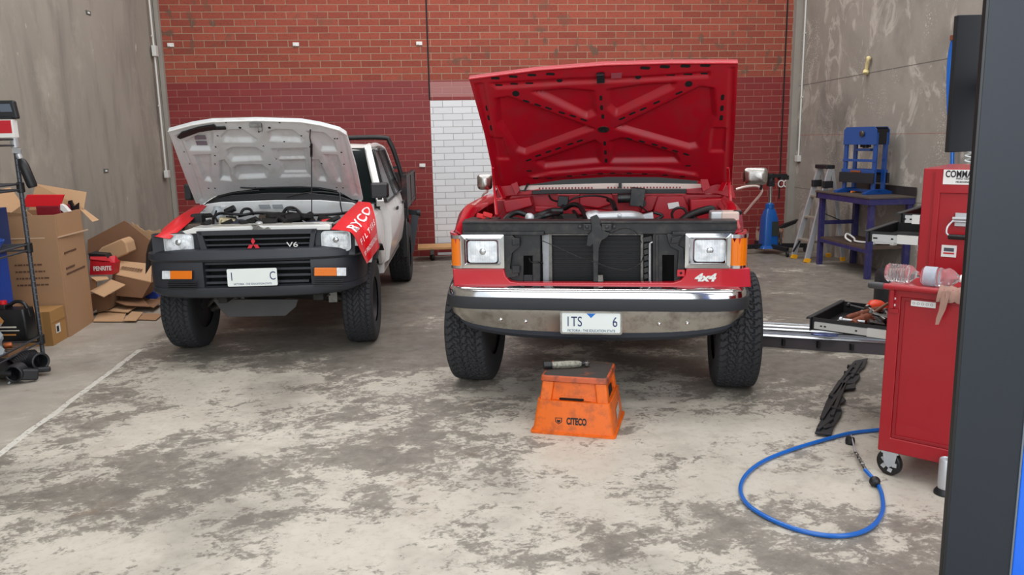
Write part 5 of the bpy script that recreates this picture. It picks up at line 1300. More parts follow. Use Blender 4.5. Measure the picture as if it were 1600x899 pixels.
b = MB(); b.tube([(-.02, -.03, TZ1+.005), (TW, -.03, TZ1+.005)], .0145, 14); b.build('handle_rail', m_tred, tr, smooth=50)
b = MB(); b.tube([(-.085, -.03, TZ1+.005), (-.08, -.03, TZ1+.005), (-.015, -.03, TZ1+.005)], [.013, .0165, .0165], 14); b.build('grip', mat('grip_rubber', (60, 58, 60), .5), tr, smooth=50)
b = MB(); b.box(.012, .03, -.03, .0, TZ1-.10, TZ1-.003); b.build('handle_bracket', m_tred, tr, bevel=.003)
for z in (.90, .868):
    b = MB(); b.lathe([(.007, 0), (.006, .004), (.001, .005)], (.028, -.001, z), (0, -1, 0), 10); b.build('screw', m_white, tr)
b = MB(); b.box(.008, .05, -.012, .0, .83, .852); b.build('latch', m_tred, tr, bevel=.003)
b = MB(); b.box(.10, .205, .002, .005, TZ1-.082, TZ1-.055); st = b.build('warning_strip', m_white, tr)
b = MB()
for k in range(5): b.ring([V3(.112+k*.019+.006*math.cos(t), .0015, TZ1-.068+.006*math.sin(t)) for t in [2*math.pi*i/12 for i in range(12)]], [V3(.112+k*.019+.0045*math.cos(t), .0015, TZ1-.068+.0045*math.sin(t)) for t in [2*math.pi*i/12 for i in range(12)]], (0, .001, 0))
b.build('warning_symbol', mat('symbol_grey', (110, 90, 92), .6), st)
def caster(par, x, y, r=.064):
    c = bpy.data.objects.new('castor', None); C.objects.link(c); c.parent = par; c.location = (x, y, 0)
    b = MB(); b.lathe([(r*.72, -.016), (r*.95, -.016), (r, -.010), (r, .010), (r*.95, .016), (r*.72, .016)], (0, 0, r), (.35, .94, 0), 28); b.build('wheel', m_hose, c, smooth=40)
    b = MB(); b.lathe([(.001, -.014), (r*.3, -.018), (r*.32, -.012), (r*.72, -.013), (r*.72, .013), (r*.3, .012), (.001, .014)], (0, 0, r), (.35, .94, 0), 24)
    for k in range(5):
        t = 2*math.pi*k/5; b.cbox((r*.5*math.cos(t)*.94, -.018-r*.5*math.cos(t)*.35, r+r*.5*math.sin(t)), (.02, .012, .02), (0, t, 0))
    b.build('hub', m_alu, c, smooth=40)
    b = MB(); b.poly([V3(-.03, -.028, .13), V3(.04, -.034, .13), (.03, -.034, r), (.0, -.03, r-.02), (-.02, -.028, r)], (0, .004, 0)); b.poly([V3(-.03, .03, .13), V3(.04, .026, .13), (.03, .028, r), (.0, .03, r-.02), (-.02, .03, r)], (0, .004, 0)); b.box(-.035, .045, -.034, .034, .118, .13)
    b.build('fork', m_alu, c, bevel=.002); return c
caster(tr, .05, .04); caster(tr, TW-.05, .05); caster(tr, .05, TD-.05); caster(tr, TW-.05, TD-.05)
# tall cabinet
ly = .66; qa = CF.at(1441, 300, ly); qt = CF.at(1447, 263, ly); x0 = qa.x; zt2 = qt.z
cw = wl(CF, (x0, ly, 0)); tc = thing('tool_cabinet', 'tall red tool cabinet with three black drawers pulled out and a COMMAND sticker', 'tool cabinet', (cw.x, cw.y, 0), -R(46.2))
CW, CD = .5, .62
b = MB(); b.box(0, CW, .012, CD, .06, zt2); b.ring([V3(0, 0, .06), V3(CW, 0, .06), V3(CW, 0, zt2), V3(0, 0, zt2)], [V3(.085, 0, .12), V3(CW-.03, 0, .12), V3(CW-.03, 0, zt2-.13), V3(.085, 0, zt2-.13)], (0, .013, 0))
b.build('body', m_tred, tc, bevel=.004, seg=3)
b = MB(); b.box(.05, .056, -.004, .0, .1, zt2-.02); b.build('edge_strip', m_tred2, tc)
def CL(px, py): p = CF.at(px, py, ly); return V3(p.x-x0, 0, p.z)
p = CL(1475, 265); p2 = CL(1475, 288); b = MB(); b.box(p.x, p.x+.215, -.003, 0, p2.z, p.z); sg = b.build('sign', m_white, tc)
text('sign_lettering', 'COMMAND', .048, m_ink, sg, (p.x+.010, -.004, p.z-.024), sx=.68, align='LEFT', bold=.001)
text('sign_lettering', '4WD GEAR AND', .016, m_ink, sg, (p.x+.06, -.004, p2.z+.030), sx=.9, align='LEFT'); text('sign_lettering', 'MELBOURNE VIC', .012, m_ink, sg, (p.x+.06, -.004, p2.z+.013), sx=.9, align='LEFT')
p = CL(1471, 383); p2 = CL(1493, 403); b = MB(); b.box(p.x, p2.x, .008, .0115, p2.z, p.z); s2 = b.build('sticker', m_white, tc)
b = MB(); b.box(p.x+.012, p2.x-.012, .006, .008, p2.z+.03, p.z-.014); b.build('sticker_picture', mat('sticker_grey', (70, 74, 84), .5), s2); b = MB(); b.box(p.x+.01, p2.x-.01, .006, .008, p2.z+.016, p2.z+.024); b.build('sticker_line', mat('sticker_red', (190, 40, 40), .5), s2)
hd = bpy.data.objects.new('side_handle', None); C.objects.link(hd); hd.parent = tc
p = CL(1490, 332); p2 = CL(1520, 356); b = MB(); b.box(p.x+.01, p.x+.17, -.004, .012, p2.z+.005, p.z-.002); b.cyl((p.x+.0, -.012, p.z-.03), (p.x+.17, -.012, p.z-.03), .008, 10); b.cyl((p.x+.0, -.012, p.z-.045), (p.x+.17, -.012, p.z-.045), .006, 10); b.build('hinge_plate', m_alu, hd, smooth=35)
b = MB(); b.tube(spline([(p.x+.004, -.012, p.z-.04), (p.x-.012, -.05, p.z-.07), (p.x-.014, -.06, p.z-.10), (p.x-.0, -.06, p.z-.118)], 5), .005, 8); b.build('handle_wire', m_alu, hd, smooth=60)
b = MB(); b.tube([(p.x-.004, -.06, p.z-.122), (p.x, -.06, p.z-.122), (p.x+.17, -.06, p.z-.122)], [.01, .014, .014], 12); b.build('handle_grip', m_hose, hd, smooth=50)
def drawer(ztop, zbot, xf, contents=False):
    """open drawer: near side in the cabinet's own plane, pulled out to -x"""
    d = bpy.data.objects.new('drawer', None); C.objects.link(d); d.parent = tc
    t = .004; dw = CD-.03
    b = MB(); b.box(xf, -.002, .02, .02+t, zbot, ztop); b.box(xf, -.002, dw, dw+t, zbot, ztop); b.box(xf, xf+t, .02, dw, zbot, ztop); b.box(xf, -.002, .02, dw+t, zbot, zbot+t)
    b.build('drawer_box', mat('drawer_black', (20, 20, 22), .45), d)
    b = MB(); b.loft([[V3(xf-.03, y, ztop-.01), V3(xf-.024, y, ztop+.004), V3(xf, y, ztop+.002), V3(xf, y, ztop-.006)] for y in (.0, CD)]); b.box(xf-.006, xf, .0, CD, zbot-.005, ztop); b.build('drawer_front', m_black, d)
    L = -xf; zc = (ztop+zbot)/2-.006
    b = MB(); b.box(xf+.02, xf+L*.62, .004, .02, zc-.02, zc+.02); b.box(xf+L*.58, -.002, .001, .02, zc-.024, zc+.024, 1)
    for k in (.1, .14, .46): b.box(xf+L*k, xf+L*k+.012, .002, .004, zc-.004, zc+.004, 2)
    b.build('slide_rail', [mat('zinc_rail', (196, 198, 198), .4, .6), mat('zinc_rail_pale', (214, 214, 210), .45, .5), m_hole], d)
    return d
zz1 = CL(1357, 362); drawer(zz1.z, CL(1357, 378).z, zz1.x)
zz1 = CL(1408, 334); drawer(zz1.z, CL(1408, 347).z, zz1.x)
zz1 = CL(1267, 497); zb1 = CL(1267, 516); drawer(zz1.z, zb1.z, zz1.x); LZ = zb1.z+.006; LX = zz1.x
# loose tools in the low drawer
def CW_(x, y, z): return wl(CF, (x+x0, y+ly, z))
m_rust = mat('rusty_brown', (134, 72, 48), .7, .2, var=.3, vs=30, dirt=(70, 50, 40), dirt_amt=.8, ds=40)
def loose(name, a, c, r, m, label, cat, extra=None):
    A1, C1 = CW_(*a), CW_(*c); o = thing(name, label, cat, A1) if extra else None
    b = MB(); dd = C1-A1; b.tube([V3(0, 0, 0), dd*.1, dd*.9, dd], [r*.7, r, r, r*.8], 10)
    if not extra: return tag(b.build(name, m, None, smooth=45, loc=A1), label, cat)
    b.build('shaft', m, o, smooth=45); b = MB(); b.tube([dd*.98, dd*1.15], [r*extra[0], r*extra[0]*.8], 12); b.build('tip', extra[1], o, smooth=40); return o
zl = LZ+.03
loose('pry_bar', (LX+.15, .18, zl+.02), (LX+.27, .42, zl+.05), .022, m_rust, 'thick rusty bar lying slantwise in the lowest open drawer', 'tool')
loose('rusty_fitting', (LX+.21, .10, zl+.01), (LX+.26, .25, zl+.03), .030, m_rust, 'stubby rust-brown fitting at the near side of the lowest open drawer', 'tool')
loose('chisel', (LX+.25, .20, zl+.03), (LX+.31, .44, zl+.09), .009, mat('brown_wood', (128, 92, 70), .6), 'thin brown chisel sticking up across the lowest open drawer', 'tool')
b = MB(); a1 = CW_(LX+.12, .2, zl); b.tube([p_-a1 for p_ in spline([CW_(LX+.11, .10, zl-.01), CW_(LX+.12, .18, zl+.01), CW_(LX+.20, .30, zl+.01), CW_(LX+.28, .40, zl+.02)], 6)], .007, 8); tag(b.build('bent_rod', m_alu, None, smooth=60, loc=a1), 'thin bent bright rod at the left of the lowest open drawer', 'tool')
a1 = CW_(LX+.22, .50, zl+.03); b = MB(); b.loft([[V3(x*s, y*s, h) for x, y in ((-.07, -.05), (.06, -.06), (.08, .03), (-.02, .06))] for s, h in ((1, -.01), (1.05, .015), (.6, .05), (.1, .06))]); tag(b.build('orange_cap', mat('bright_orange_red', (240, 74, 40), .45), None, smooth=60, loc=a1), 'bright orange-red cap at the back of the lowest open drawer', 'cap')
for k in range(26):
    a = (LX+rnd.uniform(.22, .44), rnd.uniform(.07, .5), zl-.012+rnd.uniform(0, .045)); an = rnd.uniform(0, 3.1); L = rnd.uniform(.06, .16)
    mm_ = (m_steel, m_alu, m_rust, m_blackm)[k % 4]; A1 = CW_(*a)
    b = MB(); dd = V3(math.cos(an), math.sin(an), rnd.uniform(-.15, .25))*L; r = rnd.uniform(.006, .013)
    b.tube([V3(0, 0, 0), dd], r, 8); b.lathe([(r*1.1, 0), (r*1.9, .004), (r*1.9, .018), (r*1.1, .022)], dd, dd, 8)
    tag(b.build('socket_extension', mm_, None, smooth=35, loc=A1), 'small loose socket tool heaped at the right of the lowest open drawer', 'tool', 'loose socket tools in the low drawer')
for (px, py), s, lb in (((1373, 366), .10, 'lying in the large upper open drawer'),):
    pass
# bottles and rag on the trolley
m_pet = NT('clear_bottle_plastic'); m_pet.p(Roughness=.06, Transmission_Weight=.92, IOR=1.22); m_pet.col((.93, .96, .97, 1)); m_pet = m_pet.m
def bottle(x0_, x1_, y, label, ribs, capped, lab):
    Tz = TZ1+.012; r = .045; o = wl(CF, (x0_, y, Tz)); L = x1_-x0_
    t = thing('water_bottle', lab, 'bottle', o, -R(46.2))
    prof = [(.001, 0), (r*.8, .002), (r, .014)]
    n = 44
    for k in range(n):
        h = .016+(L*.66-.016)*k/n; prof.append((r*(1-.13*(0.5-0.5*math.cos(2*math.pi*k/ (n/ribs)))), h))
    prof += [(r*.98, L*.7), (r*.8, L*.8), (r*.45, L*.9), (.015, L*.94), (.015, L)]
    b = MB(); b.lathe(prof, (0, 0, r), (1, 0, 0), 28, caps=False); b.build('bottle_body', m_pet, t, smooth=60)
    if label:
        b = MB(); b.lathe([(r*1.01, L*.08), (r*1.01, L*.40)], (0, 0, r), (1, 0, 0), 28, caps=False); b.build('paper_label', mat('bottle_label', (196, 206, 218), .4, var=.3, vs=30, Transmission_Weight=.45), t, smooth=60)
    if capped: b = MB(); b.cyl((L*.97, 0, r), (L*1.06, 0, r), .018, 16); b.build('cap', m_white, t, smooth=40)
    return t
bx = lambda px, ly_: CF.at(px, 432, ly_).x
bottle(bx(1384, .07), bx(1436, .07), .07, False, 7, False, 'clear ribbed plastic water bottle lying at the left end of the trolley top')
bottle(bx(1440, .06), bx(1503, .06), .06, True, 3, True, 'clear plastic bottle with a pale label and white cap on the trolley top')
m_rag = mat('brown_rag', (158, 122, 108), .85, var=.2, vs=30, bump=.5, bs=120)
rag0 = wl(CF, (0, 0, TZ1)); b = MB(); rows = []
xs_ = [bx(x, -.03) for x in (1470, 1478, 1487, 1496, 1506)]
zr = lambda y: CF.at(1485, y, -.05).z
for v, (yy, z) in enumerate(((.03, TZ1+.018), (-.01, TZ1+.030), (-.045, TZ1+.018), (-.055, zr(462)), (-.052, zr(472)))):
    rows.append([V3(x+.003*math.sin(i*2+v), yy+.006*math.sin(i*2.6+v), z+.004*math.sin(i*1.7+v)) for i, x in enumerate(np.linspace(xs_[0]-.004, xs_[-1], 9))])
b.grid(rows, thick=(0, 0, -.003))
tail = [[V3(CF.at(px, py, -.05).x, -.052+.004*math.sin(py), CF.at(px, py, -.05).z) for px in (xa, (xa+xb)/2, xb)] for (py, xa, xb) in ((455, 1472, 1486), (470, 1470, 1482), (485, 1467, 1477), (497, 1463, 1471), (507, 1462, 1467))]
b.grid(tail, thick=(0, -.003, 0)); b.v = [tuple(wl(CF, v)-rag0) for v in b.v]
tag(b.build('rag', m_rag, None, smooth=60, loc=rag0), 'crumpled brown rag hanging over the grip rail of the red trolley', 'rag')
cc = G(1475, 772); b = MB()
ct = thing('steel_canister', 'small silver canister on the floor beside the dark column', 'canister', cc)
b.lathe([(.001, .03), (.030, .03), (.032, .05), (.032, .17), (.029, .175), (.027, .17), (.027, .16), (.001, .158)], n=22); b.build('canister_body', m_alu, ct, smooth=40)
b = MB(); b.lathe([(.001, 0), (.045, 0), (.045, .012), (.033, .03), (.001, .032)], n=22); b.build('foot', m_hose, ct, smooth=40)
# ---- hoist column close to the camera
py0 = 1.9; X0c = onY(1541, 0, py0).x; 
col = thing('hoist_column', 'dark grey and blue steel hoist column close to the camera at the right edge', 'hoist column', (X0c, py0, 0))
col.location.x += .0257; col.rotation_euler = (0, -.0128, 0)
m_navy = mat('slate_blue_steel', (35, 41, 49), .45, .2, var=.05, vs=4); m_strip = mat('black_edge_strip', (24, 25, 27), .35)
xb = onY(1573, 899, py0).x-X0c
b = MB(); b.box(.009, xb-.012, 0, .012, 0, 3.6); b.build('front_plate', m_navy, col, bevel=.002)
b = MB(); b.box(0, .010, -.001, .014, 0, 3.6); b.build('edge_strip', m_strip, col, bevel=.003)
b = MB(); b.box(xb-.014, xb-.008, -.003, .02, 0, 3.6); b.build('seam_strip', mat('seam_grey', (120, 128, 138), .4, .5), col, bevel=.001)
b = MB(); b.box(xb-.006, xb+.16, -.003, .25, 0, 3.6); b.build('blue_channel', mat('hoist_blue', (0, 96, 214), .35, coat=.3), col, bevel=.004)
b = MB(); b.box(-.05, xb+.2, -.02, .3, 0, .015); b.build('base_plate', m_navy, col)
c0 = onY(1497, 25, 2.4); c1 = onY(1482, 240, 2.4); b = MB(); b.box(c0.x-X0c, c0.x-X0c+.30, .5, .52, c1.z, c0.z); b.build('control_panel', mat('matt_black_panel', (20, 22, 25), .6), col, bevel=.003)
b = MB(); b.box(c0.x-X0c+.12, c0.x-X0c+.16, .02, .5, (c0.z+c1.z)/2-.03, (c0.z+c1.z)/2+.03); b.build('panel_arm', m_strip, col)
# ---- workbench
L = G(1356, 437); bx0, by0 = L.x-.03, 8.47; BX1, BY1 = XR-.012, 9.66; BZ = .95
m_purple = mat('violet_blue_steel', (44, 42, 96), .4, var=.15, vs=5, dirt=(90, 84, 100), dirt_amt=.4, ds=12)
wb = thing('workbench', 'steel workbench with violet blue legs and a lower shelf against the right wall', 'workbench', (bx0, by0, 0))
wx, wy = BX1-bx0, BY1-by0
def _top():
    n = NT('stained_bench_top'); c = n.mix(n.noise(6, 6, .7), rgb(92, 80, 70), rgb(60, 54, 50)); c = n.mix(n.ramp(n.noise(16, 6, .7), [(.6, 0.), (.7, .8)]), c, rgb(140, 70, 44)); n.col(c); n.p(Roughness=.6); return n.m
b = MB(); b.box(-.04, wx, -.04, wy+.04, BZ-.02, BZ); b.build('bench_top', _top(), wb, bevel=.003)
b = MB(); b.box(-.03, wx, -.03, -.0, BZ-.09, BZ-.02); b.box(-.03, .0, -.0, wy+.03, BZ-.09, BZ-.02); b.box(-.03, wx, wy, wy+.03, BZ-.09, BZ-.02); b.build('apron', m_purple, wb, bevel=.003)
for x, y in ((0, 0), (0, wy-.06), (wx-.06, 0), (wx-.06, wy-.06)): b = MB(); b.box(x, x+.06, y, y+.06, 0, BZ-.09); b.build('leg', m_purple, wb, bevel=.004)
b = MB(); b.box(.01, wx, .06, wy-.06, .34, .365); b.build('shelf', mat('brown_ply_shelf', (82, 66, 56), .6, var=.2, vs=6), wb)
b = MB(); b.box(.0, .03, .06, wy-.06, .3, .34); b.box(.06, wx-.06, wy-.04, wy-.01, .52, .57); b.build('stretcher', m_purple, wb, bevel=.003)
b = MB(); b.box(wx-.02, wx, -.04, wy+.04, BZ, BZ+.10); b.build('upstand', mat('dark_plate', (52, 46, 44), .6, .3, var=.2), wb)
# press
pb = onX(1345, 292, 5.28); PY = 9.10; pr_o = V3(5.27, PY, BZ)
pp_ = thing('hydraulic_press', 'blue bench-mounted hydraulic press standing on the workbench', 'press', pr_o, R(-78))
m_pblue = mat('press_blue', (14, 66, 136), .4, coat=.3, var=.06)
pw = .27; ph = .74
ang = 0
for y in (-.07, .07):
    for x in (-pw+.03, pw-.03): b = MB(); b.box(x-.028, x+.028, y-.012, y+.012, .02, ph-.02); b.build('upright', m_pblue, pp_, bevel=.003)
b = MB()
for y in (-.085, .085): b.poly([V3(-pw, y, ph-.16), V3(pw, y, ph-.16), V3(pw, y, ph+.015), V3(pw-.04, y, ph+.05), V3(-pw+.04, y, ph+.05), V3(-pw, y, ph+.015)], (0, -.012 if y < 0 else .012, 0))
b.build('head_plate', m_pblue, pp_, bevel=.003)
b = MB(); b.box(-pw+.02, pw-.02, -.08, .08, ph+.03, ph+.045); b.box(pw-.015, pw-.003, -.08, .08, ph-.15, ph+.02); b.build('head_block', m_hose, pp_)
b = MB(); b.box(-pw+.0, pw, -.10, -.07, .25, .29); b.box(-pw, pw, .07, .10, .25, .29); b.box(-pw, pw, -.09, -.075, .38, .41); b.build('cross_bar', m_pblue, pp_, bevel=.002)
b = MB(); b.box(-pw-.01, pw+.01, -.125, -.1, .13, .25); b.box(-pw-.01, pw+.01, .1, .125, .13, .25); b.build('bed_channel', mat('press_bed_grey', (52, 54, 58), .5, .5), pp_, bevel=.003)
for x in (-pw+.03, pw-.03): b = MB(); b.poly([V3(x-.03, -.20, 0), V3(x-.03, .20, 0), V3(x-.03, .20, .025), V3(x-.03, .08, .06), V3(x-.03, -.08, .06), V3(x-.03, -.20, .025)], (.06, 0, 0)); b.build('foot', m_pblue, pp_, bevel=.003)
b = MB(); b.box(-pw, pw, -.03, .03, .02, .05); b.build('base_bar', m_pblue, pp_)
b = MB(); b.cyl((0, 0, ph-.2), (0, 0, ph-.1), .035, 14); b.cyl((-.06, 0, ph-.19), (-.06, 0, ph-.14), .02, 10); b.cyl((.06, 0, ph-.19), (.06, 0, ph-.14), .02, 10); b.build('ram', m_hose, pp_, smooth=40)
b = MB(); b.box(-.12, .12, -.04, .04, ph-.235, ph-.205); b.build('ram_plate', m_pblue, pp_, bevel=.003)
b = MB(); b.lathe([(.001, -.0), (.035, 0), (.035, .02), (.028, .025), (.001, .025)], (.05, -.097, ph-.03), (0, -1, 0), 20); b.build('gauge', m_steel, pp_, smooth=40)
b = MB(); b.box(-.10, .06, -.12, -.06, .252, .275); b.build('press_block', mat('raw_copper', (168, 96, 50), .4, .6), pp_, bevel=.004)
# tools on the bench
for k, (px, py, L_, an, lb, nm) in enumerate(((1330, 300, .16, .4, 'orange-handled tool at the near left edge of the workbench', 'screwdriver'), (1400, 297, .30, -.1, 'long chrome ratchet lying on the bench right of the press', 'ratchet'), (1424, 296, .2, .2, 'short black spanner beside the chrome ratchet on the bench', 'spanner'), (1385, 301, .12, -.5, 'rust-coloured pin at the front edge of the workbench', 'pin'))):
    p = onX(px, py, 5.2 if px < 1390 else 5.38); t = (BZ+.012-EYE)/(p.z-EYE); p = V3(p.x*t, p.y*t, BZ+.012); p.x = min(p.x, 5.45)
    m1 = (mat('handle_orange', (214, 120, 50), .5), m_chrome, m_blackm, m_rust)[k]; o = thing(nm, lb, 'hand tool', p, an)
    b = MB(); b.tube([(0, 0, 0), (L_*.45, 0, 0)], [.013, .011], 10); b.build('handle', m1, o, smooth=40)
    b = MB(); b.tube([(L_*.45, 0, 0), (L_*.9, 0, 0)], .005, 8); b.lathe([(.012, -.008), (.016, 0), (.012, .01)], (L_*.93, 0, 0), (0, 0, 1), 10); b.build('head', m_alu if k != 2 else m_blackm, o, smooth=40)
# white cable and plug on the shelf
p = V3(5.15, 8.75, .367); b = MB(); sp = [(-.06, .22, .01), (-.09, .3, .05), (-.04, .36, .09), (.02, .3, .04), (-.02, .2, .02), (.05, .1, .015), (.14, .12, .02), (.2, 0, .015), (.1, -.03, .02), (.24, -.1, .02)]
b.tube(spline(sp, 8), .012, 8); b.cbox((.12, .02, .02), (.18, .07, .035), (0, 0, .2)); b.cbox((.27, -.12, .02), (.06, .05, .035), (0, 0, .4))
tag(b.build('power_cable', m_white, None, smooth=60, loc=p), 'tangled white power cable lying on the lower bench shelf', 'cable')
b = MB(); b.lathe([(.001, 0), (.16, 0), (.17, .02), (.17, .30), (.15, .34), (.001, .35)], n=28); tag(b.build('black_drum', m_black, None, smooth=40, loc=(4.55, 7.2, 0)), 'black round drum on the floor partly hidden behind the tall red cabinet', 'drum')
# ---- step ladder
f1, f2 = G(1238, 404), G(1516/1.2, 411); 
f1 = G(1240, 404); f2 = G(1262, 411); q1, q2_ = G(1312, 403), G(1335, 411); q2_.y = 9.80; q1.y += .1; f2.y += .03
ld = thing('step_ladder', 'aluminium step ladder with black hinges and yellow feet between jack and workbench', 'ladder', (0, 0, 0))
top1 = onY(1304, 262, 10.0); 
tz = 1.21
ladx = V3(5.24, 10.0, tz)
wd = (f2-f1)*.5; tA, tB = ladx-wd*.75, ladx+wd*.75
for a_, b_ in ((f1, tA), (f2, tB)):
    b = MB(); b.bar(a_+V3(0, 0, .04), b_, .07, .03, up=(f2-f1)); b.build('front_rail', m_alu, ld, bevel=.003)
    b = MB(); b.bar(a_, a_.lerp(b_, .045), .08, .04, up=(f2-f1)); b.build('foot', mat('safety_yellow', (236, 168, 20), .5), ld, bevel=.003)
for a_, b_ in ((q1, tA+V3(.03, 0, 0)), (q2_, tB+V3(.03, 0, 0))):
    a_ = V3(min(a_.x, 5.46), a_.y, 0)
    b = MB(); b.bar(a_+V3(0, 0, .04), b_, .05, .025, up=(f2-f1)); b.build('rear_rail', m_alu, ld, bevel=.003)
    b = MB(); b.bar(a_, a_.lerp(b_, .045), .06, .035, up=(f2-f1)); b.build('foot', mat('safety_yellow', (236, 168, 20), .5), ld, bevel=.003)
for t in (.22, .47, .70):
    a_, b_ = f1.lerp(tA, t), f2.lerp(tB, t); b = MB(); c_ = (a_+b_)/2+V3(.05, .0, 0); dxy = (b_-a_); b.bar(a_+V3(.03, 0, 0), b_+V3(.03, 0, 0), .12, .025); b.build('tread', mat('ladder_tread', (170, 160, 146), .5, .6, var=.1), ld, bevel=.003)
b = MB(); b.bar(tA+V3(0, 0, .03)-wd*.1, tB+V3(0, 0, .03)+wd*.1, .12, .05); b.build('top_cap', m_black, ld, bevel=.01)
for t in (.84,): 
    for a_, b_ in ((f1, tA), (f2, tB)): p = a_.lerp(b_, t); b = MB(); b.cbox(p+V3(.01, -.02, 0), (.13, .05, .09)); b.build('hinge', m_black, ld, bevel=.008)
b = MB(); b.bar(f1.lerp(tA, .2)+V3(0, -.03, 0), f1.lerp(tA, .08)+V3(-.05, -.03, 0), .02, .02); b.build('brace', m_black, ld); b = MB(); b.bar(f2.lerp(tB, .55), V3(5.38, 9.8, .55), .02, .012); b.build('brace', m_black, ld)
# ---- transmission jack
J = V3(4.83, 10.72, 0); jk = thing('transmission_jack', 'blue upright transmission jack on a low castor base against the brick wall', 'jack', J)
m_jb = mat('jack_blue', (12, 78, 150), .35, coat=.3)
b = MB(); b.loft([[V3(p.x, p.z, z) for p in rrect(-w2_, w2_, -w2_, w2_, .02, 3)] for z, w2_ in ((.08, .14), (.10, .13), (.12, .105), (.50, .095), (.60, .07), (.64, .055))]); b.build('pump_column', m_jb, jk, smooth=40)
b = MB(); b.lathe([(.05, .63), (.062, .64), (.062, .70), (.03, .72)], n=20); b.build('collar', m_jb, jk, smooth=40)
b = MB(); b.cyl((0, 0, .68), (0, 0, 1.04), .026, 16); b.build('ram', m_chrome, jk, smooth=40)
b = MB(); b.cyl((0, 0, 1.02), (0, 0, 1.13), .05, 14); b.box(-.06, .22, -.05, .05, 1.07, 1.12); b.box(.12, .24, -.06, .06, 1.04, 1.10); b.box(-.04, .04, -.05, .05, .95, 1.03); b.build('saddle', m_hose, jk, bevel=.006)
b = MB(); b.box(.0, .09, -.115, -.098, .26, .46); b.build('decal', mat('dark_decal', (40, 46, 40), .5), jk)
for a_ in (R(-8), R(188), R(90), R(-80)):
    e = V3(math.cos(a_)*.55, math.sin(a_)*.42, 0); b = MB(); b.bar(V3(0, 0, .11), e+V3(0, 0, .10), .05, .06); lg = b.build('leg', m_hose, jk, bevel=.004)
    b = MB(); b.lathe([(.001, -.015), (.045, -.015), (.045, .015), (.001, .015)], e+V3(0, 0, .045), (math.sin(a_+.5), math.cos(a_), 0), 18); b.build('castor', m_hose, lg, smooth=40)
b = MB(); b.tube([(.10, -.05, .12), (.10, -.05, .36)], .03, 12); b.tube([(.16, -.05, .12), (.16, -.05, .3)], .018, 10); b.build('pump', m_steel, jk, smooth=40)
b = MB(); b.poly([V3(.08, -.08, .36), V3(.2, -.08, .42), V3(.40, -.08, .48), V3(.36, -.08, .42), V3(.2, -.08, .36)], (0, .06, 0)); b.build('foot_pedal', m_hose, jk, bevel=.004)
# ---- engine crane leg standing behind the utility, and the timber creeper
cr = thing('engine_crane', 'grey folding engine crane leg behind the white utility tray', 'crane', V3(onY(640, 398, 10.9).x, 10.9, 0))
o_ = cr.location
def CRP(px, py, Y=10.9): return onY(px, py, Y)-o_
b = MB(); b.bar(CRP(641, 392), CRP(649, 336), .10, .08, up=(0, 1, 0)); b.build('mast', mat('crane_grey', (86, 90, 96), .45, .3), cr, bevel=.004)
b = MB(); b.bar(CRP(634, 331), CRP(655, 333), .07, .07, up=(0, 1, 0)); b.cyl(CRP(651, 333), CRP(657, 333), .05, 12); b.build('boom', mat('crane_dark', (52, 56, 60), .45, .3), cr, bevel=.004)
b = MB(); b.bar(CRP(628, 397), CRP(644, 390), .09, .09); b.build('base_leg', mat('crane_grey', (86, 90, 96), .45, .3), cr, bevel=.004)
b = MB(); p = CRP(632, 407, 10.8); p.z = .05-o_.z; b.lathe([(.001, -.02), (.05, -.02), (.05, .02), (.001, .02)], p, (1, .2, 0), 18); b.build('castor', m_hose, cr, smooth=40)
b = MB(); b.cbox(CRP(636, 400), (.1, .1, .1)); b.build('castor_fork', m_steel, cr, bevel=.01)
kx0 = onY(646, 392, 11.0).x; cz = onY(665, 389, 11.0).z
dl = thing('timber_dolly', 'plain timber dolly board on black castors at the foot of the white painted wall', 'dolly', (kx0+.06, 11.12, 0))
b = MB(); b.box(0, .85, -.12, .30, .17, .20); b.build('board', mat('raw_timber', (196, 150, 100), .7, var=.25, vs=12), dl, bevel=.004)
for x in (.2, .75):
    k = bpy.data.objects.new('castor', None); C.objects.link(k); k.parent = dl; k.location = (x, 0, 0)
    b = MB(); b.lathe([(.001, -.02), (.05, -.02), (.05, .02), (.001, .02)], (0, 0, .05), (1, .4, 0), 18); b.build('wheel', m_hose, k, smooth=40)
    b = MB(); b.box(-.03, .03, -.03, .03, .08, .17); b.build('fork', m_steel, k, bevel=.006)
# ---- fittings on the walls
m_cond = mat('conduit_white', (206, 206, 200), .5)
def conduit(pts, X, boxes, lab, side):
    c = thing('electrical_conduit', lab, 'conduit', (X, WALL_Y-.3, 0)); o = c.location
    s = 1 if side < 0 else -1
    on = (lambda x, y, f: onLW(x, y, f)) if side < 0 else (lambda x, y, f: onX(x, y, X-f))
    P = [on(x, y, .045 if side < 0 else .015) for x, y in pts]; yy = sum(p.y for p in P)/len(P); xx = sum(p.x for p in P)/len(P)
    P = [V3(xx, yy, p.z)-o for p in P]; P[0].z = 5.95
    b = MB(); b.tube(P, .013, 10); b.build('pipe', m_cond, c, smooth=60)
    for (x, y, h) in boxes:
        p = on(x, y, .04); b = MB(); b.cbox(V3(xx+s*.01, yy, p.z)-o, (.055, .10, h)); b.build('junction_box', m_cond, c, bevel=.006)
    for z in (2.2, 3.1): b = MB(); b.cbox(V3(xx-s*.003, yy, z)-o, (.02, .05, .02)); b.build('saddle_clip', m_cond, c)
conduit([(233, 0), (241, 85), (260, 270)], XL, [(241, 80, .14), (261, 272, .10)], 'white conduit with two junction boxes running up the left wall corner', -1)
conduit([(1260, 0), (1252, 160), (1247, 246)], XR, [(1247, 248, .09)], 'white conduit ending in a single box on the right wall corner', 1)
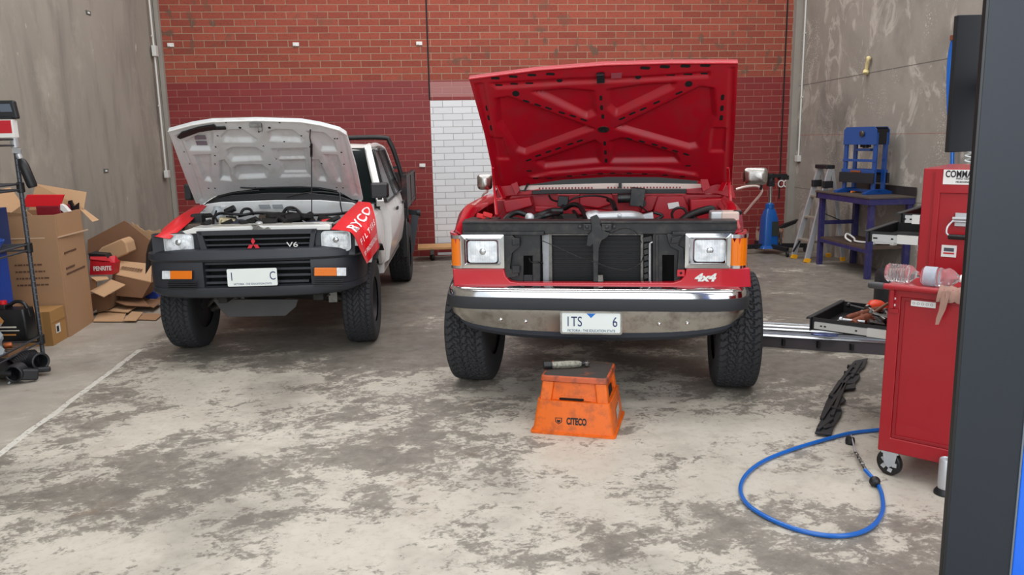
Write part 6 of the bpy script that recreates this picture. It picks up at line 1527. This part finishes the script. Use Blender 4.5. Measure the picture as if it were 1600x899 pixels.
for k, (x, y) in enumerate(((267, 70.5), (462.5, 69.5), (655, 68), (660, 258.5))):
    p = onY(x, y, WALL_Y); b = MB(); b.cbox((0, -.01, 0), (.085, .02, .05)); b.cbox((-.02, -.022, 0), (.03, .01, .04))
    lb = ('white wall clip highest on the brickwork beside the left corner', 'white wall clip on the orange brickwork above the utility bonnet', 'white wall clip on the orange brickwork left of the control joint', 'white wall clip on the painted brickwork beside the white panel')[k]
    tag(b.build('wall_clip', m_white, None, loc=p, bevel=.003), lb, 'wall clip', 'white clips on the brick wall')
for (x, y), lb in (((137.5, 20), 'small steel cast-in plate high on the left concrete wall'), ((165, 267), 'small steel cast-in plate low on the left wall above the boxes')):
    p = onLW(x, y); b = MB(); b.box(0, .006, -.05, .05, -.022, .022); b.box(.006, .012, -.02, .02, -.01, .01, 1); tag(b.build('ferrule_plate', [mat('plate_green_grey', (98, 108, 104), .5, .4), m_white], None, loc=p, rot=(0, 0, -math.atan(LWS))), lb, 'wall plate')
p = onX(1362, 104, XR); b = MB(); b.tube(spline([(-.05, .03, .10), (-.07, -.0, .09), (-.06, .04, .03), (-.05, .07, -.04), (-.06, .06, -.08)], 6), [.03]*6+[.02]*12+[.035]*7, 10)
tag(b.build('foam_blob', mat('yellow_foam', (222, 206, 150), .7, var=.15), None, loc=p+V3(.02, 0, 0), smooth=60), 'pale yellow curl of foam stuck on the right concrete wall', 'foam')
g = onY(1227, 287, WALL_Y-.004); b = MB()
for k in range(3):
    cx = (k-1)*.085; b.tube([(cx+.045*math.cos(t), -.0, .05*math.sin(t)) for t in [2*math.pi*i/20 for i in range(20)]], .010, 6, closed=True)
b.v = [(x, y*.2, z) for x, y, z in b.v]; tag(b.build('chain_marking', m_white, None, smooth=60, loc=g+V3(.02, 0, 0)), 'white looped paint marking at the right end of the brick wall', 'paint marking')
hx = thing('hanging_air_line', 'blue air line bundle hanging on the right wall behind the black panel', 'hose', (XR-.05, 0, 0))
P = [onX(x, y, XR-.06) for x, y in ((1492, 62), (1487, 90), (1485, 130), (1486, 180), (1489, 215), (1488, 240), (1488, 268), (1489, 300))]; hx.location = P[0]
b = MB(); b.tube(spline([p-P[0] for p in P], 6), .02, 10); b.build('hose', m_bluehose, hx, smooth=60)
b = MB(); b.tube(spline([p-P[0]+V3(0, .03, 0) for p in P[:4]], 6), .022, 10); b.build('hose', m_bluehose, hx, smooth=60)
b = MB(); b.cbox((0, 0, .02), (.08, .05, .05)); b.build('wall_hook', m_rust, hx)
p = onX(1515, 240, XR-.047); b = MB(); pts_ = []
for i in range(160): t = i/160; pts_.append((.035*math.cos(t*2*math.pi*10), .035*math.sin(t*2*math.pi*10), -t*.5))
b.tube(pts_, .009, 6); tag(b.build('coiled_cord', mat('coil_clear', (206, 214, 214), .3), None, smooth=60, loc=p+V3(0, 0, .2)), 'pale coiled cord hanging behind the column on the right wall', 'cord')
# ================================================================ LEFT CORNER: RACK AND CARTONS
m_card = mat('cardboard', (170, 132, 98), .85, var=.08, vs=3, bump=.15, bs=80)
m_card2 = mat('cardboard_pale', (196, 158, 120), .85, var=.08, vs=3, bump=.15, bs=80)
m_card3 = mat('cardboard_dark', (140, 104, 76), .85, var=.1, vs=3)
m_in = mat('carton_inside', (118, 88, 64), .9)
m_print2 = mat('carton_print', (96, 66, 50), .8)
m_rackm = mat('grey_hammertone_steel', (88, 92, 98), .4, .7, var=.15, vs=30)
# storage rack: runs along the left wall towards the camera
RX1 = -3.075; RX0 = XL-.32; RY1 = 6.42; RY0 = 5.35
rk = thing('storage_rack', 'grey steel shelving rack with open wire shelves at the left edge', 'shelving rack', (RX1, RY1, 0))
def RL(x, y, z): return V3(x-RX1, y-RY1, z)
for x, y in ((RX1, RY1), (RX0+.03, RY1), (RX1, RY0), (RX0+.03, RY0)):
    b = MB(); b.cyl(RL(x, y, 0.02), RL(x, y, 1.76), .0165, 12); b.cyl(RL(x, y, 0), RL(x, y, .03), .022, 12)
    for k in range(34): b.lathe([(.0165, 0), (.0185, .003), (.0165, .006)], RL(x, y, .05+k*.05), (0, 0, 1), 12, caps=False)
    b.build('post', m_rackm, rk, smooth=40)
for z in (.17, .90, 1.365, 1.70):
    b = MB()
    for zz in (z, z+.045):
        b.tube([RL(RX1, RY1, zz), RL(RX1, RY0, zz)], .008, 8); b.tube([RL(RX0+.03, RY1, zz), RL(RX0+.03, RY0, zz)], .008, 8)
        b.tube([RL(RX1, RY1, zz), RL(RX0+.03, RY1, zz)], .008, 8); b.tube([RL(RX1, RY0, zz), RL(RX0+.03, RY0, zz)], .008, 8)
    if z < 1.6:
        for k in range(22):
            y = RY0+(RY1-RY0)*k/21; b.tube([RL(RX1, y, z+.047), RL(RX0+.03, y, z+.047)], .003, 5)
    sh_ = b.build('shelf', m_rackm, rk, smooth=50)
    b = MB(); b.lathe([(.02, -.02), (.028, -.015), (.028, .055), (.02, .06)], RL(RX1, RY1, z), (0, 0, 1), 14); b.build('shelf_collar', m_blackm if z != 1.70 else m_alu, sh_, smooth=40)
SZ = {1: .17+.05, 2: .90+.05, 3: 1.365+.05, 4: 1.70+.055}
# black oil jug
def jug(loc, rz, w, d, h, m, lab, red=True, handle=True):
    t = thing('oil_jug', lab, 'jug', loc, rz); b = MB()
    sec = lambda z, s, sx=1: [V3(p.x*sx, p.z*1.0, z) for p in rrect(-w/2*s, w/2*s, -d/2*s, d/2*s, .02, 4)]
    b.loft([sec(0, .96), sec(.008, 1), sec(h*.55, 1), sec(h*.78, .96), sec(h*.82, .93)]); body = b.build('jug_body', m, t, smooth=40)
    b = MB(); b.loft([[V3(x*w, y*d, z) for x, y in ((-.46, -.35), (-.14, -.35), (-.14, .35), (-.46, .35))] for z in (h*.80, h*.93)]); b.build('shoulder', m, t, bevel=.008)
    if handle: b = MB(); b.tube(spline([(-.12*w, 0, h*.9), (.1*w, 0, h*.99), (.32*w, 0, h*.96), (.43*w, 0, h*.8), (.46*w, 0, h*.62), (.30*w, 0, h*.52)], 6), .014, 12); b.build('handle', m, t, smooth=60)
    b = MB(); b.cyl((-.30*w, 0, h*.93), (-.30*w, 0, h*1.02), .024, 18); b.build('cap', mat('cap_red', (214, 22, 30), .4), t, smooth=40)
    return t
jl = V3(-3.27, 6.53, 0); 
jp = floorpt(40, 531, SZ[1]); jp.x = min(jp.x, RX1-.14)
J1 = jug(V3(-3.20, 6.33, SZ[1]), R(-8), .25, .14, .30, mat('jug_black', (20, 20, 22), .35), 'black oil jug with red cap standing on the bottom rack shelf')
b = MB(); b.poly([V3(x*.25, -.0715, z) for x, z in ((-.40, .16), (-.28, .20), (-.16, .16), (-.28, .12))], (0, -.001, 0)); b.build('diamond_label', mat('label_gold', (190, 130, 70), .5), J1)
for z, w_ in ((.105, .14), (.08, .16), (.045, .13)): b = MB(); b.box(-.09, -.09+w_, -.0725, -.0715, z, z+(.012 if z != .08 else .008)); b.build('label_line', mat('label_pale', (206, 200, 186), .5) if z > .05 else mat('label_gold', (190, 130, 70), .5), J1)
J2 = jug(V3(-3.38, 6.12, SZ[1]), R(-20), .19, .15, .27, mat('jug_white', (214, 216, 214), .4), 'white plastic jug with a red side label left of the black oil jug', handle=True)
b = MB(); b.box(.03, .085, -.0765, -.0755, .03, .17); b.build('red_label', mat('label_red', (206, 20, 34), .5), J2)
pbag = thing('plastic_bag', 'crumpled clear plastic bag on the bottom rack shelf below the jugs', 'bag', (-3.17, 5.86, SZ[1])); b = MB(); rr_ = random.Random(3)
secs = []
for k in range(7):
    z = .22*k/6; secs.append([V3((.09+.02*math.sin(k*2+i*1.7))*math.cos(t), (.07+.015*math.sin(k+i*2.3))*math.sin(t), z) for i, t in enumerate([2*math.pi*i/14 for i in range(14)])])
b.loft(secs); b.build('bag_body', mat('grey_film', (170, 178, 184), .25, .2, var=.3, vs=20), pbag, smooth=30)
b = MB(); b.tube([(0, 0, 0), (.22, .12, 0)], [.02, .018], 12); b.lathe([(.018, 0), (.022, .01), (.022, .05), (.015, .055)], (.20, .11, 0), (.22, .12, 0), 14, mi=1)
tag(b.build('hammer_handle', [mat('brown_black_handle', (52, 40, 34), .5), mat('copper_brown', (176, 96, 50), .4, .5)], None, smooth=40, loc=(-3.36, 5.93, .215+.025)), 'dark rod with an orange-brown collar lying on the bottom rack shelf', 'tool')
# blue parts tray on the middle shelf
b = MB(); tt = thing('parts_tray', 'blue plastic parts tray on the middle rack shelf', 'tray', (-3.28, 6.1, SZ[2]))
def trayring(z, s): return [V3((.15+.02*math.cos(3*t))*s*math.cos(t), (.26+.03*math.cos(2*t))*s*math.sin(t), z) for t in [2*math.pi*i/36 for i in range(36)]]
b.loft([trayring(0, .8), trayring(.045, .97), trayring(.06, 1.0), trayring(.062, .97), trayring(.012, .78)], caps=False); b.loft([trayring(.0, .8), trayring(.01, .79)])
b.build('tray_body', mat('tray_blue', (28, 84, 186), .4), tt, smooth=60)
b = MB(); b.box(-.005, .005, -.2, .2, .01, .05); b.box(-.11, .11, -.004, .004, .01, .05); b.build('divider', mat('tray_blue', (28, 84, 186), .4), tt)
for k, (x, y, m_, lb) in enumerate(((-3.32, 6.18, m_white, 'white tube lying in the blue parts tray'), (-3.25, 6.0, m_alu, 'silver tin standing in the blue parts tray'))):
    b = MB(); b.cyl((0, 0, 0), (.09, .02, .0) if k == 0 else (0, 0, .05), .018, 14); tag(b.build('tube' if k == 0 else 'tin', m_, None, smooth=40, loc=(x, y, SZ[2]+.035 if k == 0 else SZ[2]+.012)), lb, 'tube' if k == 0 else 'tin')
# upper shelf things
b = MB(); b.lathe([(.001, 0), (.03, 0), (.03, .03), (.015, .035), (.015, .05), (.001, .05)], n=18); tag(b.build('rubber_stopper', m_hose, None, smooth=40, loc=(-3.2, 6.06, SZ[3])), 'small black rubber stopper standing on the second rack shelf from the top', 'stopper')
bt_ = thing('handheld_unit', 'black handheld unit with sloped screen on top of the rack', 'device', (onY(4, 200, 6.1).x+.02, 6.1, SZ[4]+.14)); b = MB()
b.poly([V3(-.13, 0, 0), V3(.09, 0, -.01), V3(.075, 0, .12), V3(-.13, 0, .12)], (0, .05, 0)); b.build('case', m_black, bt_, bevel=.012); b = MB(); b.poly([V3(-.02, -.002, .04), V3(.06, -.002, .04), V3(.05, -.002, .095), V3(-.02, -.002, .095)], (0, .002, 0)); b.build('screen', mat('screen_grey', (92, 102, 116), .3), bt_)
b = MB(); b.box(-.06, .06, -.03, .05, -.01, .0); b.build('stand_plate', m_black, bt_)
sb = thing('small_carton', 'small red and white carton under the black handheld unit', 'carton', (onY(4, 200, 6.1).x+.03, 6.1, SZ[4])); b = MB(); b.box(-.12, .055, -.03, .04, 0, .125); b.build('carton_body', m_white, sb, bevel=.002); b = MB(); b.box(-.055, .045, -.032, -.03, .03, .12); b.build('red_panel', mat('carton_red', (190, 18, 36), .5), sb)
# black spray bottle hung on the post
hb = thing('spray_bottle', 'black spray bottle hanging by its neck from the rack post', 'bottle', (RX1+.085, RY1-.03, 1.45))
b = MB(); b.lathe([(.001, -.07), (.030, -.068), (.036, -.05), (.036, .10), (.028, .14), (.016, .155)], (0, 0, 0), (-.28, 0, 1), 20); b.build('bottle_body', m_hose, hb, smooth=50)
b = MB(); b.lathe([(.018, 0), (.02, .01), (.02, .035), (.012, .04)], (-.045, 0, .15), (-.28, 0, 1), 14); b.cbox((-.062, 0, .21), (.06, .02, .04), (0, .2, 0)); b.build('trigger_head', m_alu, hb, smooth=40)
b = MB(); b.tube([(-.085, .03, .2), (-.085, .03, .1)], .006, 8); b.build('hook', m_alu, hb)
# black intake hose on the floor
ih = thing('intake_duct', 'black corrugated intake duct lying on the floor by the rack foot', 'car part', floorpt(35, 590))
o_ = Vector(ih.location)
def IH(px, py, z): return floorpt(px, py, z)-o_
b = MB(); a_ = IH(20, 572, .09); c_ = IH(55, 560, .11); pts_ = [a_.lerp(c_, t/24) for t in range(25)]; pts_ = [p+V3(0, 0, .015*math.sin(math.pi*i/24)) for i, p in enumerate(pts_)]
b.tube(pts_, [.062+.006*(i % 2) for i in range(25)], 22, caps=False); b.build('corrugated_hose', m_hose, ih, smooth=30)
for p, q_ in ((IH(21, 585, .08), (-.1, -1, -.05)), (IH(64, 565, .11), (.8, -.6, .1))):
    q_ = Vector(q_).normalized(); b = MB(); b.lathe([(.045, -.10), (.066, -.08), (.066, .0), (.058, .004), (.05, 0), (.048, -.08)], p, q_, 26, caps=False); b.lathe([(.001, -.07), (.05, -.07)], p, q_, 26, mi=1); b.build('duct_mouth', [m_black, m_hole], ih, smooth=35)
b = MB(); b.loft([[IH(x, y, z)+V3(0, dy, 0) for (x, y, z, dy) in ((x0_, 560, .12, 0), (x0_, 585, .10, -.0), (x0_, 592, .03, 0), (x0_, 570, .03, .1))] for x0_ in (-25, 5, 18)]); b.cbox(IH(45, 585, .06), (.12, .06, .08), (0, .2, .6)); b.cbox(IH(60, 578, .05), (.16, .04, .04), (0, .1, .5)); b.build('air_box', m_black, ih, bevel=.012)
b = MB(); b.tube([IH(20, 592, .03), IH(16, 597, .02), IH(13, 600, .01)], .008, 8); b.build('clamp', m_alu, ih, smooth=40)
# ---- cartons
def quadbox(name, label, cat, base, h, m, flaps=(), top=True, group=None, thick=.006, inside=None):
    """carton standing on four floor corners (x,y), with optional open flaps [(edge, length, angle)]"""
    o = V3(base[0][0], base[0][1], base[0][2] if len(base[0]) > 2 else 0); t = thing(name, label, cat, o, 0, group)
    P = [V3(p[0]-o.x, p[1]-o.y, 0) for p in base]; b = MB()
    if top: b.poly(P, (0, 0, h))
    else:
        cc = sum(P, V3(0, 0, 0))/4; Q = [p+(cc-p).normalized()*thick*2 for p in P]; b.ring(P, Q, (0, 0, h)); b.poly(Q, (0, 0, .01))
    bo = b.build('carton_body', m, t, bevel=.003)
    for e, L, an in flaps:
        a1, a2 = P[e]+V3(0, 0, h), P[(e+1) % 4]+V3(0, 0, h); cc = sum(P, V3(0, 0, 0))/4; out = ((a1+a2)/2-cc-V3(0, 0, h)); out.z = 0; out.normalize(); dr = (out*math.cos(R(an))+V3(0, 0, math.sin(R(an))))*L
        b = MB(); ins = (a2-a1)*.02; n_ = (a2-a1).cross(dr).normalized()*.005; b.poly([a1, a2, a2+dr-ins, a1+dr+ins], n_); b.build('flap', m, t)
    return t, P, h

# big tall carton: corner nearest the room at (108,527)
def leaf(t, pts, m, d=(0, .006, 0), name='flap', o=None):
    """a card panel through real points"""
    b = MB(); b.poly([Vector(p)-Vector(t.location) for p in pts], d); return b.build(name, m, t)
BB = [(-3.235, 7.27), (-3.285, 7.92), (-3.78, 7.95), (-3.76, 7.28)]; BH = 1.10
big, Pb, _h = quadbox('tall_carton', 'tall brown carton with open top and printed lines behind the rack', 'carton', BB, BH, [m_card], top=False)
b = MB(); b.poly([V3(-.004, .02, .0), V3(-.048, .64, 0), V3(-.048, .64, BH), V3(-.004, .02, BH)], (.006, 0, 0)); b.build('side_panel', m_card, big)
b = MB(); b.box(-.5, -.005, .002, .008, BH-.205, BH-.195); b.box(-.004, .008, .01, .63, BH-.205, BH-.195); b.build('packing_tape', mat('tape_pale', (206, 176, 148), .4), big)
pq = big.location
leaf(big, [V3(-3.26, 7.94, BH), V3(-3.76, 7.95, BH), V3(-3.70, 8.02, BH+.24), V3(-3.25, 8.02, BH+.15)], m_card2)
leaf(big, [V3(-3.76, 7.30, BH), V3(-3.76, 7.9, BH), V3(-3.86, 7.86, BH+.22), V3(-3.86, 7.4, BH+.2)], m_card2, (.006, 0, 0))
leaf(big, [V3(-3.285, 7.90, BH), V3(-3.29, 7.99, BH), V3(-3.17, 8.02, BH-.12), V3(-3.20, 7.94, BH-.13)], m_card2, (.005, 0, 0))
leaf(big, [V3(-3.75, 7.275, BH), V3(-3.42, 7.275, BH), V3(-3.50, 7.26, BH+.085), V3(-3.58, 7.26, BH+.03), V3(-3.66, 7.26, BH+.04), V3(-3.74, 7.26, BH+.11)], m_card)
b = MB(); rr_ = random.Random(8)
for k, z in enumerate((.66, .60, .54, .48)):
    x = -.38
    while x < -.13-(k == 0)*.06:
        w_ = rr_.uniform(.012, .04); b.box(x, x+w_, -.008, -.006, z, z+.014); x += w_+.008
for k, (z, L_) in enumerate(((.74, .30), (.60, .2), (.55, .42))):
    y = .1
    while y < .1+L_: w_ = rr_.uniform(.015, .05); b.box(.0045-.045*y/.62, .0075-.045*y/.62, y, y+w_, z, z+.016); y += w_+.012
b.build('printed_lines', m_print2, big)
# things in its top
def tile(name, lab, cat, pts, Y, d, m, group=None, bev=.002):
    P = [onY(x, y, Y) for x, y in pts]; o = sum(P, V3(0, 0, 0))/len(P); b = MB(); b.poly([p-o for p in P], d)
    return tag(b.build(name, m, None, loc=o, bevel=bev), lab, cat, group)
tile('red_sheet', 'bright red folded sheet standing in the open top of the tall carton', 'sheet', [(33, 324), (42, 305), (100, 305), (94, 323)], 7.62, (0, .02, .004), mat('sheet_red', (222, 18, 34), .5))
tile('red_package', 'dark red clear-wrapped package under the red sheet in the tall carton', 'package', [(55, 322), (93, 322), (98, 340), (58, 342)], 7.60, (0, .22, 0), mat('wrapped_red', (130, 30, 44), .3, var=.4, vs=20), bev=.01)
tile('white_paper', 'crumpled white paper at the right of the tall carton top', 'paper', [(94, 319), (100, 322), (108, 331), (102, 334), (94, 328)], 7.6, (0, .06, 0), m_white)
tile('black_wrapping', 'torn black wrapping sticking up behind the tall carton', 'wrapping', [(106, 345), (106, 314), (111, 313), (115, 323), (122, 317), (122, 345)], 7.85, (0, .03, 0), m_hose)
sm, _p, _q = quadbox('small_carton', 'small brown carton on the floor before the tall carton', 'carton', [(-3.24, 6.965), (-3.245, 7.25), (-3.62, 7.255), (-3.62, 6.965)], .30, mat('cardboard_ochre', (168, 124, 72), .85, var=.1, vs=4))
b = MB(); b.box(.0005, .002, .08, .16, .09, .17); b.build('shipping_label', m_white, sm); b = MB(); b.box(.002, .003, .09, .13, .10, .15); b.build('shipping_mark', m_ink, sm)
b = MB(); b.box(-.06, .001, -.0015, .001, .0, .30); b.box(0.0, .0015, 0, .285, .19, .196); b.build('packing_tape', mat('tape_brown', (150, 112, 66), .4), sm)
# carton stack with two blue cartons left of it
s0, _p, _q = quadbox('plain_carton', 'plain brown carton at the bottom of the blue carton stack', 'carton', [(-3.44, 6.62), (-3.44, 6.92), (-3.85, 6.92), (-3.85, 6.62)], .40, m_card3)
m_bb = mat('carton_blue', (20, 62, 150), .45); 
s1, _p, _q = quadbox('blue_carton', 'upright blue carton with a yellow label behind the lower rack shelf', 'carton', [(-3.49, 6.62, .40), (-3.49, 6.92), (-3.88, 6.92), (-3.88, 6.62)], .44, m_bb)
b = MB(); b.box(-.10, -.045, -.003, -.001, .20, .29); b.build('yellow_label', mat('label_yellow', (222, 206, 40), .5), s1); b = MB(); b.box(-.085, -.06, -.003, -.001, .30, .40); b.box(-.12, -.05, -.003, -.001, .11, .15); b.build('white_label', m_white, s1)
s2c, _p, _q = quadbox('blue_carton', 'blue carton on top of its stack at the left edge, above the blue parts tray', 'carton', [(-3.46, 6.60, .841), (-3.46, 6.95), (-3.88, 6.95), (-3.88, 6.60)], .36, mat('carton_navy', (26, 50, 96), .45))
b = MB(); b.box(-.34, -.12, -.003, -.001, .26, .31); b.box(-.34, -.2, -.003, -.001, .19, .22); b.build('white_label', m_white, s2c); b = MB(); b.box(-.075, -.02, -.003, -.001, .05, .20); b.build('yellow_label', mat('label_yellow', (222, 206, 40), .5), s2c)
# ---- heap of flattened and torn cartons
GR = 'cartons heaped beside the white utility'
def sheet(name, lab, pts, m, d=(0, 0, .008), group=None):
    """pts (px, py, z) or (px, py, None, Y): a card lying or leaning"""
    P = [floorpt(p[0], p[1], p[2]) if p[2] is not None else onY(p[0], p[1], p[3]) for p in pts]; o = sum(P, V3(0, 0, 0))/len(P)
    b = MB(); b.poly([p-o for p in P], d); return tag(b.build(name, m, None, loc=o), lab, 'cardboard', group)
sheet('flattened_carton', 'flattened brown carton on the floor nearest the tall carton', [(146, 503, .01), (156, 487, .01), (198, 489, .01), (192, 503, .01)], m_card2)
sheet('flattened_carton', 'folded brown card panels just behind the front flattened carton', [(158, 486, .03), (172, 474, .03), (214, 480, .03), (200, 489, .03)], m_card2)
sheet('flattened_carton', 'small slanted card flap right of the front flattened carton', [(192, 502, .02), (206, 488, .02), (224, 489, .02), (213, 502, .02)], m_card2)
fl = sheet('flattened_carton', 'thin flat card with white labels on the floor beside the left front tyre', [(214, 500, .008), (226, 491, .008), (254, 492, .008), (244, 501, .008)], m_card)
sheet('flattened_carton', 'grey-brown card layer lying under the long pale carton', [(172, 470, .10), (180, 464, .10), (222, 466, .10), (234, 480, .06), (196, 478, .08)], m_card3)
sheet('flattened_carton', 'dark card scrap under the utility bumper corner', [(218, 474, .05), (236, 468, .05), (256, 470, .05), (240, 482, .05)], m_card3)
oc_ = thing('open_carton', 'open brown carton with spread flaps lying on its side beside the tall carton', 'carton', V3(onY(160, 480, 8.2).x, 8.2, 0))
def OC(px, py, Y=8.2): return onY(px, py, Y)
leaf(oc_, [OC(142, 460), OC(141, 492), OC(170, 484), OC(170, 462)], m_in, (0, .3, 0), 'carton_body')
leaf(oc_, [OC(141, 456, 8.1), OC(174, 438, 8.3), OC(196, 446, 8.2), OC(162, 465, 8.0)], m_card2, (0, .0, .008))
leaf(oc_, [OC(141, 434, 8.2), OC(168, 433, 8.3), OC(170, 437, 8.25), OC(150, 440, 8.1)], m_card2, (0, .0, .008))
leaf(oc_, [OC(141, 436), OC(150, 440), OC(150, 455), OC(141, 458)], m_card, (0, .02, 0))
leaf(oc_, [OC(142, 492, 8.15), OC(142, 489, 8.15), OC(169, 474, 8.3), OC(170, 477, 8.3)], m_alu, (0, .006, 0), 'strap')
lc = thing('long_carton', 'long pale carton with a printed top lying across the heap', 'carton', V3(onY(205, 440, 8.45).x, 8.45, 0))
leaf(lc, [OC(180, 430, 8.4), OC(189, 409, 8.75), OC(237, 414, 8.75), OC(236, 442, 8.35)], m_card2, (0, 0, .01), 'carton_top')
leaf(lc, [OC(180, 431, 8.4), OC(236, 442, 8.35), OC(222, 466, 8.35), OC(178, 462, 8.4)], m_card3, (0, .3, 0), 'carton_body')
b = MB(); 
for k in range(8): p = OC(192+k*4.1, 420+k*.6, 8.55); b.box(p.x-.009, p.x+.009, p.y-.03, p.y+.03, p.z+.016, p.z+.02)
b.v = [tuple(Vector(v)-lc.location) for v in b.v]; b.build('printed_lines', m_print2, lc)
px_ = thing('red_carton', 'red carton with white lettering and torn flaps on the cardboard heap', 'carton', V3(onY(160, 430, 8.35).x, 8.35, onY(160, 430, 8.35).z)); m_pr = mat('carton_red', (190, 18, 36), .5)
leaf(px_, [OC(141, 407, 8.3), OC(179, 411, 8.3), OC(177, 429, 8.3), OC(140, 430, 8.3)], m_pr, (0, .16, 0), 'carton_body')
leaf(px_, [OC(141, 406, 8.29), OC(141, 402, 8.45), OC(166, 402, 8.45), OC(172, 409, 8.3)], m_pr, (0, 0, .006)); leaf(px_, [OC(166, 410, 8.3), OC(171, 401, 8.35), OC(180, 399, 8.4), OC(186, 408, 8.4), OC(179, 413, 8.3)], m_pr, (0, 0.006, .0))
pc = OC(160, 420, 8.29); text('brand_lettering', 'PENRITE', .062, m_white, px_, pc-px_.location+V3(0, -.002, 0), sx=.75, bold=.002)
tile('black_printed_carton', 'thin black printed carton lying behind the red carton', 'carton', [(138, 396), (164, 398), (168, 405), (140, 407)], 8.55, (0, .2, .0), m_black)
tile('torn_carton', 'rounded pale carton wedged under the big leaning sheet', 'carton', [(147, 400), (158, 387), (190, 373), (197, 379), (201, 396), (190, 401), (178, 406)], 8.7, (0, .25, 0), m_card2, bev=.02)
tile('cardboard_sheet', 'big brown cardboard sheet leaning on the left wall above the heap', 'cardboard', [(137, 375), (194, 345), (200, 348), (236, 377), (232, 400), (226, 412), (196, 410), (150, 404), (137, 398)], 9.1, (0, .012, .0), mat('cardboard_brown', (142, 104, 78), .85, var=.1, vs=3))
tile('torn_cardboard', 'jagged torn cardboard standing behind the big leaning sheet', 'cardboard', [(206, 347), (210, 352), (214, 351), (218, 356), (222, 358), (226, 361), (232, 359), (238, 362), (246, 360), (250, 358), (252, 372), (244, 458), (206, 458)], 9.5, (0, .012, 0), m_card2)
tile('blue_packet', 'crumpled blue packet by the utility bumper corner', 'packet', [(224, 465), (228, 458), (236, 455), (245, 457), (247, 466), (238, 469)], 8.7, (0, .12, .0), mat('packet_blue', (24, 60, 150), .4, var=.3, vs=20), bev=.01)
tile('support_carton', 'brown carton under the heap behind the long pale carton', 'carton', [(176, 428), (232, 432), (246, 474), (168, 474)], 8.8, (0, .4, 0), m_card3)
